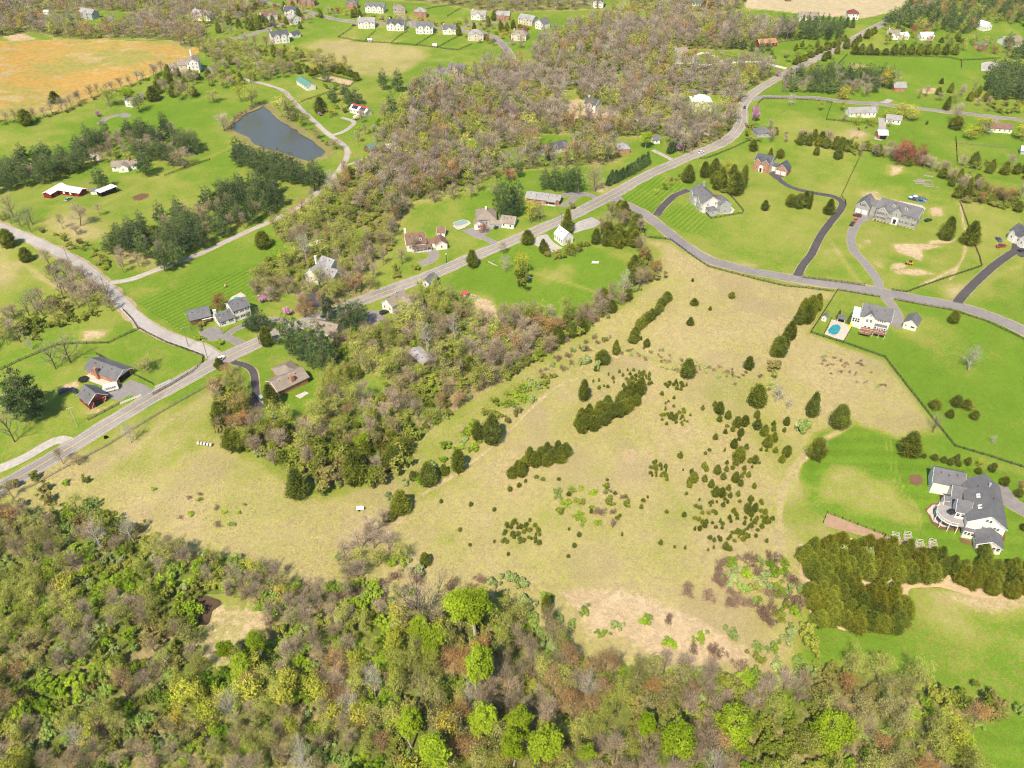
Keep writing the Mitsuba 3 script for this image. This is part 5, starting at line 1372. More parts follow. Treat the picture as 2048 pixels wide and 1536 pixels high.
for name, lb, ct, A, B, wl, rf, d_, h_, kind, ax, ex in FAR:
    h = House(name, lb, ct, A, B)
    h.wall, h.roofm = wl, rf
    h_ = h_ * .88 if name == 'village_house' else h_
    h.block(0, 0, None, d_, h_, kind, ax, .62, .4, step=2.7, sides=h_ > 4)
    for q in range(ex):
        h.cross_gable(h.w * (q + .75) / (ex + .5), min(4.2, h.w / (ex + 1.3)), -.9, d_ * .5, h_, .85, win=1)
    if kind != 'flat' and h_ > 3.5 and ex:
        h.chimney(h.w * .1, d_ * .6, h_ + .62 * d_ / 2 + .7, .9, 'red_brick' if len(lb) % 2 else wl, h_ - .5)
    if name == 'solar_roof_house':
        for k in range(2):
            x0, zz = 1.4 + k * (h.w * .48), lambda y: h_ + .1 + .62 * y + .09
            h.part('solar_panel', slab([x0, .5, zz(.5)], [x0 + h.w * .34, .5, zz(.5)], [x0 + h.w * .34, 2.9, zz(2.9)], [x0, 2.9, zz(2.9)], .06), 'glass_pane')
        h.part('ridge_cap', box(-.4, h.w + .4, 3.0, 4.6, h_ + 2.0, h_ + 2.42), 'red_metal_roof')
    if name == 'green_roof_stable':
        h.part('opening', box(.8, h.w - .8, -.06, 0, -.2, 2.3), 'dark_opening')
    if name == 'pine_edge_house' and 'raised' in lb:
        h.block(h.w * .3, 2.5, h.w * .4, 3, 5.2, 'gable', 'x', .5, .4, wins=False)
# ---------------------------------------------------------------- fences
def fence(label, px, bsdf='dark_fence_paint', hgt=1.35, rails=(.35, .75, 1.15), gap=2.6, cat='fence', group=None, solid=False, name='board_fence', thick=.085):
    C = spline(W(px), 900.0) if False else W(px)
    pts = []
    for a, b in zip(C[:-1], C[1:]):
        n = max(1, int(np.hypot(*(b - a)) / gap))
        pts += [a + (b - a) * k / n for k in range(n)]
    pts = np.array(pts + [C[-1]])
    z_ = height(pts[:, 0], pts[:, 1])
    k = thing(name, label, cat, group)
    Q = np.column_stack([pts, z_])
    p_ = obj('post', tubes(Q - [0, 0, .4], Q + [0, 0, hgt], .12, .11, 4), bsdf, k)
    labels[p_] = {'kind': 'stuff'}
    segs = [tubes(Q[:-1] + [0, 0, r], Q[1:] + [0, 0, r], thick if not solid else .05, thick if not solid else .05, 4) for r in rails]
    V, F = join(*segs)
    if not solid:
        pass
    else:
        n = len(Q) - 1
        b0, b1 = Q[:-1] + [0, 0, .1], Q[1:] + [0, 0, .1]
        V = np.stack([b0, b1, b1 + [0, 0, hgt - .15], b0 + [0, 0, hgt - .15]], 1).reshape(-1, 3)
        i = np.arange(n)[:, None] * 4
        F = np.concatenate([i + [0, 1, 2], i + [0, 2, 3]])
        t = np.repeat(np.cross(unit(b1 - b0), [0, 0, 1]) * .04, 4, 0)
        V, F = join((V + t, F), (V - t, F))
    r_ = obj('rail', (V, F), bsdf, k)
    labels[r_] = {'kind': 'stuff'}


B_ = 'black board fence '
for lb, px in [
 ('along the meadow side of the estate road', [(1243, 417), (1281, 432), (1286, 453), (1291, 475), (1340, 480), (1378, 508), (1416, 534), (1476, 550), (1569, 573), (1612, 577), (1666, 584)]),
 ('round the white house lawn and down the long pasture edge', [(1759, 595), (1716, 588), (1675, 581), (1621, 666), (1699, 690), (1769, 715), (1816, 776), (1863, 836), (1909, 893), (1983, 915), (2060, 940)]),
 ('on the lower verge of the estate road right of the garage', [(1789, 600), (1899, 620), (1966, 641), (2060, 686)]),
 ('on the upper verge of the estate road between two drives', [(1606, 547), (1605, 556), (1660, 563), (1729, 572)]),
 ('from the estate road up behind the mansion lot', [(1783, 581), (1813, 585), (1963, 533), (1958, 513), (1948, 488), (1932, 440), (1919, 404)]),
 ('straight lot line left of the mansion', [(1718, 318), (1699, 357), (1681, 396)]),
 ('short and angular round the corner house yard', [(1453, 383), (1487, 423), (1485, 427), (1422, 438), (1412, 428)]),
 ('along the main road verge above the brick house', [(1399, 318), (1414, 317), (1456, 301), (1480, 290), (1498, 281)]),
 ('round the big pasture at the cross road', [(1513, 228), (1516, 208), (1526, 198), (1580, 199), (1629, 201), (1664, 206), (1658, 222), (1652, 240), (1719, 246), (1755, 249)]),
 ('of the upper paddock beside the gravel road', [(-20, 750), (40, 722), (117, 690), (160, 688), (217, 687), (277, 659), (265, 640), (247, 621)]),
 ('of the lower paddock along gravel and main road', [(280, 658), (293, 666), (333, 686), (407, 713), (405, 726), (387, 743), (343, 770), (307, 790)]),
 ('behind the ranch house yard', [(193, 709), (220, 724), (250, 742), (280, 756), (307, 770)]),
 ('in front of the red barn', [(177, 841), (210, 824), (240, 808)]),
 ('weathered and low between road and meadow', [(480, 735), (410, 776), (340, 815), (277, 853), (213, 893), (150, 925), (60, 975)]),
 ('behind the village gardens', [(676, 75), (729, 84), (782, 87), (832, 91), (875, 96), (916, 101), (944, 89)]),
 ('first side fence between the village gardens', [(729, 84), (740, 72), (752, 62)]), ('second side fence between the village gardens', [(782, 87), (800, 72), (815, 63)]),
 ('third side fence between the village gardens', [(832, 91), (855, 77), (875, 66)]), ('fourth side fence between the village gardens', [(875, 96), (900, 82), (918, 73)]),
 ('dividing the village meadow near the top edge', [(848, 20), (870, 15), (900, 11), (925, 8)]), ('dividing the village paddock above the upper right row', [(895, 33), (908, 25), (921, 18)]),
 ('beyond the pond lane', [(597, 206), (630, 195), (676, 180), (700, 172)]), ('round the garden plot beside the green barn', [(624, 157), (655, 149), (710, 163), (700, 174), (660, 166), (626, 158)]),
 ('across the pasture below the clipped evergreen row', [(1708, 110), (1800, 113), (1899, 116), (1921, 121), (1960, 120), (2000, 117)]), ('down the pasture beside the riding arena', [(1922, 121), (1923, 136)]),
 ('up the pasture beside the far road', [(1694, 110), (1683, 122), (1672, 134)]), ('across the stable lawn', [(330, 352), (370, 337), (400, 327), (420, 320)]),
 ('dividing the far right pastures', [(1911, 275), (1913, 300), (1914, 325)]), ('left of the dark drive', [(1684, 396), (1690, 402), (1692, 412)]), ('below the village house garden', [(676, 75), (690, 66), (703, 57)]),
]:
    fence(B_ + lb, px, 'weathered_wood' if 'weathered' in lb else 'dark_fence_paint', group=None)
fence('thin black mesh fence on the garden soil edge', [(1646, 1046), (1654, 1026), (1715, 1050), (1782, 1076)], hgt=1.2, rails=(.1, .6, 1.15), thick=.025)
fence('pale rail fence crossing the far right pasture', [(1913, 287), (1960, 291), (2020, 297)], 'weathered_wood', rails=(.5, 1.0))
fence('white board fence panel right of the ranch drive', [(311, 776), (342, 762)], 'white_fence_paint', hgt=1.1, solid=True)
fence('white board fence panel left of the ranch drive', [(241, 809), (283, 792)], 'white_fence_paint', hgt=1.1, solid=True)
fence('black metal fence on the left side of the pool', [(1663, 638), (1648, 668)], hgt=1.2, rails=(.1, .6, 1.15), thick=.03), fence('black metal fence on the right side of the pool', [(1703, 656), (1688, 682)], hgt=1.2, rails=(.1, .6, 1.15), thick=.03)
fence('brown picket fence behind the roadside house garden', [(812, 594), (826, 600), (850, 612), (862, 616)], 'brown_wood', solid=True, hgt=1.5)


# ---------------------------------------------------------------- vehicles
def prism(profile, w, taper=0.0, y0=0):
    """Side profile (x, z) extruded to width w; the upper points drawn in by taper."""
    m = trimesh.creation.extrude_polygon(Polygon(profile), w)
    V = m.vertices.copy()
    zz = V[:, 1]
    k = 1 - taper * np.clip((zz - min(zz)) / (max(zz) - min(zz)), 0, 1)
    m.vertices = np.column_stack([V[:, 0], (V[:, 2] - w / 2) * k, zz])
    if m.volume < 0:
        m.invert()
    return m


WHEEL = mikit.ply(trimesh.creation.cylinder(.34, .22, sections=14).apply_transform(trimesh.transformations.rotation_matrix(math.pi / 2, [1, 0, 0])), smooth=40)
HUB = mikit.ply(trimesh.creation.cylinder(.18, .235, sections=10).apply_transform(trimesh.transformations.rotation_matrix(math.pi / 2, [1, 0, 0])), smooth=40)
mat('hub_metal', (.5, .5, .5), .4, .6)
KINDS = {
 'car': ([(-2.25, .35), (2.25, .35), (2.28, .75), (1.1, .92), (-2.0, .95), (-2.28, .8)], [(-1.95, .93), (1.15, .92), (.35, 1.42), (-1.2, 1.45)], 1.8, 1.35),
 'suv': ([(-2.3, .4), (2.3, .4), (2.32, .95), (1.2, 1.08), (-2.3, 1.1)], [(-2.25, 1.08), (1.25, 1.06), (.5, 1.75), (-2.0, 1.78)], 1.9, 1.4),
 'truck': ([(-2.8, .45), (2.8, .45), (2.82, 1.0), (1.4, 1.12), (-2.8, 1.05)], [(-.6, 1.05), (1.45, 1.1), (.8, 1.8), (-.45, 1.8)], 1.95, 1.75),
}
PAINT = {}


def paint(rgb, metal=.0):
    key = 'paint_' + '_'.join(str(int(c * 100)) for c in rgb)
    if key not in scene:
        scene[key] = {'type': 'principled', 'base_color': {'type': 'rgb', 'value': list(rgb)}, 'roughness': .3, 'clearcoat': .6, 'metallic': metal}
    return key


CARM = {}


def vehicle(kind, label, at, toward, rgb, cat=None):
    a, b = G(*at), G(*toward)
    k = thing({'car': 'parked_car', 'suv': 'parked_car', 'truck': 'pickup_truck'}[kind], label, cat or ('car' if kind != 'truck' else 'truck'))
    m = T().translate([float(v) for v in a + [0, 0, .05]]).rotate([0, 0, 1], math.degrees(math.atan2(b[1] - a[1], b[0] - a[0])))
    body, cab, w, wb = KINDS[kind]
    if kind not in CARM:
        g = prism(cab, w * .93, .2)
        roof = prism([(cab[3][0] + .02, cab[3][1] - .03), (cab[2][0] - .02, cab[2][1] - .03), (cab[2][0] - .1, cab[2][1] + .04), (cab[3][0] + .1, cab[3][1] + .04)], w * .76)
        lamps = [cat_([box(body[2][0] - .06, body[2][0] + .03, s_ * w * .36 - .2, s_ * w * .36 + .2, .62, .74) for s_ in (-1, 1)])]
        CARM[kind] = [mikit.ply(prism(body, w, .08), smooth=20), mikit.ply(g), mikit.ply(roof), mikit.ply(lamps[0])]
    bm, gm, rm, lm = CARM[kind]
    p_ = paint(rgb)
    o = obj('body', bm, p_, k, to=m)
    obj('window', gm, 'glass_pane', k, to=m), obj('roof', rm, p_, k, to=m), obj('headlight', lm, 'white_trim', k, to=m)
    for x in (-wb, wb):
        for s_ in (-1, 1):
            at2 = m @ T().translate([x, s_ * (w / 2 - .1), .34])
            wk = obj('wheel', WHEEL, 'rubber', k, to=at2)
            obj('hub', HUB, 'hub_metal', wk, to=at2)


for row in [
 ('suv', 'dark red van at the top of the mansion parking row', (1721, 426), (1713, 423), (.22, .02, .06)), ('suv', 'maroon car second in the mansion parking row', (1714, 433), (1706, 431), (.13, .02, .05)),
 ('car', 'orange red car third in the mansion parking row', (1711, 441), (1716, 434), (.55, .09, .04)), ('suv', 'black car last in the mansion parking row', (1704, 450), (1709, 444), (.015, .017, .02)),
 ('car', 'black sedan parked on the grass right of the mansion', (1856, 442), (1870, 438), (.012, .014, .018)), ('car', 'white car beside the brick house garage', (1575, 345), (1582, 340), (.75, .75, .75)),
 ('car', 'blue car on the pad left of the edge house', (1997, 481), (2003, 487), (.06, .10, .2)), ('truck', 'dark red pickup near the edge house', (2001, 494), (1991, 496), (.28, .03, .04)), ('car', 'black car by the right edge house', (2044, 502), (2052, 500), (.02, .02, .022)),
 ('car', 'white car driving on the main road', (1402, 306), (1411, 302), (.8, .8, .8)), ('car', 'dark car rounding the bend of the main road', (1489, 216), (1490, 210), (.05, .06, .08)), ('truck', 'white truck turning at the gravel road junction', (440, 722), (448, 715), (.78, .78, .77)),
 ('car', 'navy car nearest the big pine beside the barn', (128, 784), (134, 781), (.02, .05, .14)), ('car', 'dark car between navy car and barn', (148, 783), (153, 786), (.02, .03, .05)),
 ('suv', 'pale blue van on the dark pad of the brick ranch', (525, 802), (530, 808), (.33, .40, .45)), ('suv', 'black car inside the circular drive', (1097, 403), (1098, 397), (.015, .015, .02)), ('suv', 'black car in front of the roadside house', (769, 627), (776, 624), (.012, .013, .018)),
 ('car', 'dark car in the court of the tan hipped house', (995, 456), (1001, 453), (.03, .035, .045)), ('car', 'white car parked under the big bare tree in the field', (1054, 559), (1060, 556), (.7, .74, .78)), ('car', 'blue green car among clutter in the stable yard', (137, 400), (142, 397), (.35, .42, .42)),
 ('car', 'dark car on the drive by the village road at the top', (708, 52), (714, 50), (.03, .04, .08)), ('car', 'dark car on the white gravel loop', (1391, 117), (1392, 111), (.04, .03, .03)),
]:
    vehicle(*row)
# the bus
a, b = G(203, 786), G(238, 776)
L = float(np.hypot(*(b - a)[:2]))
k = thing('minibus', 'white minibus with dark side windows parked before the ranch house', 'bus')
m = T().translate([float(v) for v in (a + b) / 2 + [0, 0, .05]]).rotate([0, 0, 1], math.degrees(math.atan2(b[1] - a[1], b[0] - a[0])))
obj('body', prism([(-L / 2 + 1.3, .45), (L / 2, .45), (L / 2, 2.6), (L / 2 - .2, 2.85), (-L / 2 + 1.6, 2.85), (-L / 2 + 1.2, 2.5)], 2.3, .06), paint((.78, .78, .77)), k, to=m)
obj('hood', prism([(-L / 2, .5), (-L / 2 + 1.3, .5), (-L / 2 + 1.3, 1.5), (-L / 2 + .1, 1.25)], 2.0, .06), paint((.78, .78, .77)), k, to=m)
obj('windscreen', prism([(-L / 2 + 1.2, 1.5), (-L / 2 + 1.28, 1.5), (-L / 2 + 1.28, 2.4), (-L / 2 + 1.2, 2.4)], 1.9), 'glass_pane', k, to=m)
for i in range(5):
    for s_ in (-1, 1):
        x = -L / 2 + 2.3 + i * (L - 3.0) / 5
        obj('window', box(x, x + (L - 3.0) / 5 - .25, s_ * 1.12 - .03, s_ * 1.12 + .03, 1.5, 2.2), 'glass_pane', k, to=m)
for x in (-L / 2 + .9, L / 2 - 1.6):
    for s_ in (-1, 1):
        obj('wheel', WHEEL, 'rubber', k, to=m @ T().translate([x, s_ * 1.05, .34]))
# skid steer on the soil
k = thing('loader', 'small orange loader on the bare soil below the mansion', 'loader')
p = G(1819, 529)
m = T().translate([float(v) for v in p]).rotate([0, 0, 1], 170)
obj('body', cat_([box(-1.3, .6, -.55, .55, .4, 1.1), box(-1.5, -.8, -.5, .5, .9, 1.5)]), paint((.65, .30, .02)), k, to=m)
obj('cab', cat_([box(-.7, .5, -.5, .5, 1.1, 1.15), box(-.7, -.6, -.5, -.4, 1.1, 2.0), box(-.7, -.6, .4, .5, 1.1, 2.0), box(.4, .5, -.5, -.4, 1.1, 2.0), box(.4, .5, .4, .5, 1.1, 2.0), box(-.8, .6, -.55, .55, 2.0, 2.1)]), 'black_trim', k, to=m)
obj('arm', cat_([box(-1.0, 1.5, s_ * .62 - .07, s_ * .62 + .07, 1.2, 1.4) for s_ in (-1, 1)] + [box(1.4, 1.55, s_ * .62 - .07, s_ * .62 + .07, .3, 1.4) for s_ in (-1, 1)]), paint((.65, .30, .02)), k, to=m)
obj('bucket', cat_([box(1.5, 2.2, -.8, .8, .15, .22), box(1.5, 1.6, -.8, .8, .15, .7)]), 'black_trim', k, to=m)
for x in (-.8, .5):
    for s_ in (-1, 1):
        obj('wheel', WHEEL, 'rubber', k, to=m @ T().translate([x, s_ * .72, .34]))


# ---------------------------------------------------------------- poles and wires
def pole(px, h_, label, cross=True, lamp=False, bsdf='weathered_wood', turn=30):
    p = G(*px)
    k = thing('utility_pole' if not lamp else 'yard_lamp', label, 'pole' if not lamp else 'lamp post', None)
    obj('post', tubes([p - [0, 0, .5]], [p + [0, 0, h_]], .16, .11, 8), bsdf, k)
    if cross:
        c, s_ = math.cos(math.radians(turn)), math.sin(math.radians(turn))
        e = np.array([c, s_, 0]) * 1.2
        obj('crossarm', tubes([p + e + [0, 0, h_ - .6]], [p - e + [0, 0, h_ - .6]], .09, .09, 4), bsdf, k)
        obj('insulator', cat_([trimesh.creation.icosphere(subdivisions=1, radius=.13).apply_translation(p + e * t + [0, 0, h_ - .45]) for t in (-.9, -.35, .35, .9)]), 'white_trim', k)
    if lamp:
        obj('lamp_head', trimesh.creation.icosphere(subdivisions=2, radius=.3).apply_translation(p + [0, 0, h_ + .2]), 'white_trim', k, True)
    return p + [0, 0, h_ - .45]


tops = [pole((139, 527), 10, 'utility pole beside the gravel road near the pine wood'), pole((214, 590), 10.5, 'utility pole beside the gravel road below the lane mouth'), pole((377, 693), 10.5, 'utility pole on the gravel road shoulder above the junction'), pole((415, 716), 10.5, 'utility pole standing at the road junction', turn=120)]
pole((155, 853), 10, 'pale utility pole on the verge left of the red barn', bsdf='pale_bark'), pole((445, 668), 9, 'utility pole before the colonial house lawn'), pole((383, 660), 9, 'utility pole left of the brown barn'), pole((519, 688), 6, 'short pole beside the main road below the colonial house', cross=False)
pole((722, 634), 10, 'utility pole beside the main road left of the roadside house'), pole((1156, 387), 8, 'pale utility pole near the circular drive', bsdf='white_trim'), pole((1122, 452), 9, 'utility pole beside the chapel lot'), pole((1633, 78), 16, 'tall pale pole in front of the dark pine block', bsdf='pale_bark'), pole((1790, 107), 10, 'pale pole in front of the clipped evergreen row', bsdf='pale_bark')
pole((893, 526), 5.0, 'white globe lamp on a dark post in the farmhouse lawn', cross=False, lamp=True, bsdf='black_trim')
k = thing('power_line', 'thin dark overhead wires following the gravel road', 'wire')
segs = []
for a, b in zip(tops[:-1], tops[1:]):
    for off in (-.9, .9):
        t = np.linspace(0, 1, 13)[:, None]
        q = a + (b - a) * t + np.array([off * .86, off * .5, 0])
        q[:, 2] -= 4 * 1.1 * (t * (1 - t))[:, 0]
        segs.append(tubes(q[:-1], q[1:], .02, .02, 3))
obj('wire', join(*segs), 'black_trim', k)

# ---------------------------------------------------------------- hay bales, garden boxes, play things, animals
bale = trimesh.creation.cylinder(.75, .85, sections=18)
bale.apply_transform(trimesh.transformations.rotation_matrix(math.pi / 2, [0, 1, 0]))
mat('bale_wrap', (.46, .45, .42), .5, var=.15, scale=2), mat('hay', (.42, .33, .17), var=.3, scale=4)
BODY, ENDS = mikit.ply(bale, smooth=40), mikit.ply(cat_([trimesh.creation.cylinder(.6, .02, sections=16).apply_transform(trimesh.transformations.rotation_matrix(math.pi / 2, [0, 1, 0])).apply_translation((s_ * .435, 0, 0)) for s_ in (-1, 1)]))
for i in range(5):
    p = G(398 + i * 6.2, 889 + i * .8)
    k = thing('hay_bale', 'pale wrapped round hay bale in the short row on the meadow', 'hay bale', 'row of wrapped round hay bales')
    m = T().translate([float(p[0]), float(p[1]), float(p[2] + .72)]).rotate([0, 0, 1], -8)
    obj('wrap', BODY, 'bale_wrap', k, to=m), obj('end', ENDS, 'hay', k, to=m)
p = G(451, 574)
k = thing('hay_bale', 'single tan round hay bale on the striped lawn', 'hay bale')
m = T().translate([float(p[0]), float(p[1]), float(p[2] + .72)]).rotate([0, 0, 1], 10)
obj('wrap', BODY, 'hay', k, to=m), obj('end', ENDS, 'hay', k, to=m)
for i, (x, y) in enumerate([(1790, 1077), (1814, 1076), (1838, 1092), (1864, 1091)]):
    p = G(x, y)
    k = thing('garden_box', ['white fenced garden box, leftmost of the four beside the grove', 'white fenced garden box, second from left beside the grove', 'white fenced garden box, third from left beside the grove', 'white fenced garden box nearest the large house'][i], 'planter')
    m = T().translate([float(v) for v in p]).rotate([0, 0, 1], -14)
    obj('soil', box(-1.0, 1.0, -1.4, 1.4, -.2, .25), 'tilled_soil', k, to=m)
    fr = cat_([box(-1.1, 1.1, -1.5, -1.4, -.3, .35), box(-1.1, 1.1, 1.4, 1.5, -.3, .35), box(-1.1, -1.0, -1.4, 1.4, -.3, .35), box(1.0, 1.1, -1.4, 1.4, -.3, .35)])
    obj('frame', fr, 'white_fence_paint', k, to=m)
    rl = [box(sx * 1.05 - .05, sx * 1.05 + .05, sy * 1.45 - .05, sy * 1.45 + .05, .35, 1.7) for sx in (-1, 1) for sy in (-1, 0, 1)]
    rl += [box(-1.1, 1.1, sy * 1.45 - .04, sy * 1.45 + .04, z_, z_ + .09) for sy in (-1, 1) for z_ in (1.0, 1.62)] + [box(sx * 1.05 - .04, sx * 1.05 + .04, -1.4, 1.4, z_, z_ + .09) for sx in (-1, 1) for z_ in (1.0, 1.62)]
    obj('rail', cat_(rl), 'white_fence_paint', k, to=m)
    rr = np.random.default_rng(i)
    q = rr.uniform([-.8, -1.2, .3], [.8, 1.2, .5], (60, 3))
    v, f = cards(q, np.tile([0, 0, 1.], (60, 1)), .14, rr)
    obj('seedling', (v, f), 'shrub_leaves', k, uv=tuft_uv(60, 4, rr), to=m)
k = thing('garden_gate', 'dark timber gate frame at the end of the garden soil', 'gate')
p = G(1768, 1081)
m = T().translate([float(v) for v in p]).rotate([0, 0, 1], 75)
obj('post', cat_([box(-1.0, -.85, -.08, .08, -.3, 2.3), box(.85, 1.0, -.08, .08, -.3, 2.3)]), 'dark_fence_paint', k, to=m), obj('beam', box(-1.2, 1.2, -.07, .07, 2.3, 2.45), 'dark_fence_paint', k, to=m)
for i, (x0, y0, x1, y1) in enumerate([(1826, 361, 1848, 364), (1830, 366, 1878, 369), (1834, 359, 1866, 362), (1846, 371, 1878, 374), (1848, 351, 1866, 353)]):
    a, b = G(x0, y0), G(x1, y1)
    k = thing('raised_bed', 'long narrow grey raised bed in the vegetable rows behind the mansion', 'planter', 'raised beds behind the mansion')
    L = float(np.hypot(*(b - a)[:2]))
    m = T().translate([float(v) for v in a]).rotate([0, 0, 1], math.degrees(math.atan2(b[1] - a[1], b[0] - a[0])))
    obj('board', cat_([box(0, L, -.6, -.52, -.5, .5), box(0, L, .52, .6, -.5, .5), box(0, .08, -.52, .52, -.5, .5), box(L - .08, L, -.52, .52, -.5, .5)]), 'grey_siding', k, to=m), obj('soil', box(.08, L - .08, -.52, .52, -.4, .42), 'mulch', k, to=m)
# playground on the blue mat
k = thing('playground', 'climbing frame with white sails and slides on the blue mat', 'playground')
p = G(1836, 402)
m = T().translate([float(v) for v in p + [0, 0, .1]]).rotate([0, 0, 1], -12)
obj('frame', cat_([box(x - .08, x + .08, y - .08, y + .08, 0, 2.6) for x in (-3, -1.4, .4, 2.2, 3.4) for y in (-1, 1)] + [box(-3.1, 3.5, s_ - .06, s_ + .06, 2.5, 2.62) for s_ in (-1, 1)]), 'maroon_shingle', k, to=m)
obj('platform', cat_([box(-3, -1.4, -1, 1, 1.3, 1.42), box(.4, 2.2, -1, 1, 1.1, 1.22)]), 'brown_wood', k, to=m)
obj('sail', trimesh.creation.cone(1.5, 1.0, sections=4).apply_translation((-2.2, 0, 2.7)), 'white_trim', k, to=m), obj('sail', trimesh.creation.cone(1.2, .8, sections=4).apply_translation((-4.4, .8, 1.6)), 'white_trim', k, to=m)
obj('slide', slab([2.2, -.4, 1.2], [2.2, .4, 1.2], [4.8, .4, .1], [4.8, -.4, .1], .1), paint((.75, .75, .72)), k, to=m)
k = thing('swing_set', 'teal roofed play set with swing frame beside the brick ranch', 'playground')
p = G(552, 842)
m = T().translate([float(v) for v in p]).rotate([0, 0, 1], 25)
obj('frame', join(tubes([[-.7, -.7, 0], [.7, -.7, 0], [-.7, .7, 0], [.7, .7, 0], [3.6, -1, 0], [3.6, 1, 0], [.7, 0, 2.2]], [[-.7, -.7, 2.4], [.7, -.7, 2.4], [-.7, .7, 2.4], [.7, .7, 2.4], [3.6, 0, 2.3], [3.6, 0, 2.3], [3.6, 0, 2.3]], .07, .07, 5)), 'weathered_wood', k, to=m)
obj('canopy', cat_([slab([-.9, s_ * .95, 2.3], [.9, s_ * .95, 2.3], [.9, 0, 3.1], [-.9, 0, 3.1], .06) for s_ in (-1, 1)]), paint((.03, .45, .42)), k, to=m), obj('platform', box(-.7, .7, -.7, .7, 1.1, 1.2), 'brown_wood', k, to=m)
obj('slide', slab([-.7, -.3, 1.2], [-.7, .3, 1.2], [-2.6, .3, .1], [-2.6, -.3, .1], .08), paint((.75, .22, .05)), k, to=m)
for x in (1.7, 2.7):
    obj('swing', join(tubes([[x - .2, 0, 2.2], [x + .2, 0, 2.2]], [[x - .2, .1, .6], [x + .2, .1, .6]], .015, .015, 3), (box(x - .25, x + .25, 0, .2, .56, .62).vertices, box(x - .25, x + .25, 0, .2, .56, .62).faces)), 'black_trim', k, to=m)
k = thing('trampoline', 'round black trampoline behind the ranch house', 'trampoline')
p = G(168, 761)
m = T().translate([float(v) for v in p])
obj('mat', trimesh.creation.cylinder(1.75, .04, sections=28).apply_translation((0, 0, .8)), 'black_trim', k, to=m), obj('rim', trimesh.creation.torus(1.95, .14, major_sections=28, minor_sections=6).apply_translation((0, 0, .8)), 'dark_opening', k, to=m)
obj('leg', tubes([[1.9 * math.cos(t), 1.9 * math.sin(t), 0] for t in np.arange(6) * math.pi / 3], [[1.9 * math.cos(t), 1.9 * math.sin(t), .8] for t in np.arange(6) * math.pi / 3], .04, .04, 5), 'hub_metal', k, to=m)
k = thing('yellow_slide', 'bright yellow water slide at the right side of the teal pool', 'slide')
p = G(1700, 655)
m = T().translate([float(v) for v in p]).rotate([0, 0, 1], 60)
obj('chute', cat_([slab([-1.6, -.45, .4], [-1.6, .45, .4], [.6, .45, 1.9], [.6, -.45, 1.9], .12), box(.5, 1.2, -.5, .5, 1.75, 1.9), box(-1.6, .6, -.5, -.42, .9, 1.5), box(-1.6, .6, .42, .5, .9, 1.5)]), paint((.80, .60, .01)), k, to=m), obj('ladder', cat_([box(1.1, 1.2, s_ * .4 - .05, s_ * .4 + .05, 0, 2.4) for s_ in (-1, 1)] + [box(1.1, 1.2, -.4, .4, z_, z_ + .08) for z_ in (.4, .8, 1.2, 1.6)]), 'white_trim', k, to=m)
k = thing('fallen_log', 'bleached fallen log lying on the green field left of the bare tree', 'log')
a, b = G(976, 524), G(994, 533)
obj('trunk', tubes([a + [0, 0, .3]], [b + [0, 0, .3]], .35, .2, 8), 'pale_bark', k), obj('branch', tubes([a * .6 + b * .4 + [0, 0, .4], a * .3 + b * .7 + [0, 0, .3]], [a * .6 + b * .4 + [1.2, 2.2, 1.0], a * .3 + b * .7 + [1.8, -1.2, .5]], .14, .05, 6), 'pale_bark', k)
k = thing('boat_trailer', 'small white covered trailer left on the meadow below the brush', 'trailer')
p = G(720, 1019)
m = T().translate([float(v) for v in p]).rotate([0, 0, 1], 8)
obj('cover', prism([(-1.3, .6), (1.3, .6), (1.5, .85), (.4, 1.3), (-1.2, 1.2)], 1.5, .25), 'white_trim', k, to=m), obj('chassis', box(-1.4, 2.2, -.08, .08, .42, .55), 'black_trim', k, to=m)
for s_ in (-1, 1):
    obj('wheel', WHEEL, 'rubber', k, to=m @ T().translate([-.3, s_ * .85, .34]))
k = thing('tarp_sheet', 'white tarpaulin lying in the upper right of the green field', 'tarpaulin')
p = G(1190, 525)
obj('sheet', drape(Polygon(p[:2] + np.array([[-2, -1], [1.6, -1.3], [2.2, .8], [-1.2, 1.2]])), .25, 1), 'white_trim', k)
for lb, px, col in [('rust red hay wagon by the tree line of the green field', (1207, 593), 'barn_red'), ('tan flat wagon beside the rust red wagon', (1217, 594), 'hay')]:
    k = thing('farm_wagon', lb, 'wagon')
    p = G(*px)
    m = T().translate([float(v) for v in p]).rotate([0, 0, 1], 35)
    obj('bed', cat_([box(-2.4, 2.4, -1, 1, .8, .95), box(-2.4, -2.3, -1, 1, .95, 1.8), box(-2.4, 2.4, -1.0, -.92, .95, 1.4), box(-2.4, 2.4, .92, 1.0, .95, 1.4)]), col, k, to=m), obj('axle', box(-2.0, 3.4, -.07, .07, .6, .8), 'black_trim', k, to=m)
    for x in (-1.7, 1.7):
        for s_ in (-1, 1):
            obj('wheel', WHEEL, 'rubber', k, to=m @ T().translate([x, s_ * .9, .34]))
h = House('red_tool_shed', 'small bright red shed in the brush below the green field', 'shed', (923, 597), (936, 595))
h.wall, h.roofm = 'barn_red', 'red_metal_roof'
h.block(0, 0, None, 3, 2.2, 'gable', 'x', .6, .2, wins=False), h.door(h.w / 2, 0, .9, 1.8, 0, 'white_trim')
h = House('greenhouse', 'little pale greenhouse frame right of the bright red shed', 'greenhouse', (938, 600), (950, 602))
h.part('frame', join(*[tubes([[x, 0, 0], [x, 2.6, 0], [x, 0, 1.6], [x, 2.6, 1.6]], [[x, 0, 1.6], [x, 2.6, 1.6], [x, 1.3, 2.4], [x, 1.3, 2.4]], .05, .05, 4) for x in np.linspace(0, h.w, 4)], tubes([[0, 0, 1.6], [0, 2.6, 1.6], [0, 1.3, 2.4]], [[h.w, 0, 1.6], [h.w, 2.6, 1.6], [h.w, 1.3, 2.4]], .05, .05, 4)), 'white_trim')
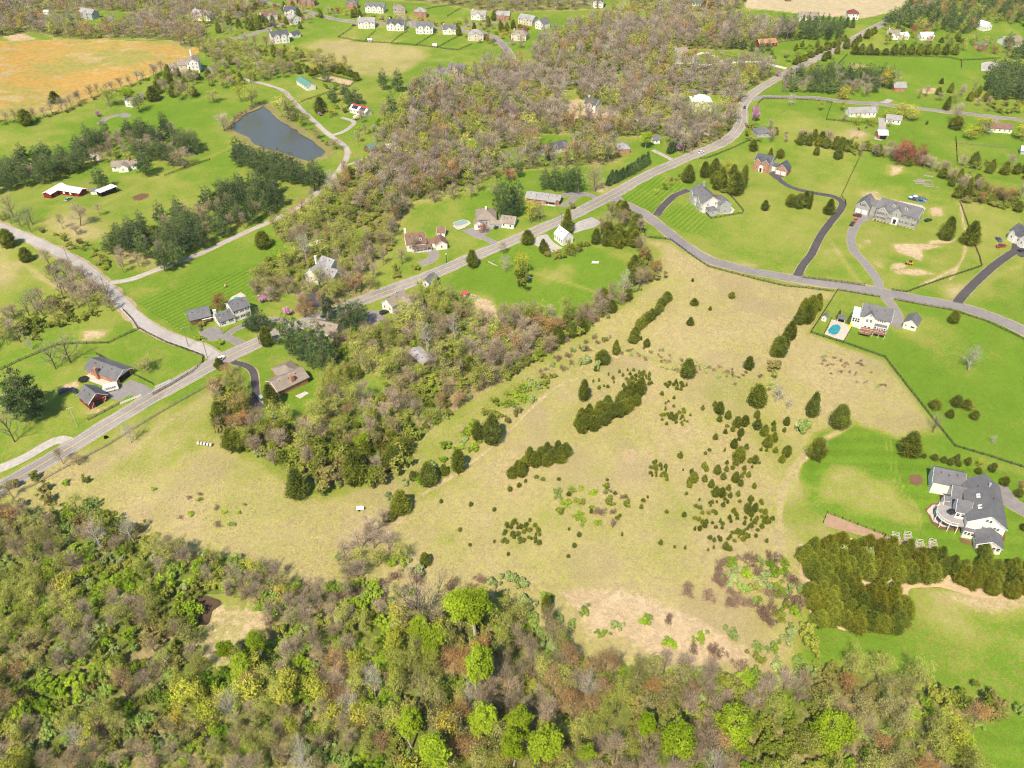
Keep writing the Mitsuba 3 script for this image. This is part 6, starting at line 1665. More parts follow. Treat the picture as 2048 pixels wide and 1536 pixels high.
scene['greenhouse_film'] = {'type': 'thindielectric'}
h.part('pane', cat_([box(0, h.w, -.02, .0, .1, 1.55), slab([0, -.02, 1.62], [h.w, -.02, 1.62], [h.w, 1.3, 2.46], [0, 1.3, 2.46], .02)]), 'greenhouse_film')


def balls(bones, res=.09):
    """One smooth body from bones: (point, radius, point, radius)."""
    M = None
    for p0, r0, p1, r1 in bones:
        pts = np.vstack([trimesh.creation.icosphere(subdivisions=1, radius=r).vertices + np.array(p) for p, r in ((p0, r0), (p1, r1))])
        q = m3.Manifold.hull_points(pts)
        M = q if M is None else M + q
    d = M.refine_to_length(res).to_mesh()
    t = trimesh.Trimesh(d.vert_properties[:, :3], d.tri_verts)
    trimesh.smoothing.filter_taubin(t, iterations=6)
    return t


def horse(down):
    L_ = [((.72, s_ * .16, 1.0), .13, (.74, s_ * .15, .55), .07) for s_ in (-1, 1)] + [((.74, s_ * .15, .55), .065, (.72, s_ * .15, .05), .05) for s_ in (-1, 1)]
    L_ += [((-.72, s_ * .18, 1.05), .2, (-.62, s_ * .17, .72), .1) for s_ in (-1, 1)] + [((-.62, s_ * .17, .72), .09, (-.82, s_ * .16, .45), .06) for s_ in (-1, 1)] + [((-.82, s_ * .16, .45), .06, (-.76, s_ * .16, .05), .05) for s_ in (-1, 1)]
    hd = (1.55, 0, .55) if down else (1.5, 0, 1.75)
    return balls([((.65, 0, 1.15), .32, (-.65, 0, 1.2), .3), ((.0, 0, 1.12), .33, (.6, 0, 1.12), .34), ((.75, 0, 1.3), .24, (hd[0] - .25, 0, hd[2] + .12), .13), ((hd[0] - .25, 0, hd[2] + .12), .14, (hd[0] + .2, 0, hd[2] - .22), .08)] + L_)


for lb, px, tn, dn in [('dark horse grazing in the cross road pasture, right of the pair', (1732, 257), 40, True), ('dark horse standing in the cross road pasture, left of the pair', (1717, 261), 110, False)]:
    k = thing('horse', lb, 'horse')
    p = G(*px)
    m = T().translate([float(v) for v in p]).rotate([0, 0, 1], tn)
    obj('body', horse(dn), mat('dark_coat', (.035, .025, .02), .7) if 'dark_coat' not in scene else 'dark_coat', k, True, to=m)
    obj('mane', tubes([[.8, 0, 1.5], [-1.0, 0, 1.25]], [[1.2, 0, 1.35 if not dn else .95], [-1.1, 0, .5]], .07, .03, 5), 'black_trim', k, to=m)
for lb, px in [('charred dark stump on the road verge', (212, 876)), ('round feeder ring on the pasture below the cross road', (1711, 276))]:
    k = thing('stump' if 'stump' in lb else 'feeder_ring', lb, 'stump' if 'stump' in lb else 'feeder')
    p = G(*px)
    if 'stump' in lb:
        obj('wood', tubes([p], [p + [0.1, 0, .9]], .7, .55, 9), 'dark_opening', k), obj('root', tubes([p + [.5, 0, .15], p + [-.5, .1, .15]], [p + [1.3, .2, 0], p + [-1.2, .5, 0]], .2, .06, 5), 'dark_opening', k)
    else:
        obj('hoop', cat_([trimesh.creation.torus(1.3, .05, major_sections=20, minor_sections=5).apply_translation(p + [0, 0, z_]) for z_ in (.2, .7, 1.1)]), 'black_trim', k), obj('hay', trimesh.creation.cylinder(1.0, .6, sections=14).apply_translation(p + [0, 0, .3]), 'hay', k)
# ---------------------------------------------------------------- planting
from scipy.spatial import cKDTree
RP = np.random.default_rng(11)
TREE = shapely.STRtree(TAKEN)
CLEARW = [Polygon(W(c)).buffer(0) for c in CLEAR]
PICKS = []            # (public name, form, x, y, width, height, label, group)
LOOK = {  # form -> public name, category, words
 'bare_tree': ('bare_tree', 'tree', 'bare grey brown tree'), 'far_bare_tree': ('bare_tree', 'tree', 'bare grey brown tree'), 'pale_tree': ('pale_barked_tree', 'tree', 'pale barked bare tree'),
 'winter_tree': ('spreading_bare_tree', 'tree', 'dark limbed spreading bare tree'), 'russet_tree': ('russet_tree', 'tree', 'russet budding tree'), 'far_russet_tree': ('russet_tree', 'tree', 'russet budding tree'),
 'budding_tree': ('budding_tree', 'tree', 'olive green budding tree'), 'far_budding_tree': ('budding_tree', 'tree', 'olive green budding tree'), 'lime_tree': ('lime_green_tree', 'tree', 'lime green tree'),
 'lime_crown': ('lime_green_tree', 'tree', 'lime green tree'), 'giant_pine': ('pine_tree', 'pine tree', 'huge dark pine'), 'pine_tree': ('pine_tree', 'pine tree', 'dark green pine'), 'far_pine_tree': ('pine_tree', 'pine tree', 'dark green pine'), 'cedar_tree': ('cedar_tree', 'tree', 'dense olive green cedar'),
 'far_evergreen': ('cedar_tree', 'tree', 'dense olive green cedar'), 'grove_evergreen': ('grove_evergreen', 'tree', 'dense dark olive evergreen'), 'spire_evergreen': ('hedge_evergreen', 'tree', 'dark pointed evergreen'),
 'sapling': ('young_cedar', 'young tree', 'young cedar'), 'shrub': ('green_shrub', 'shrub', 'bright green leafy shrub'), 'dark_shrub': ('thicket_shrub', 'shrub', 'olive brown thicket shrub'),
 'silver_shrub': ('silver_shrub', 'shrub', 'pale silvery green shrub'), 'bramble': ('bramble', 'shrub', 'leafless brown bramble clump'), 'gold_tree': ('yellow_tree', 'tree', 'yellow green flowering tree'),
 'maroon_tree': ('maroon_tree', 'tree', 'dark maroon budding tree'), 'redbud': ('redbud_tree', 'tree', 'pink purple redbud in bloom'), 'white_blossom': ('white_blossom_tree', 'tree', 'cream white blossoming tree'),
}


def spot(form, x, y, w, h, label=None, group=None):
    PICKS.append((LOOK[form][0], form, x, y, w, h, label, group))


def tree(form, px, py, wpx, hpx, label=None, group=None):
    """One tree by its foot in the photograph and its size there in pixels."""
    p, k, a = G(px, py), pxm(py), look_down(py)
    w = wpx / k * (.9 if form == 'cedar_tree' else 1)
    hh = math.sqrt(max((hpx / k) ** 2 - (.8 * w * math.sin(a)) ** 2, (.55 * w * math.cos(a)) ** 2)) / math.cos(a)
    spot(form, p[0], p[1], w, min(hh, 30), label, group)


def free(x, y, clear=True):
    q = shapely.Point(x, y)
    if len(TREE.query(q, 'intersects')):
        return False
    return not (clear and any(c.contains(q) for c in CLEARW))


def scatter(px, gap, kinds, where, group=None, patch=1.6, clear=True, seed=None, limit=None):
    """kinds: form -> (weight, width from, to, height from, to)."""
    pg = Polygon(W(px)).buffer(0)
    x0, y0, x1, y1 = pg.bounds
    n = int((x1 - x0) * (y1 - y0) / gap ** 2 * 5) + 8
    q = RP.uniform([x0, y0], [x1, y1], (n, 2))
    q = q[shapely.contains_xy(pg, q[:, 0], q[:, 1])]
    z_ = height(q[:, 0], q[:, 1])
    d = np.column_stack([q, z_ - CAM_H])                            # keep what the frame (or a step beside it) can show
    dep = d[:, 1] * cp - d[:, 2] * sp
    u, v = 1024 + FPX * d[:, 0] / dep, 768 + FPX * (-d[:, 1] * sp - d[:, 2] * cp) / dep
    q = q[(u > -90) & (u < 2140) & (v < 1690) & (v > -22)]
    names = list(kinds)
    wt = np.array([kinds[k][0] for k in names])
    fields = np.array([meshkit.fbm(np.column_stack([q / 26.0, np.full(len(q), 5.0 + 3 * abs(hash_(k)))]), 2) for k in names])
    lw = np.log(wt)[:, None] + patch * 5 * (fields - .5) + RP.gumbel(size=fields.shape)
    pick = lw.argmax(0)
    kept, grid = 0, {}
    for i in range(len(q)):
        k = names[pick[i]]
        _, w0, w1, h0, h1 = kinds[k]
        w = RP.uniform(w0, w1)
        r = gap * (.55 + .45 * w / max(1e-6, .5 * (w0 + w1))) * (.62 if w < gap * .55 else 1)
        cx, cy = int(q[i, 0] // gap), int(q[i, 1] // gap)
        if any((q[i, 0] - a) ** 2 + (q[i, 1] - b) ** 2 < (.5 * (r + rr)) ** 2 for dx in (-1, 0, 1) for dy in (-1, 0, 1) for a, b, rr in grid.get((cx + dx, cy + dy), ())):
            continue
        if not free(q[i, 0], q[i, 1], clear):
            continue
        grid.setdefault((cx, cy), []).append((q[i, 0], q[i, 1], r))
        spot(k, q[i, 0], q[i, 1], w, RP.uniform(h0, h1), f'{LOOK[k][2]} {where}', group or f'{LOOK[k][2]}s {where}')
        kept += 1
        if limit and kept >= limit:
            break


def hash_(k):
    return sum(ord(c) * (i + 1) for i, c in enumerate(k)) % 97 / 7.0


def row(form, px, gap, w, h, where, group=None, jit=.12):
    C = W(px)
    seg = np.hypot(*np.diff(C, axis=0).T)
    s_ = np.concatenate([[0], np.cumsum(seg)])
    for t in np.arange(gap / 2, s_[-1], gap):
        x, y = np.interp(t, s_, C[:, 0]), np.interp(t, s_, C[:, 1])
        x, y = x + RP.normal() * gap * jit, y + RP.normal() * gap * jit
        if free(x, y, False):
            spot(form, x, y, w * RP.uniform(.8, 1.2), h * RP.uniform(.8, 1.2), f'{LOOK[form][2]} {where}', group or f'{LOOK[form][2]}s {where}')


BT = {'bare_tree': (.26, 5.5, 8.5, 9, 15), 'russet_tree': (.16, 5, 8, 9, 15), 'budding_tree': (.30, 5, 8.5, 8, 14), 'shrub': (.17, 3.5, 6.5, 2.5, 4.5), 'dark_shrub': (.16, 4, 7.5, 3.5, 6.5), 'pale_tree': (.008, 6, 8, 11, 16), 'lime_tree': (.015, 5.5, 8, 13, 20), 'gold_tree': (.03, 5, 8, 8, 12)}
scatter([(x, y) for x, y in WOOD['bottom'] if x < 790 and y < 1500] + [(800, 1200), (790, 1850), (-150, 1850)], 3.3, {**BT, 'budding_tree': (.26, 4, 6.5, 6, 11), 'bare_tree': (.3, 4, 6.5, 6, 11), 'shrub': (.42, 3, 6, 2.5, 5), 'dark_shrub': (.18, 3, 6.5, 3, 6), 'russet_tree': (.03, 5, 8, 8, 12), 'silver_shrub': (.05, 3, 5, 2, 3.5), 'lime_tree': (.004, 5, 7, 10, 14)}, 'in the brushy woodland at the lower left')
scatter([(790, 1225), (850, 1240), (900, 1225), (1000, 1225), (1090, 1265), (1180, 1335), (1290, 1350), (1420, 1345), (1440, 1390), (1420, 1850), (790, 1850)], 3.7, {**BT, 'budding_tree': (.30, 4.5, 7.5, 8, 14), 'bare_tree': (.30, 4.5, 7.5, 9, 15), 'russet_tree': (.20, 4.5, 7.5, 8, 14), 'shrub': (.07, 3.5, 6, 2.5, 4)}, 'in the woodland at the bottom centre')
scatter([(1420, 1342), (1540, 1376), (1620, 1345), (1700, 1345), (1830, 1376), (1960, 1392), (2040, 1425), (1960, 1440), (1930, 1500), (1950, 1640), (2150, 1850), (1420, 1850), (1440, 1380)], 4.3, {**BT, 'bare_tree': (.12, 5, 8, 7, 12), 'dark_shrub': (.36, 4.5, 8, 4, 8), 'shrub': (.17, 3.5, 6.5, 2.5, 5), 'russet_tree': (.08, 6, 9, 9, 14)}, 'in the woodland at the lower right')
MID = {'bare_tree': (.30, 5, 8, 8, 13), 'budding_tree': (.30, 5, 8, 8, 13), 'dark_shrub': (.17, 4, 7.5, 3.5, 7), 'shrub': (.10, 3, 5.5, 2.5, 4), 'russet_tree': (.06, 5, 8, 8, 12), 'pale_tree': (.008, 6, 9, 11, 16), 'cedar_tree': (.04, 4, 6, 6, 9)}
scatter(WOOD['middle'], 4.7, MID, 'in the brush belt between main road and meadow')
scatter([(430, 800), (470, 900), (560, 925), (680, 978), (765, 962), (835, 890), (830, 860), (740, 900), (640, 900), (540, 870), (480, 800)], 4.8, {'dark_shrub': (.42, 6, 9.5, 6, 10), 'cedar_tree': (.42, 6, 8.5, 7, 11), 'bare_tree': (.08, 5, 7, 7, 11), 'shrub': (.08, 3, 5, 2, 4)}, 'on the lower edge of the brush belt', clear=False)
scatter([(1000, 640), (1150, 630), (1245, 590), (1280, 500), (1320, 550), (1250, 605), (1180, 660), (1050, 740), (960, 790), (940, 760), (1060, 690)], 4.6, {'dark_shrub': (.5, 4, 8, 4, 7), 'bare_tree': (.3, 5, 8, 8, 12), 'cedar_tree': (.12, 4, 6, 6, 10), 'shrub': (.12, 3, 5, 2, 4)}, 'on the tree line below the green field', clear=False)
scatter(WOOD['scrub'], 5.0, {'bare_tree': (.28, 5.5, 9, 8, 14), 'budding_tree': (.36, 5.5, 9, 7, 12), 'shrub': (.12, 3, 5.5, 2.5, 4), 'dark_shrub': (.16, 4, 7, 3, 6), 'pale_tree': (.02, 6, 9, 11, 16), 'russet_tree': (.05, 5, 8, 8, 12)}, 'in the scrub between farm lane and main road')
FARW = {'far_bare_tree': (.58, 7.5, 11.5, 12, 18), 'far_russet_tree': (.10, 7, 10, 11, 17), 'far_budding_tree': (.27, 7, 10, 10, 15), 'pale_tree': (.012, 7, 10, 14, 19), 'gold_tree': (.025, 5, 8, 8, 12), 'far_pine_tree': (.012, 6, 8, 12, 17)}
scatter(WOOD['brown'], 6.4, FARW, 'in the large brown wood above the main road', patch=1.2)
scatter(WOOD['northwest'], 6.2, {**FARW, 'far_bare_tree': (.55, 7, 11, 10, 16), 'far_budding_tree': (.25, 7, 10, 9, 14), 'dark_shrub': (.1, 5, 8, 4, 7)}, 'in the wood at the top left', patch=1.2)
scatter(WOOD['top'], 8, FARW, 'along the top edge beyond the village', patch=1.2)
# undergrowth beneath the trees
UG = {'shrub': (.5, 2.4, 4.6, 1.6, 3.2), 'dark_shrub': (.26, 2.6, 5, 2, 4), 'bramble': (.16, 2.4, 4.4, 1.4, 2.6), 'silver_shrub': (.06, 2.4, 4.2, 1.6, 2.8)}
scatter(WOOD['bottom'], 4.2, UG, 'under the trees of the bottom woodland', patch=1.8)
scatter(WOOD['middle'], 4.4, UG, 'under the trees of the brush belt', patch=1.8)
scatter(WOOD['scrub'], 6.0, UG, 'under the trees of the roadside scrub', patch=1.8)
scatter(WOOD['brown'], 7.0, {**UG, 'bramble': (.04, 3, 5, 1.6, 2.6)}, 'under the large brown wood', patch=1.8)
scatter([(470, 235), (490, 222), (525, 206), (470, 246), (458, 262)], 4, {'bramble': (.5, 2, 4, 1, 2), 'dark_shrub': (.5, 2, 4, 1.2, 2.2)}, 'on the left pond bank')
scatter([(545, 212), (600, 255), (655, 292), (660, 285), (610, 245), (560, 205)], 5, {'dark_shrub': (.4, 2, 4, 1.2, 2.4), 'budding_tree': (.4, 5, 8, 5, 9), 'bramble': (.2, 2, 4, 1, 2)}, 'on the right pond bank')
# pine groves
PN = {'pine_tree': (.86, 7.5, 11, 12, 18), 'bare_tree': (.09, 5, 7, 9, 13), 'dark_shrub': (.05, 4, 6, 3, 5)}
scatter([(150, 308), (190, 288), (260, 276), (330, 270), (392, 290), (398, 312), (330, 322), (250, 322), (180, 332)], 5.6, PN, 'in the grove below the redbud lawn', clear=False)
scatter([(-15, 392), (50, 380), (110, 365), (150, 352), (168, 335), (100, 325), (20, 345), (-15, 360)], 5.6, PN, 'in the grove at the left edge', clear=False)
scatter([(196, 525), (232, 552), (330, 548), (400, 502), (480, 466), (568, 418), (548, 385), (470, 390), (400, 425), (300, 462), (220, 495)], 5.6, PN, 'in the long grove beside the farm lane', clear=False)
scatter([(464, 332), (500, 345), (560, 368), (640, 388), (648, 368), (560, 338), (495, 312)], 5.6, PN, 'in the grove below the pond', clear=False)
FP = {'far_pine_tree': (.8, 7, 10, 11, 17), 'far_bare_tree': (.15, 6, 9, 10, 14), 'far_russet_tree': (.05, 6, 9, 10, 14)}
scatter([(1565, 187), (1640, 190), (1720, 197), (1745, 194), (1800, 168), (1720, 155), (1640, 152), (1570, 158)], 5.8, {**FP, 'far_pine_tree': (.6, 5, 8, 10, 15), 'far_bare_tree': (.3, 6, 9, 9, 13)}, 'in the strip above the cross road')
scatter([(1560, 80), (1692, 83), (1692, 64), (1560, 54)], 5.6, {'far_pine_tree': (1, 5.5, 8, 12, 16)}, 'in the square dark block near the top')
scatter([(1768, 52), (1800, 62), (1900, 68), (1935, 72), (1962, 45), (2070, 60), (2070, -16), (1850, -16)], 7.5, {'far_pine_tree': (.6, 6, 9, 12, 17), 'far_russet_tree': (.28, 7, 11, 10, 15), 'far_budding_tree': (.12, 6, 9, 9, 13)}, 'in the mixed wood at the top right')
scatter([(2000, 90), (2070, 90), (2070, 120), (2020, 118)], 8, {'far_russet_tree': (.5, 6, 9, 8, 12), 'far_pine_tree': (.5, 6, 8, 10, 14)}, 'near the long barn')
scatter([(1966, 168), (1985, 200), (2070, 206), (2070, 146), (1990, 146)], 5.6, {'far_pine_tree': (1, 6, 8.5, 12, 16)}, 'in the dense block at the right edge')
scatter([(1985, 205), (2070, 212), (2070, 234), (1980, 226)], 7, {'gold_tree': (.5, 6, 9, 7, 10), 'dark_shrub': (.5, 5, 8, 4, 7)}, 'below the dense pine block at the right edge')
# hedgerows and small woods
HR = {'far_evergreen': (.36, 4.5, 7, 6, 9), 'bare_tree': (.3, 5, 8, 7, 11), 'dark_shrub': (.3, 4, 7, 3, 6), 'russet_tree': (.06, 5, 7, 7, 10)}
scatter([(1590, 290), (1650, 295), (1720, 314), (1760, 318), (1830, 334), (1890, 352), (1830, 318), (1720, 294), (1600, 276)], 3.6, HR, 'in the hedgerow above the mansion lots')
scatter([(1880, 352), (1905, 380), (1915, 404), (1970, 415), (2070, 428), (2070, 400), (1985, 385), (1945, 365), (1905, 345)], 4.2, HR, 'in the hedgerow beside the far right pasture')
scatter([(1905, 340), (1990, 348), (2070, 372), (2070, 352), (1990, 330), (1920, 328)], 6, HR, 'in the thin hedgerow at the right edge')
scatter([(1450, 262), (1500, 285), (1600, 292), (1600, 275), (1540, 258), (1490, 255)], 6, {**HR, 'far_evergreen': (.12, 4, 5, 4, 7), 'bramble': (.3, 3, 5, 2, 3)}, 'in the brush below the road bend')
scatter([(-20, 706), (60, 684), (120, 655), (235, 620), (238, 602), (180, 588), (110, 596), (40, 625), (-20, 655)], 4.0, {'bare_tree': (.4, 5, 8, 7, 12), 'dark_shrub': (.35, 4, 7, 3, 6), 'winter_tree': (.15, 7, 10, 9, 13), 'budding_tree': (.1, 5, 7, 6, 9)}, 'along the creek at the left')
scatter([(95, 540), (150, 548), (230, 600), (160, 602), (110, 580)], 4.6, {'winter_tree': (.4, 7, 10, 8, 12), 'bare_tree': (.5, 6, 8, 8, 11), 'dark_shrub': (.1, 3, 5, 2, 4)}, 'in the thicket beside the gravel road')
row('bare_tree', [(-20, 250), (60, 243), (130, 222), (170, 202), (210, 187), (262, 172), (305, 156), (345, 135)], 6.5, 6.5, 10, 'in the hedgerow along the orange hay field'), row('dark_shrub', [(-20, 252), (60, 246), (130, 224), (210, 189), (262, 174), (305, 158)], 7, 3.6, 2.4, 'under the hedgerow along the orange hay field')
scatter([(310, 185), (330, 150), (400, 152), (390, 200), (340, 205)], 6, {'bare_tree': (.5, 6, 9, 9, 14), 'far_evergreen': (.3, 5, 7, 6, 10), 'budding_tree': (.2, 6, 8, 8, 11)}, 'below the hilltop mansion')
scatter([(395, 100), (460, 90), (540, 95), (600, 110), (690, 135), (700, 150), (600, 150), (560, 160), (500, 166), (440, 180), (410, 165), (430, 130)], 5.6, {'bare_tree': (.36, 6, 9, 8, 14), 'budding_tree': (.28, 6, 9, 7, 11), 'far_evergreen': (.16, 4.5, 6.5, 5, 8), 'gold_tree': (.06, 5, 8, 6, 9), 'dark_shrub': (.14, 4, 7, 3, 5)}, 'in the small wood above the pond')
scatter([(470, 20), (560, 10), (700, 26), (800, 40), (900, 50), (990, 30), (1060, 60), (1055, 100), (980, 92), (880, 62), (780, 46), (640, 36), (600, 60), (500, 66)], 10, {'far_evergreen': (.3, 4, 6, 6, 9), 'bare_tree': (.3, 4, 7, 6, 9), 'gold_tree': (.2, 4, 6, 4, 7), 'maroon_tree': (.1, 4, 5, 4, 6), 'dark_shrub': (.2, 3, 5, 2, 4)}, 'in the village gardens', clear=False)
scatter([(420, 42), (520, 30), (560, 60), (470, 78), (430, 70)], 9, {'far_budding_tree': (.5, 5, 7, 5, 8), 'far_evergreen': (.3, 5, 7, 6, 9), 'far_bare_tree': (.2, 6, 8, 8, 11)}, 'around the top left village road')
scatter([(1560, 120), (1600, 92), (1640, 88), (1690, 88), (1640, 110), (1580, 128)], 8, {'dark_shrub': (.4, 4, 7, 3, 5), 'shrub': (.3, 3, 5, 2, 3), 'far_evergreen': (.3, 3, 5, 3, 6)}, 'on the clearing beyond the woods')
scatter([(1455, 112), (1500, 116), (1560, 118), (1540, 100), (1460, 96)], 8, {'far_pine_tree': (.6, 5, 7, 8, 12), 'dark_shrub': (.4, 4, 6, 3, 5)}, 'above the white gravel drive')
row('far_evergreen', [(1588, 130), (1620, 116), (1660, 98), (1690, 80)], 4.5, 5, 5, 'along the upper side of the far road'), row('far_evergreen', [(1632, 130), (1680, 104), (1720, 84), (1750, 66)], 9, 5.5, 7, 'along the lower side of the far road')
row('spire_evergreen', [(1598, 48), (1650, 50), (1710, 56)], 5.5, 4.5, 8, 'in the clipped row before the long grey house')
row('spire_evergreen', [(1214, 372), (1250, 354), (1300, 326)], 3.6, 4.8, 7.5, 'in the taller of two hedges beside the main road'), row('dark_shrub', [(1226, 378), (1262, 360), (1306, 336)], 2.6, 4.2, 3.6, 'in the lower of two hedges beside the main road')
row('spire_evergreen', [(1325, 316), (1345, 304), (1366, 294)], 3.6, 4.5, 6.5, 'in the short hedge at the road bend'), row('dark_shrub', [(1092, 448), (1130, 430), (1160, 412), (1196, 396)], 3.2, 4.4, 4.0, 'in the hedge beside the chapel stretch of road')
row('far_evergreen', [(618, 152), (660, 142), (700, 152), (716, 162)], 5.5, 5, 5.5, 'behind the garden plot')
scatter([(1078, 505), (1100, 518), (1130, 520), (1165, 508), (1185, 482), (1160, 488), (1120, 503)], 3.8, {'dark_shrub': (.6, 3.5, 6, 3, 5), 'shrub': (.25, 3, 5, 2, 4), 'cedar_tree': (.15, 4, 5, 5, 7)}, 'in the thicket behind the chapel', clear=False)
scatter([(1186, 486), (1230, 496), (1270, 500), (1282, 462), (1262, 432), (1236, 420), (1215, 424), (1205, 450)], 5.2, {'cedar_tree': (.42, 5, 8, 7, 10), 'dark_shrub': (.28, 4, 7, 4, 7), 'bare_tree': (.3, 5, 8, 9, 13)}, 'in the copse at the estate road corner', clear=False)
scatter([(1390, 345), (1430, 330), (1480, 345), (1486, 385), (1450, 390), (1420, 372)], 5.5, {'cedar_tree': (.5, 4.5, 7.5, 7, 11), 'gold_tree': (.2, 4, 6, 4, 6), 'dark_shrub': (.3, 3, 5, 2, 4)}, 'behind the corner house', clear=False)
scatter([(1305, 395), (1345, 372), (1375, 352), (1360, 350), (1320, 372)], 6, {'dark_shrub': (.5, 2, 3.5, 1.5, 2.5), 'gold_tree': (.3, 2.5, 4, 2.5, 4), 'maroon_tree': (.2, 2, 3, 2, 3)}, 'in the planted border of the corner house', clear=False)
scatter([(640, 150), (700, 195), (760, 240), (780, 280), (740, 300), (700, 290), (720, 250), (660, 210)], 10, {'bare_tree': (.4, 5, 8, 7, 11), 'shrub': (.25, 3, 5, 2, 4), 'pine_tree': (.2, 6, 8, 10, 14), 'dark_shrub': (.15, 3, 6, 3, 5)}, 'in the gardens right of the pond')
scatter([(760, 230), (830, 205), (880, 195), (850, 290), (770, 290)], 6.5, {'bare_tree': (.5, 6, 9, 9, 14), 'pine_tree': (.25, 6, 8, 11, 15), 'budding_tree': (.25, 6, 8, 8, 11)}, 'at the left end of the large brown wood')
scatter([(860, 420), (930, 400), (1000, 400), (1000, 380), (930, 385), (870, 405)], 9, {'bare_tree': (.4, 6, 9, 8, 12), 'budding_tree': (.6, 6, 9, 7, 10)}, 'on the green glade above the hipped roof house')
scatter([(640, 580), (720, 545), (800, 520), (850, 480), (830, 560), (740, 588), (680, 615)], 7.5, {'budding_tree': (.4, 5, 8, 7, 11), 'bare_tree': (.35, 5, 8, 8, 12), 'dark_shrub': (.25, 3, 6, 3, 5)}, 'on the bank above the main road')
scatter([(390, 640), (440, 670), (450, 690), (400, 685)], 4.5, {'dark_shrub': (.6, 3, 5, 2.5, 4), 'shrub': (.4, 2.5, 4, 2, 3)}, 'beside the colonial house drive', clear=False)
scatter([(-20, 965), (60, 960), (150, 915), (190, 960), (100, 1010), (-20, 1020)], 6, {'dark_shrub': (.5, 3.5, 6, 3, 5), 'shrub': (.25, 3, 5, 2, 4), 'bare_tree': (.25, 4, 7, 5, 9)}, 'on the bank below the main road at the left')
scatter([(60, 480), (150, 460), (180, 490), (230, 540), (215, 545), (150, 500), (90, 495)], 8, {'bare_tree': (.5, 5, 7, 6, 9), 'dark_shrub': (.5, 3, 5, 2, 4)}, 'on the verge of the gravel road')
scatter([(0, 430), (60, 445), (120, 470), (60, 470), (0, 448)], 6, {'dark_shrub': (.7, 3, 6, 2, 4), 'winter_tree': (.3, 7, 9, 8, 11)}, 'beside the gravel road at the left edge')
# meadow shrubs
scatter([(800, 990), (900, 935), (1000, 870), (1062, 805), (1105, 770), (1080, 755), (1000, 815), (900, 890), (830, 945)], 6.5, {'silver_shrub': (.3, 3, 5.5, 2, 3.5), 'shrub': (.25, 3, 5, 2, 3.5), 'dark_shrub': (.2, 3, 5, 2.5, 4), 'bramble': (.15, 3, 5, 1.5, 2.5)}, 'along the meadow ditch')
scatter([(1110, 980), (1160, 965), (1200, 970), (1250, 985), (1270, 1030), (1210, 1060), (1150, 1050), (1110, 1030)], 4.6, {'bramble': (.5, 2.4, 5, 1.2, 2.6), 'shrub': (.25, 2, 4.5, 1, 2), 'dark_shrub': (.25, 3, 5, 2, 4)}, 'in the rough patch of the lower meadow')
scatter([(880, 1170), (1000, 1155), (1085, 1170), (1140, 1230), (1150, 1300), (1100, 1300), (1000, 1250), (900, 1240)], 4.4, {'silver_shrub': (.4, 4, 6.5, 2.5, 4), 'bramble': (.35, 4, 6.5, 2, 4), 'shrub': (.2, 3, 5, 2, 3)}, 'on the lower meadow edge')
scatter([(1440, 1122), (1555, 1120), (1605, 1165), (1604, 1240), (1530, 1255), (1460, 1210), (1440, 1165)], 3.2, {'silver_shrub': (.36, 3.5, 6.5, 2.5, 4), 'shrub': (.40, 3, 6, 2, 4), 'bramble': (.18, 4, 6, 2, 4), 'dark_shrub': (.06, 3, 5, 3, 5)}, 'in the thicket left of the evergreen grove')
scatter([(1130, 1215), (1300, 1240), (1430, 1255), (1540, 1300), (1500, 1330), (1400, 1300), (1280, 1300), (1180, 1290)], 9, {'bramble': (.4, 3, 5, 1.5, 3), 'silver_shrub': (.3, 3, 6, 2, 3.5), 'shrub': (.3, 3, 5, 2, 3)}, 'on the straw coloured clearing')
scatter([(1380, 1290), (1500, 1310), (1560, 1290), (1610, 1260), (1640, 1300), (1600, 1360), (1480, 1380), (1400, 1370)], 4.6, {'silver_shrub': (.3, 3, 6, 2, 4), 'shrub': (.25, 3, 5.5, 2, 3.5), 'dark_shrub': (.25, 4, 7, 3, 6), 'bramble': (.2, 3, 5, 2, 3)}, 'below the thicket left of the grove')
scatter([(680, 1110), (760, 1060), (800, 1110), (860, 1200), (860, 1250), (780, 1235), (700, 1190)], 4.6, {'bramble': (.35, 3, 6, 2, 3.5), 'bare_tree': (.4, 5, 8, 7, 11), 'shrub': (.15, 3, 5, 2, 3), 'budding_tree': (.1, 5, 7, 6, 9)}, 'left of the great grey bare tree')
scatter([(1380, 1170), (1440, 1160), (1460, 1215), (1420, 1235), (1370, 1210)], 6, {'bramble': (.6, 4, 6, 2, 4), 'dark_shrub': (.4, 3, 5, 2, 4)}, 'right of the straw coloured clearing')
scatter([(640, 1110), (720, 1060), (770, 1040), (740, 1110), (690, 1150)], 7, {'bramble': (.4, 4, 6, 2, 3.5), 'silver_shrub': (.3, 3, 6, 2, 3.5), 'bare_tree': (.3, 5, 7, 6, 9)}, 'on the brushy point of the lower meadow')
scatter([(1222, 705), (1300, 690), (1400, 722), (1530, 755), (1560, 790), (1440, 765), (1330, 740)], 1.4, {'bramble': (.8, 1.2, 2.6, .5, 1.2), 'silver_shrub': (.2, 1.2, 2.6, .6, 1.4)}, 'in the weedy swale across the meadow', patch=0, limit=60)
scatter([(1640, 690), (1690, 705), (1760, 740), (1780, 780), (1700, 770), (1630, 730)], 1.4, {'bramble': (.8, 1, 2.2, .5, 1.1), 'silver_shrub': (.2, 1.2, 2.4, .6, 1.2)}, 'on the meadow below the white house fence', patch=0, limit=26)
scatter([(250, 980), (330, 960), (450, 990), (560, 1010), (520, 1080), (400, 1060), (300, 1040)], 3, {'bramble': (.5, 1.4, 3, .6, 1.4), 'shrub': (.5, 1.4, 3, .6, 1.3)}, 'on the left meadow', patch=0, limit=12)
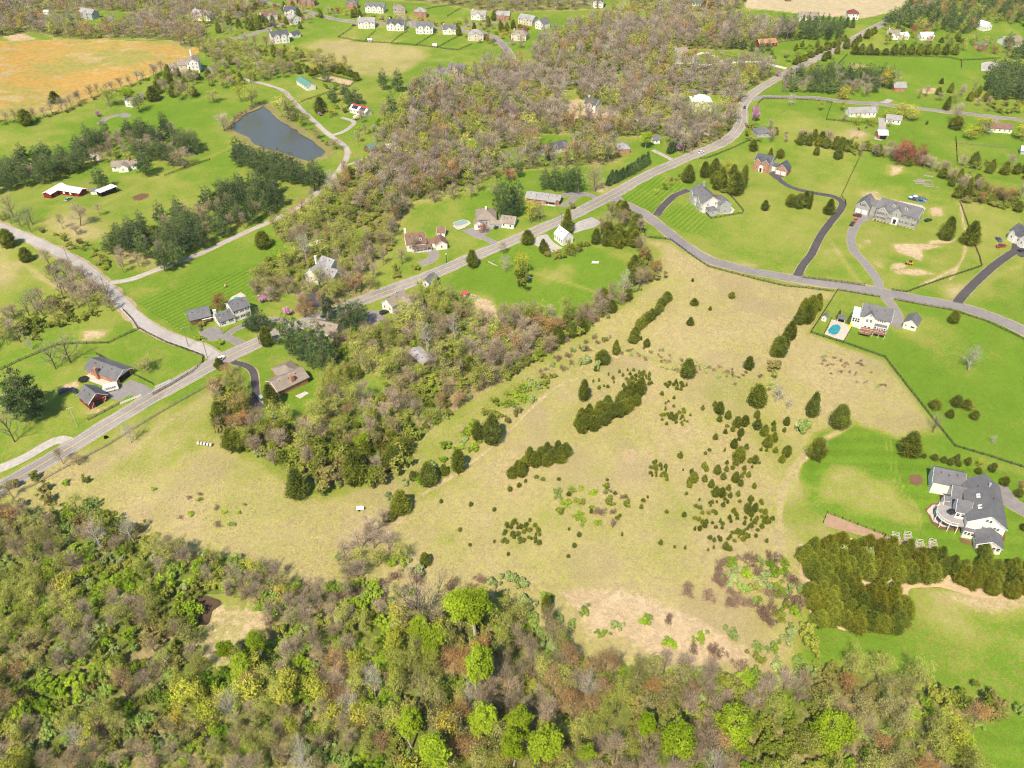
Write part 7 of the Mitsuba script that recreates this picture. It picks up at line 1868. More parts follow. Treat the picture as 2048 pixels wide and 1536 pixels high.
scatter([(1820, 200), (1900, 212), (1985, 226), (1975, 205), (1950, 180), (1880, 185)], 8, {'bare_tree': (.4, 4, 7, 6, 10), 'far_budding_tree': (.3, 5, 7, 6, 9), 'far_evergreen': (.3, 4, 6, 5, 8)}, 'above the cross road at the right')
scatter([(1770, 60), (1900, 75), (1980, 85), (1990, 110), (1900, 100), (1770, 92)], 9, {'far_budding_tree': (.4, 5, 8, 6, 9), 'far_evergreen': (.3, 4, 6, 4, 7), 'gold_tree': (.2, 5, 7, 5, 8), 'maroon_tree': (.1, 5, 7, 6, 8)}, 'round the pine edge houses')
scatter([(1600, 200), (1690, 215), (1780, 225), (1830, 235), (1790, 262), (1690, 250)], 14, {'gold_tree': (.3, 5, 7, 5, 8), 'bare_tree': (.4, 4, 6, 5, 8), 'shrub': (.3, 2.5, 4, 2, 3)}, 'in the cross road gardens')
scatter([(770, 985), (900, 888), (1000, 800), (1120, 715), (1205, 665), (1218, 684), (1020, 822), (912, 908), (790, 1002)], 4.6, {'shrub': (.35, 2.4, 5, 1.6, 3), 'dark_shrub': (.35, 3, 5.5, 2.2, 4.5), 'silver_shrub': (.15, 2.4, 4.5, 1.6, 2.8), 'bramble': (.15, 2, 4, 1.2, 2.2)}, 'in the ragged fringe of the brush belt', limit=60)
# evergreen rows and groves
scatter([(1148, 862), (1170, 868), (1215, 848), (1260, 824), (1283, 804), (1282, 786), (1262, 790), (1215, 815), (1180, 832), (1152, 848)], 2.6, {'cedar_tree': (1, 3.4, 4.8, 5.5, 9)}, 'in the large dense cedar block on the meadow', clear=False)
scatter([(1020, 957), (1040, 956), (1056, 936), (1098, 930), (1139, 916), (1137, 904), (1080, 911), (1036, 928)], 2.5, {'cedar_tree': (1, 3.3, 4.6, 4.5, 7.5)}, 'in the bent cedar block on the lower meadow', clear=False)
row('cedar_tree', [(1267, 688), (1269, 668), (1284, 652), (1300, 638), (1318, 622), (1333, 600)], 2.4, 4.2, 4.0, 'in the curved cedar row on the upper meadow')
scatter([(1598, 1122), (1640, 1092), (1700, 1090), (1780, 1104), (1850, 1110), (1930, 1138), (2075, 1152), (2075, 1192), (1990, 1196), (1950, 1178), (1900, 1166), (1830, 1166), (1780, 1160), (1740, 1168), (1690, 1172), (1640, 1172)], 2.9, {'grove_evergreen': (.95, 4.4, 6.0, 6, 8.5), 'silver_shrub': (.05, 4, 5, 5, 6)}, 'in the dense grove below the large house', clear=False, patch=.2)
scatter([(1612, 1176), (1690, 1178), (1800, 1192), (1822, 1222), (1782, 1262), (1700, 1258), (1630, 1250)], 3.0, {'grove_evergreen': (1, 4.4, 6.0, 5.5, 8)}, 'in the lower lobe of the evergreen grove', clear=False, patch=.2)
for x in (1708, 1721, 1737, 1752, 1770, 1787, 1804, 1820, 1837, 1854, 1871, 1889, 1908):
    tree('far_evergreen', x, 109, 16, 20 if x not in (1752, 1770) else 12, 'dense rounded evergreen in the clipped row across the far pasture', 'clipped evergreen row across the far pasture')
# single trees, by their foot
for f, x, y, w, h, lb in [
 ('cedar_tree', 1167, 800, 24, 42, 'lone upright cedar left of the large cedar block'), ('cedar_tree', 1374, 753, 34, 38, 'lone squat cedar above the large cedar block'), ('cedar_tree', 1512, 810, 40, 44, 'broad cedar beside the pale bare saplings'), ('cedar_tree', 1622, 832, 28, 48, 'tall leaning cedar, left of the pair at the lawn edge'),
 ('cedar_tree', 1676, 853, 42, 46, 'broad cedar, right of the pair at the lawn edge'), ('cedar_tree', 1630, 916, 36, 42, 'cedar on the corner of the dark green lawn'), ('cedar_tree', 850, 1129, 23, 24, 'single round cedar on the lower meadow'), ('cedar_tree', 597, 990, 46, 56, 'single stout cedar on the left meadow'),
 ('cedar_tree', 917, 942, 30, 44, 'upright cedar by the ditch between brush belt and bent block'), ('cedar_tree', 858, 968, 40, 46, 'stout cedar at the lower end of the ditch'), ('cedar_tree', 826, 960, 16, 20, 'small cedar left of the stout ditch cedar'), ('cedar_tree', 888, 948, 20, 22, 'small cedar right of the stout ditch cedar'),
 ('cedar_tree', 803, 1020, 44, 44, 'broad cedar at the foot of the brush belt'), ('cedar_tree', 780, 1040, 24, 20, 'low cedar below the broad foot cedar'), ('cedar_tree', 955, 880, 24, 38, 'left cedar of the dense pair by the ditch'), ('cedar_tree', 985, 885, 42, 58, 'right cedar of the dense pair by the ditch'),
 ('cedar_tree', 1231, 709, 17, 30, 'pointed cedar at the tree line end'), ('cedar_tree', 1205, 725, 34, 28, 'rounded cedar left of the pointed tree line cedar'), ('cedar_tree', 1192, 742, 10, 11, 'tiny round cedar below the silvery shrubs'), ('cedar_tree', 1293, 693, 15, 17, 'small cedar at the foot of the curved row'), ('cedar_tree', 1282, 680, 5, 8, 'tiniest cedar at the foot of the curved row'),
 ('cedar_tree', 1380, 649, 16, 16, 'round cedar, lowest of four on the upper meadow'), ('cedar_tree', 1388, 609, 18, 14, 'round cedar, second of four on the upper meadow'), ('cedar_tree', 1463, 596, 14, 13, 'round cedar, rightmost of four on the upper meadow'), ('cedar_tree', 1420, 620, 8, 8, 'smallest of four round cedars on the upper meadow'), ('cedar_tree', 1385, 563, 6, 7, 'small dark cedar near the estate road fence'),
 ('cedar_tree', 1597, 647, 26, 30, 'lower left cedar of the clump left of the white house'), ('cedar_tree', 1612, 645, 26, 36, 'lower right cedar of the clump left of the white house'), ('cedar_tree', 1620, 628, 28, 38, 'middle cedar of the clump left of the white house'), ('cedar_tree', 1632, 620, 24, 34, 'right cedar of the clump left of the white house'), ('cedar_tree', 1606, 625, 22, 30, 'upper cedar of the clump left of the white house'),
 ('cedar_tree', 1578, 677, 28, 36, 'top cedar of the leaning cedar line'), ('cedar_tree', 1566, 695, 26, 32, 'second cedar of the leaning cedar line'), ('cedar_tree', 1555, 712, 32, 40, 'third cedar of the leaning cedar line'), ('dark_shrub', 1548, 738, 36, 24, 'brown olive clump at the lower end of the leaning cedar line'), ('cedar_tree', 1496, 738, 20, 26, 'small cedar left of the leaning cedar line'),

 ('cedar_tree', 1847, 915, 10, 9, 'first and smallest of the cedar row above the large house'), ('cedar_tree', 1868, 919, 16, 13, 'second of the cedar row above the large house'), ('cedar_tree', 1886, 924, 14, 13, 'third of the cedar row above the large house'), ('cedar_tree', 1899, 929, 14, 14, 'fourth of the cedar row above the large house'), ('cedar_tree', 1911, 925, 13, 18, 'fifth and pointed of the cedar row above the large house'), ('cedar_tree', 1916, 932, 12, 12, 'sixth of the cedar row above the large house'), ('cedar_tree', 1934, 930, 13, 16, 'seventh of the cedar row above the large house'), ('gold_tree', 1958, 936, 16, 18, 'thin yellow tree above the large house'), ('cedar_tree', 1955, 946, 14, 12, 'low cedar below the thin yellow tree'), ('cedar_tree', 1983, 943, 15, 18, 'cedar right of the thin yellow tree'), ('cedar_tree', 2007, 970, 18, 18, 'cedar in a mulch ring right of the large house'), ('cedar_tree', 2036, 992, 18, 16, 'dark low cedar beside the right edge drive'), ('gold_tree', 2046, 984, 18, 20, 'yellow bush at the right edge'), ('cedar_tree', 2046, 1060, 14, 16, 'dark shrub at the right edge lawn'),
 ('grove_evergreen', 1966, 1106, 30, 26, 'blue grey spruce touching the sun room'), ('cedar_tree', 466, 892, 40, 40, 'olive cedar at the lower left of the brush belt'), ('cedar_tree', 571, 884, 40, 46, 'dark cedar in the lower brush belt'), ('dark_shrub', 664, 968, 60, 60, 'big silvery dark mass at the foot of the brush belt'), ('cedar_tree', 712, 962, 56, 64, 'big dark cedar at the foot of the brush belt'), ('dark_shrub', 752, 970, 44, 40, 'reddish olive mass at the foot of the brush belt'), ('dark_shrub', 595, 930, 52, 44, 'olive mass left of the silvery dark one'), ('lime_tree', 727, 910, 34, 46, 'lime green tree in the brush belt'), ('lime_tree', 505, 892, 32, 30, 'lime green bush at the left of the brush belt'), ('dark_shrub', 800, 930, 56, 46, 'deep green mass at the lower right of the brush belt'), ('cedar_tree', 445, 852, 40, 50, 'grey green cedar by the weathered fence'),
 ('budding_tree', 775, 760, 52, 54, 'rounded green tree below the derelict shed'), ('budding_tree', 828, 665, 60, 62, 'green budding tree above the derelict shed'), ('budding_tree', 740, 700, 40, 50, 'yellow green tree left of the derelict hut'), ('cedar_tree', 1816, 906, 46, 46, 'wide open crowned evergreen in a mulch ring'), ('cedar_tree', 1869, 817, 25, 20, 'left cedar of the five on the long pasture'), ('cedar_tree', 1911, 812, 22, 22, 'upper middle cedar of the five on the long pasture'), ('cedar_tree', 1933, 815, 28, 20, 'upper right cedar of the five on the long pasture'), ('cedar_tree', 1898, 834, 18, 17, 'lower left cedar of the five on the long pasture'), ('cedar_tree', 1947, 837, 20, 18, 'lower right cedar of the five on the long pasture'),
 ('cedar_tree', 1905, 645, 24, 26, 'cedar in a bare ring below the estate road'), ('cedar_tree', 1529, 420, 17, 20, 'small round cedar on the wide lawn'), ('cedar_tree', 1580, 412, 24, 24, 'left cedar of the lawn clump'), ('cedar_tree', 1596, 415, 26, 28, 'middle cedar of the lawn clump'), ('cedar_tree', 1608, 414, 20, 32, 'right cedar of the lawn clump'), ('cedar_tree', 1617, 418, 11, 34, 'slim cedar right of the lawn clump'),
 ('cedar_tree', 1657, 427, 25, 30, 'round cedar inside the dark drive bend'), ('cedar_tree', 1890, 479, 31, 46, 'left cedar of the pair at the mansion fence'), ('cedar_tree', 1937, 487, 38, 46, 'right cedar of the pair at the mansion fence'), ('cedar_tree', 1505, 302, 18, 22, 'left cedar of three above the brick house'), ('cedar_tree', 1540, 313, 11, 17, 'slim cedar above the brick house'), ('cedar_tree', 1559, 316, 17, 18, 'round cedar above the brick house'), ('cedar_tree', 1632, 310, 14, 17, 'small cedar on the lawn under the hedgerow'), ('cedar_tree', 1675, 317, 20, 18, 'low cedar pair on the lawn under the hedgerow'),
 ('cedar_tree', 1375, 363, 30, 34, 'large cedar beside the main road at the corner lot'), ('cedar_tree', 1440, 375, 28, 40, 'cedar behind the corner house, left'), ('cedar_tree', 1468, 388, 38, 44, 'largest cedar behind the corner house'), ('cedar_tree', 1484, 378, 18, 46, 'tall cedar behind the corner house, right'), ('spire_evergreen', 1676, 637, 9, 18, 'left pointed evergreen behind the pool'), ('spire_evergreen', 1697, 646, 9, 20, 'right pointed evergreen behind the pool'),
 ('cedar_tree', 55, 250, 28, 30, 'lone dark cedar on the green pasture at top left'), ('cedar_tree', 111, 205, 26, 22, 'dark cedar in the hay field hedgerow'), ('cedar_tree', 308, 201, 30, 28, 'dark cedar pair above the pine grove'), ('giant_pine', 62, 838, 84, 104, 'huge dark pine beside the red barn'), ('pine_tree', 294, 352, 38, 52, 'single pine beside the bungalow'), ('pine_tree', 205, 378, 34, 46, 'pine and bare tree beside the open shed'),
 ('pine_tree', 345, 332, 34, 44, 'pine on the lawn right of the bungalow'), ('bare_tree', 372, 335, 56, 42, 'round bare tree on the lawn right of the bungalow'), ('cedar_tree', 528, 495, 34, 34, 'dark cedar below the farm lane'), ('cedar_tree', 20, 494, 30, 36, 'dark cedar beside the gravel road at the left edge'), ('cedar_tree', 55, 522, 28, 28, 'loose cedar on the left pasture'), ('bare_tree', 100, 535, 34, 44, 'dark twiggy tree on the left pasture'),
 ('cedar_tree', 945, 534, 24, 34, 'lone egg shaped cedar beside the main road'), ('cedar_tree', 1134, 464, 26, 46, 'tall cedar behind the chapel'), ('cedar_tree', 1055, 487, 30, 28, 'cedar at the gravel lot entrance'), ('cedar_tree', 1086, 504, 18, 26, 'cedar in front of the chapel lot'), ('dark_shrub', 1045, 570, 40, 46, 'dark leafy tree over a parked white car'), ('gold_tree', 1044, 552, 36, 46, 'yellow green tree in the green field'), ('pale_tree', 1011, 543, 26, 34, 'pale bare tree in the green field'), ('bare_tree', 1005, 508, 24, 30, 'bare tree on the road edge of the green field'),
 ('pine_tree', 1000, 434, 30, 78, 'left pine of the tall clump beside the hipped roof house'), ('pine_tree', 1018, 440, 34, 84, 'middle pine of the tall clump beside the hipped roof house'), ('pine_tree', 1036, 433, 32, 70, 'right pine of the tall clump beside the hipped roof house'), ('gold_tree', 1063, 446, 30, 46, 'yellow green tree at the circular drive house'), ('bare_tree', 1078, 444, 24, 40, 'bare tree at the circular drive house'),
 ('pine_tree', 1090, 380, 26, 46, 'first pine of the row above the circular drive'), ('pine_tree', 1110, 383, 30, 56, 'second pine of the row above the circular drive'), ('pine_tree', 1132, 386, 30, 58, 'third pine of the row above the circular drive'), ('pine_tree', 1152, 386, 30, 60, 'fourth pine of the row above the circular drive'), ('bare_tree', 1190, 384, 40, 56, 'bare tree between pines and double hedge'),
 ('pine_tree', 790, 430, 18, 40, 'left pine of the slim pair'), ('pine_tree', 802, 432, 20, 42, 'right pine of the slim pair'), ('pine_tree', 580, 706, 44, 80, 'first pine of the mass above the brick ranch'), ('pine_tree', 602, 722, 50, 88, 'second pine of the mass above the brick ranch'), ('pine_tree', 626, 738, 50, 92, 'third pine of the mass above the brick ranch'), ('pine_tree', 650, 744, 52, 86, 'lowest pine of the mass above the brick ranch'), ('pine_tree', 642, 715, 44, 80, 'rear pine of the mass above the brick ranch'),
 ('pine_tree', 505, 664, 32, 44, 'left pine before the colonial house'), ('pine_tree', 524, 664, 38, 52, 'right pine before the colonial house'), ('cedar_tree', 535, 690, 30, 38, 'dark cedar on the bank below the colonial house'), ('pine_tree', 660, 645, 34, 66, 'pine at the road left of the roadside house'), ('pine_tree', 700, 662, 52, 70, 'wide pine right of the hidden house'), ('pine_tree', 722, 655, 44, 60, 'pine beside the roadside house drive'), ('cedar_tree', 545, 815, 34, 48, 'dark evergreen at the parking pad of the brick ranch'),
 ('cedar_tree', 440, 738, 20, 22, 'cedar bush at the road junction'), ('budding_tree', 292, 742, 46, 34, 'rounded budding tree on the paddock'), ('winter_tree', 142, 725, 62, 62, 'large bare tree on the paddock, right of the pair'), ('winter_tree', 112, 738, 50, 56, 'bare tree on the paddock, left of the pair'), ('winter_tree', 30, 884, 52, 72, 'pale bare tree on the lawn at the left edge'), ('pale_tree', 262, 886, 30, 44, 'bare roadside tree beside the weathered fence'), ('pale_tree', 64, 700, 18, 26, 'thin pale tree above the huge pine'),
 ('pine_tree', 768, 180, 24, 42, 'left pine of the three below the meadow house'), ('pine_tree', 797, 184, 28, 46, 'middle pine of the three below the meadow house'), ('pine_tree', 838, 196, 24, 38, 'right pine of the three below the meadow house'), ('pine_tree', 712, 210, 32, 34, 'pine beside the solar roof house'), ('pine_tree', 786, 245, 26, 60, 'tall pine right of the solar roof house'), ('cedar_tree', 642, 225, 30, 30, 'dark round evergreen beside the pond lane'), ('redbud', 640, 232, 10, 10, 'small purple redbud under the dark round evergreen'), ('gold_tree', 663, 233, 22, 18, 'orange yellow tree beside the pond lane'),
 ('pine_tree', 985, 225, 40, 34, 'left of the green pines inside the brown wood'), ('pine_tree', 1010, 224, 40, 38, 'middle of the green pines inside the brown wood'), ('pine_tree', 1032, 222, 34, 32, 'right of the green pines inside the brown wood'), ('gold_tree', 1060, 275, 38, 46, 'yellow budding tree on the wood edge above the blue roofed ranch'), ('gold_tree', 1052, 190, 40, 26, 'yellow tree inside the brown wood'), ('russet_tree', 1064, 298, 36, 40, 'orange brown tree on the wood edge above the blue roofed ranch'),
 ('lime_tree', 1291, 296, 30, 32, 'lime green tree over the blue roofed shed'), ('budding_tree', 1200, 320, 60, 46, 'wide budding tree right of the blue roofed ranch'), ('maroon_tree', 1021, 360, 22, 20, 'maroon bush on the glade edge'), ('pine_tree', 1038, 355, 18, 34, 'slim pine beside the maroon bush'), ('maroon_tree', 967, 465, 18, 18, 'maroon bush in front of the hipped roof house'), ('redbud', 1358, 302, 18, 16, 'pink redbud beside the main road bend'), ('redbud', 1508, 243, 20, 34, 'tall magenta redbud beside the bend'),
 ('redbud', 1554, 153, 12, 16, 'small redbud at the far road junction'), ('redbud', 575, 630, 22, 20, 'pink redbud behind the colonial house drive'), ('redbud', 527, 604, 24, 20, 'pink redbud among the bare trees above the colonial house'), ('redbud', 196, 233, 13, 14, 'single pink redbud on the pasture at top left'), ('maroon_tree', 440, 620, 32, 30, 'orange brown maple behind the colonial house'), ('russet_tree', 610, 635, 46, 34, 'orange yellow tree beside the main road above the pines'),
 ('maroon_tree', 1803, 330, 46, 46, 'large maroon tree in the hedgerow'), ('maroon_tree', 1838, 332, 26, 38, 'smaller maroon tree right of the large maroon one'), ('gold_tree', 1769, 177, 30, 38, 'bright yellow tree above the cross road'), ('gold_tree', 1685, 200, 26, 24, 'bright yellow tree touching the cross road'), ('gold_tree', 1800, 238, 40, 32, 'yellow green tree below the cross road'), ('gold_tree', 1825, 242, 30, 28, 'yellow green tree right of its twin below the cross road'),
 ('bare_tree', 1912, 248, 36, 44, 'bare tree entwined with dark cedar on the pasture'), ('cedar_tree', 1910, 258, 30, 26, 'dark cedar under the bare tree on the pasture'), ('gold_tree', 1960, 270, 44, 36, 'yellow green tree left of the brown roofed ranch'), ('gold_tree', 1938, 280, 32, 28, 'olive tree on the far right pasture'), ('gold_tree', 2040, 280, 34, 34, 'yellow tree at the right edge behind the brown roofed ranch'), ('pale_tree', 1582, 211, 20, 24, 'pale bare tree on the cross road pasture'),
 ('cedar_tree', 1892, 220, 16, 26, 'dark cedar beside the cross road'), ('cedar_tree', 1853, 249, 6, 8, 'tiny cedar on the far right pasture'), ('cedar_tree', 1882, 167, 10, 11, 'small cedar on the green field beyond the cross road'), ('pale_tree', 1938, 740, 46, 48, 'pale bare tree alone on the long pasture'), ('pale_tree', 1982, 885, 18, 16, 'small tan bush on the long pasture'), ('winter_tree', 1865, 865, 30, 40, 'bare tree at the pasture fence'), ('pale_tree', 1553, 805, 30, 40, 'pale bare saplings right of the broad cedar'), ('pale_tree', 1574, 818, 18, 26, 'single grey sapling beside the pale bare saplings'),
 ('winter_tree', 842, 1262, 116, 120, 'great grey bare tree on the lower meadow edge'), ('lime_tree', 922, 1272, 66, 96, 'left of the tall lime green twin trees'), ('lime_tree', 952, 1278, 76, 104, 'right of the tall lime green twin trees'), ('lime_tree', 960, 1404, 58, 106, 'tall slender lime green tree with white trunk'), ('lime_tree', 872, 1312, 54, 66, 'lime green tree below the twin trees'), ('lime_tree', 966, 1492, 60, 80, 'lime green tree at the bottom, left of three'), ('lime_tree', 1038, 1492, 58, 76, 'lime green tree at the bottom, upper middle of three'),
 ('lime_tree', 1026, 1540, 52, 74, 'lime green tree at the bottom, lower middle of three'), ('lime_tree', 1086, 1545, 70, 90, 'largest lime green tree at the bottom centre'), ('lime_tree', 872, 1560, 66, 84, 'lime green tree cut by the bottom edge'), ('lime_crown', 1346, 1520, 70, 84, 'broad lime green tree at the bottom right of centre'), ('lime_tree', 1284, 1495, 40, 66, 'small lime green tree left of the broad one'), ('lime_crown', 1458, 1488, 80, 80, 'round lime green tree at the lower right'), ('lime_crown', 1654, 1488, 86, 76, 'wide yellow lime tree at the lower right'),
 ('lime_tree', 865, 1335, 40, 54, 'thin leaved lime tree left of the slender one'), ('gold_tree', 897, 1495, 50, 66, 'yellow tree left of the bottom lime trees'), ('lime_tree', 1168, 1550, 44, 60, 'lime green tree at the bottom edge right of centre'), ('shrub', 373, 1232, 52, 40, 'round bright green shrub beside the dark mud'), ('shrub', 545, 1210, 50, 40, 'green shrub right of the tan hollow'), ('shrub', 790, 1128, 36, 26, 'green shrub on the lower meadow left'), ('silver_shrub', 835, 1150, 36, 20, 'low silvery shrub below the green one'),
 ('cedar_tree', 1092, 1225, 24, 36, 'slim cedar among silvery shrubs at the meadow edge'), ('silver_shrub', 1170, 730, 24, 22, 'silvery shrub by the meadow ditch, upper'), ('silver_shrub', 1196, 738, 20, 18, 'silvery shrub by the meadow ditch, middle'), ('silver_shrub', 1165, 702, 18, 14, 'silvery shrub by the meadow ditch, top'), ('silver_shrub', 1600, 862, 30, 28, 'silvery shrub left of the leaning cedar pair'), ('silver_shrub', 1642, 912, 18, 30, 'silvery shrub against the lawn corner cedar'), ('shrub', 1614, 858, 22, 22, 'olive shrub beside the silvery one'),
 ('lime_tree', 258, 208, 36, 34, 'lime green tree over the white court house'), ('budding_tree', 220, 215, 40, 40, 'yellow green tree left of the court house'), ('budding_tree', 280, 225, 38, 34, 'yellow green tree right of the court house'), ('white_blossom', 712, 240, 16, 12, 'cream blossom shrub beside the solar roof house'), ('white_blossom', 195, 325, 22, 22, 'cream blossom tree beside the bare soil'), ('winter_tree', 28, 435, 40, 44, 'spreading bare tree at the left edge above the gravel road'), ('bare_tree', 127, 458, 20, 34, 'thin bare tree on the brown slope, left'), ('bare_tree', 160, 452, 44, 46, 'bare tree on the brown slope, right'), ('bare_tree', 200, 432, 18, 30, 'thin bare tree below the open shed'),
 ('budding_tree', 505, 215, 40, 44, 'budding tree at the pond head'), ('budding_tree', 575, 238, 56, 52, 'wide olive tree on the right pond bank'), ('gold_tree', 482, 205, 24, 56, 'orange tipped tall tree above the pond'), ('bare_tree', 672, 300, 34, 26, 'tan bare tree at the pond corner'), ('bare_tree', 448, 262, 40, 34, 'grey bare tree on the left pond bank'), ('budding_tree', 430, 205, 32, 26, 'rounded olive tree left of the pond head'),
]:
    if lb is None:
        continue
    tree(f, x, y, w, h, lb)
# young cedars on the meadow
for X, Y, dm in [(285, 405, 28), (450, 162, 24), (470, 185, 50), (512, 215, 36), (472, 232, 28), (392, 180, 20), (500, 292, 22), (453, 318, 26), (555, 250, 44), (590, 245, 44), (535, 280, 24), (572, 298, 34), (565, 326, 20), (650, 212, 34), (650, 262, 44), (685, 290, 46), (700, 340, 50), (730, 320, 40), (790, 245, 36), (730, 280, 24), (730, 255, 22), (780, 285, 20), (540, 352, 40), (562, 405, 66), (550, 438, 30), (600, 366, 25), (640, 428, 36), (615, 430, 24), (790, 390, 45), (768, 424, 34), (738, 382, 25), (405, 395, 16), (398, 452, 28), (410, 468, 26), (460, 475, 40), (490, 506, 30), (340, 482, 22), (350, 512, 44), (330, 530, 34), (330, 547, 26), (402, 516, 30), (432, 542, 34), (452, 580, 44), (482, 585, 40), (515, 560, 26), (523, 596, 24), (560, 588, 24), (573, 538, 28), (547, 512, 44), (580, 500, 22), (590, 467, 22), (610, 498, 24), (637, 551, 24), (618, 612, 26), (692, 712, 34), (690, 675, 24), (605, 660, 36), (640, 656, 36), (378, 753, 22), (375, 708, 20), (392, 722, 20), (418, 855, 14), (697, 812, 18), (670, 378, 16), (697, 380, 16), (535, 462, 22), (508, 440, 18), (505, 470, 24), (300, 475, 10), (315, 587, 16), (490, 640, 22), (540, 668, 24), (520, 700, 20), (640, 720, 24), (650, 705, 20), (625, 735, 16), (555, 768, 24), (570, 770, 18), (430, 797, 18), (468, 793, 14), (500, 838, 34), (515, 850, 20), (485, 750, 16), (100, 650, 20), (192, 820, 22), (242, 218, 30), (280, 200, 18)]:
    x, y = 1240 + X / 2.38, 740 + Y / 2.38
    tree('cedar_tree' if dm > 30 else 'sapling', x, y + dm / 5.5, dm / 2.38, dm / 2.38 * 1.15, 'young cedar scattered over the right half of the meadow' if dm <= 30 else 'bushy half grown cedar in the scattered group on the meadow', 'scattered young cedars on the meadow' if dm <= 30 else 'scattered half grown cedars on the meadow')
SP = {'sapling': (1, .8, 1.9, 1.0, 2.3)}
for px, n_, wh in [([(1240, 775), (1290, 738), (1312, 765), (1265, 785)], 34, 'above the large cedar block'), ([(1330, 764), (1378, 768), (1370, 782), (1330, 776)], 18, 'below the lone squat cedar'), ([(1320, 788), (1372, 800), (1378, 852), (1322, 852)], 26, 'right of the large cedar block'), ([(1388, 1000), (1535, 995), (1548, 1042), (1500, 1100), (1425, 1105), (1385, 1060)], 62, 'in the lower right of the meadow'), ([(1300, 925), (1338, 930), (1336, 962), (1300, 952)], 16, 'beside the dead brush pile'), ([(1000, 1042), (1072, 1042), (1084, 1088), (1005, 1086)], 36, 'in the lower centre of the meadow'), ([(1160, 775), (1235, 740), (1290, 740), (1200, 790)], 14, 'right of the lone upright cedar'), ([(880, 1000), (1000, 900), (1140, 940), (1300, 870), (1420, 800), (1560, 900), (1540, 1100), (1100, 1120), (880, 1100)], 44, 'thinly over the open meadow')]:
    scatter(px, .9 if n_ > 20 else 1.5, SP, wh, clear=False, patch=0, limit=n_)

# ---------------------------------------------------------------- meadow grass: tussocks, past counting
pgm = Polygon(W(LAND[14][0])).buffer(0).difference(shapely.union_all(TAKEN))
x0, y0, x1, y1 = pgm.bounds
q = RP.uniform([x0, y0], [x1, y1], (150000, 2))
q = q[shapely.contains_xy(pgm, q[:, 0], q[:, 1])]
dens = meshkit.fbm(np.column_stack([q * .09, np.zeros(len(q))]), 3, seed=3)
q = q[dens > RP.uniform(.25, .75, len(q))]
guv = ground_cover(q[:, 0], q[:, 1])
q, guv = q[guv[:, 1] < .5], guv[guv[:, 1] < .5]
Q = np.column_stack([q, height(q[:, 0], q[:, 1]) - .05])
Q = np.repeat(Q, 3, 0) + RP.normal(size=(3 * len(q), 3)) * [.12, .12, 0]
v, f = slivers(Q, RP.normal(size=Q.shape) * .55 + [0, 0, 1.0], RP.uniform(.22, .5, len(Q)), RP.uniform(.14, .3, len(Q)), RP)
guv = np.repeat(guv, 9, 0) + np.repeat(RP.normal(size=(len(Q), 1)) * .12, 3, 0) * [1, 0]
obj('meadow_grass', (v, f), 'tussock', None, False, np.clip(guv, 0, 1.3))
tag('meadow_grass', 'dry tussock grass all over the meadow', None, None, 'stuff')

# ---------------------------------------------------------------- labels: where a plant has no words of its own, its place among its like
def pixel(x, y):
    d = np.array([x, y, float(height(x, y)) - CAM_H])
    dep = d[1] * cp - d[2] * sp
    return 1024 + FPX * d[0] / dep, 768 + FPX * (-d[1] * sp - d[2] * cp) / dep


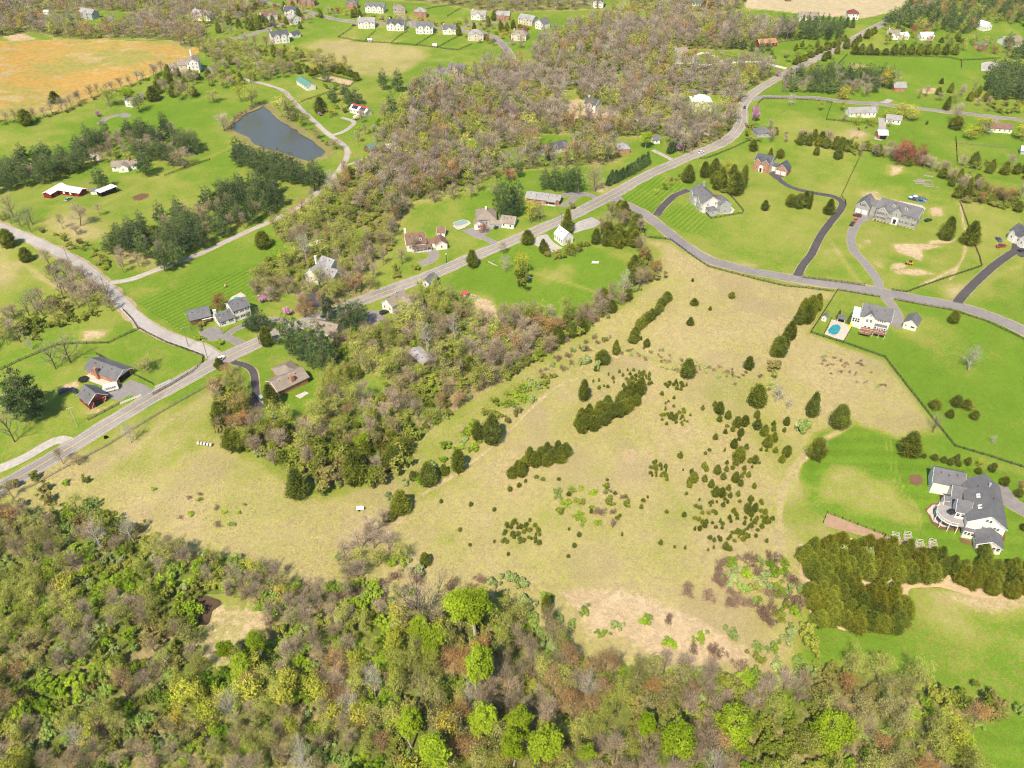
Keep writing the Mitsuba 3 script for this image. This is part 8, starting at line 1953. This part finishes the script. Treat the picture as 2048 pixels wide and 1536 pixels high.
MARKS = [(373, 1225, 'round shrub beside the dark mud'), (430, 1225, 'dark mud hollow'), (545, 1210, 'green shrub right of the tan hollow'), (922, 1272, 'tall lime green twin trees'), (960, 1404, 'slender lime tree with white trunk'), (842, 1262, 'great grey bare tree'), (1086, 1545, 'largest lime tree at the bottom'), (1346, 1520, 'broad lime tree right of centre'), (1458, 1488, 'round lime tree at the lower right'), (1654, 1488, 'wide yellow lime tree'), (872, 1560, 'lime tree cut by the bottom edge'), (1990, 1480, 'striped lawn at the lower right'), (1830, 1320, 'lower right lawn edge'), (0, 1010, 'road end at the left edge'), (200, 985, 'left meadow corner'), (0, 1400, 'lower left picture edge'), (200, 1300, 'brushy middle of the lower left'), (640, 1150, 'brushy point of the lower meadow'), (1300, 1250, 'straw coloured clearing'), (590, 770, 'brick ranch in the trees'), (830, 720, 'long derelict shed'), (790, 620, 'roadside house'), (440, 725, 'gravel road junction'), (597, 990, 'single stout meadow cedar'), (955, 880, 'cedar pair by the ditch'), (803, 1020, 'broad cedar at the brush belt foot'), (1231, 709, 'pointed cedar at the tree line end'), (1212, 595, 'rust red hay wagon'), (928, 597, 'bright red tool shed'), (1125, 485, 'mint roofed chapel'), (1230, 395, 'mouth of the estate road'), (640, 550, 'gabled white house'), (840, 500, 'brown roofed farmhouse'), (975, 455, 'broad hipped roof house'), (1080, 405, 'house by the circular drive'), (628, 487, 'pale foundation slab'), (480, 640, 'white colonial house'), (695, 310, 'bend of the farm lane'), (750, 300, 'green roofed timber shed'), (716, 228, 'solar roof house'), (560, 270, 'pond'), (605, 172, 'green roofed barn'), (1118, 305, 'blue roofed ranch'), (1250, 305, 'brick cottage behind the hedges'), (1180, 222, 'unfinished house on orange earth'), (1400, 222, 'teal roofed white house'), (1360, 122, 'grey house on the white drive'), (1020, 222, 'green pines in the brown wood'), (910, 155, 'stone house on the big meadow'), (1030, 130, 'bend of the village road'), (1080, 58, 'bright white village house'), (1195, 14, 'white house in the top clearing'), (1535, 92, 'orange roofed house'), (1487, 220, 'main road bend'), (172, 38, 'grey blue house'), (380, 145, 'hilltop mansion'), (402, 40, 'house behind the orchard row'), (250, 345, 'bungalow among pines'), (130, 390, 'L shaped stable'), (225, 390, 'open fronted shed'), (215, 755, 'ranch house with the bus'), (190, 810, 'red barn'), (214, 566, 'mouth of the farm lane'), (1400, 410, 'corner house'), (1537, 340, 'brick house'), (1788, 440, 'stone mansion'), (1805, 330, 'large maroon tree'), (1724, 235, 'long ranch on the cross road'), (1998, 265, 'brown roofed ranch at the right'), (1765, 277, 'green roofed stable'), (1800, 180, 'tractor barn'), (1920, 410, 'head of the mansion fence'), (2000, 420, 'right end of the hedgerow'), (1720, 640, 'teal swimming pool'), (1610, 635, 'cedar clump by the white house'), (1562, 700, 'leaning cedar line'), (1374, 752, 'lone squat cedar'), (1215, 820, 'large cedar block'), (1080, 920, 'bent cedar block'), (1280, 915, 'dead brush pile'), (1512, 808, 'broad cedar by the pale saplings'), (1460, 900, 'middle of the scattered cedars'), (1470, 1050, 'lower right of the meadow'), (1850, 1090, 'garden boxes'), (1960, 1080, 'large grey roofed house'), (1620, 1110, 'upper left tip of the grove'), (1825, 1225, 'lower lobe of the grove'), (850, 1129, 'round cedar on the lower meadow'), (1040, 1065, 'sapling patch in the lower centre'), (1190, 1000, 'rough patch of the lower meadow'), (1530, 1170, 'silvery thicket left of the grove'), (1665, 98, 'far road'), (2025, 94, 'long white barn'), (1985, 130, 'riding arena'), (830, 70, 'row of village houses'), (1052, 190, 'yellow tree inside the brown wood'), (1290, 168, 'road through the brown wood'), (870, 290, 'left end of the brown wood'), (1300, 60, 'upper end of the brown wood'), (1190, 110, 'heart of the brown wood'), (1060, 285, 'yellow and orange wood edge trees'), (960, 370, 'glade above the hipped roof house'), (80, 1120, 'left end of the brushy woodland'), (300, 1420, 'lower brush at the left'), (520, 1360, 'brush below the tan hollow'), (700, 1300, 'brush left of the lime trees'), (620, 1480, 'bottom edge left of the lime trees'), (180, 1180, 'brush above the left edge'), (350, 1100, 'left meadow edge'), (1800, 45, 'left tip of the top right wood'), (1880, 30, 'middle of the top right wood'), (1950, 12, 'upper edge of the top right wood'), (2030, 45, 'right end of the top right wood'), (1405, 1020, 'upper left of the lower sapling field'), (1440, 1090, 'lower edge of the sapling field'), (1540, 1080, 'right edge of the sapling field'), (1345, 800, 'sapling strip right of the cedar block'), (1150, 250, 'lower middle of the brown wood'), (1400, 70, 'upper right of the brown wood'), (1300, 930, 'saplings beside the brush pile')]
ORD = ['nearest', 'second nearest', 'third nearest', 'fourth nearest', 'fifth nearest', 'sixth nearest', 'seventh nearest', 'eighth nearest', 'ninth nearest', 'tenth nearest', 'eleventh nearest', 'twelfth nearest'] + [o + ' nearest' for o in ('thirteenth', 'fourteenth', 'fifteenth', 'sixteenth', 'seventeenth', 'eighteenth', 'nineteenth', 'twentieth')]
MX = np.array([m[:2] for m in MARKS], float)
LAB = {}
looks = {}
for i, k in enumerate(PICKS):
    if k[7] is not None:
        u, v_ = pixel(k[2], k[3])
        if -20 < u < 2068 and -5 < v_ < 1600:
            looks.setdefault(LOOK[k[1]][2], []).append((i, u, v_))
for words, items in looks.items():
    A = np.array([[u, v_] for _, u, v_ in items])
    D = np.linalg.norm(A[:, None] - MX[None], axis=2)
    rank = D.argsort(0).argsort(0)
    for j, (i, _, _) in enumerate(items):
        for m in D[j].argsort()[:5]:
            if rank[j, m] < len(ORD):
                LAB[i] = f'{words} {ORD[rank[j, m]]} to the {MARKS[m][2]}'
                break

# ---------------------------------------------------------------- emit: at most 290 of a kind as things (those that show largest), the rest as one mass
rest = {}
by = {}
for i, k in enumerate(PICKS):
    by.setdefault(k[0], []).append(k[:6] + (LAB.get(i, k[6]),) + k[7:])
for public, ks in by.items():
    def shows(k):
        z_ = float(height(k[2], k[3]))
        d = np.array([k[2], k[3], z_ + k[5] * .5 - CAM_H])
        dep = d[1] * cp - d[2] * sp
        u, v = FPX * d[0] / dep, FPX * (-d[1] * sp - d[2] * cp) / dep
        inside = abs(u) < 1030 and -790 < v < 790
        return (k[7] is None, inside, max(k[4], k[5] * .6) / dep)
    ks.sort(key=shows, reverse=True)
    form_cat = {k: LOOK[k][1] for k in LOOK}
    for i, (nm, form, x, y, w, h_, lb, gp) in enumerate(ks):
        p = (x, y, float(height(x, y)))
        if i < 290:
            key = numbered(public)
            plant(key, form, p, w, h_, RP)
            tag(key, lb or LOOK[form][2], LOOK[form][1], gp)
        else:
            mass = {'tree': 'mixed_woodland', 'pine tree': 'mixed_pinewood'}.get(LOOK[form][1], 'mixed_undergrowth')
            rest[mass] = rest.get(mass, 0) + 1
            plant(f'{mass}__{rest[mass]:03d}', form, p, w, h_, RP)
            tag(mass, kind='stuff')
print({k: len(v) for k, v in by.items()}, rest)


# ---------------------------------------------------------------- a trace of haze in the air
scene['air'] = {'type': 'homogeneous', 'albedo': {'type': 'rgb', 'value': [.93, .95, .97]}, 'sigma_t': .00004}
scene['haze'] = {'type': 'cube', 'bsdf': {'type': 'null'}, 'interior': {'type': 'ref', 'id': 'air'}, 'to_world': T().translate([0, 1500, 105.0]).scale([4600, 4600, 117.0])}
scene['camera']['medium'] = {'type': 'ref', 'id': 'air'}
tag('haze', kind='stuff')
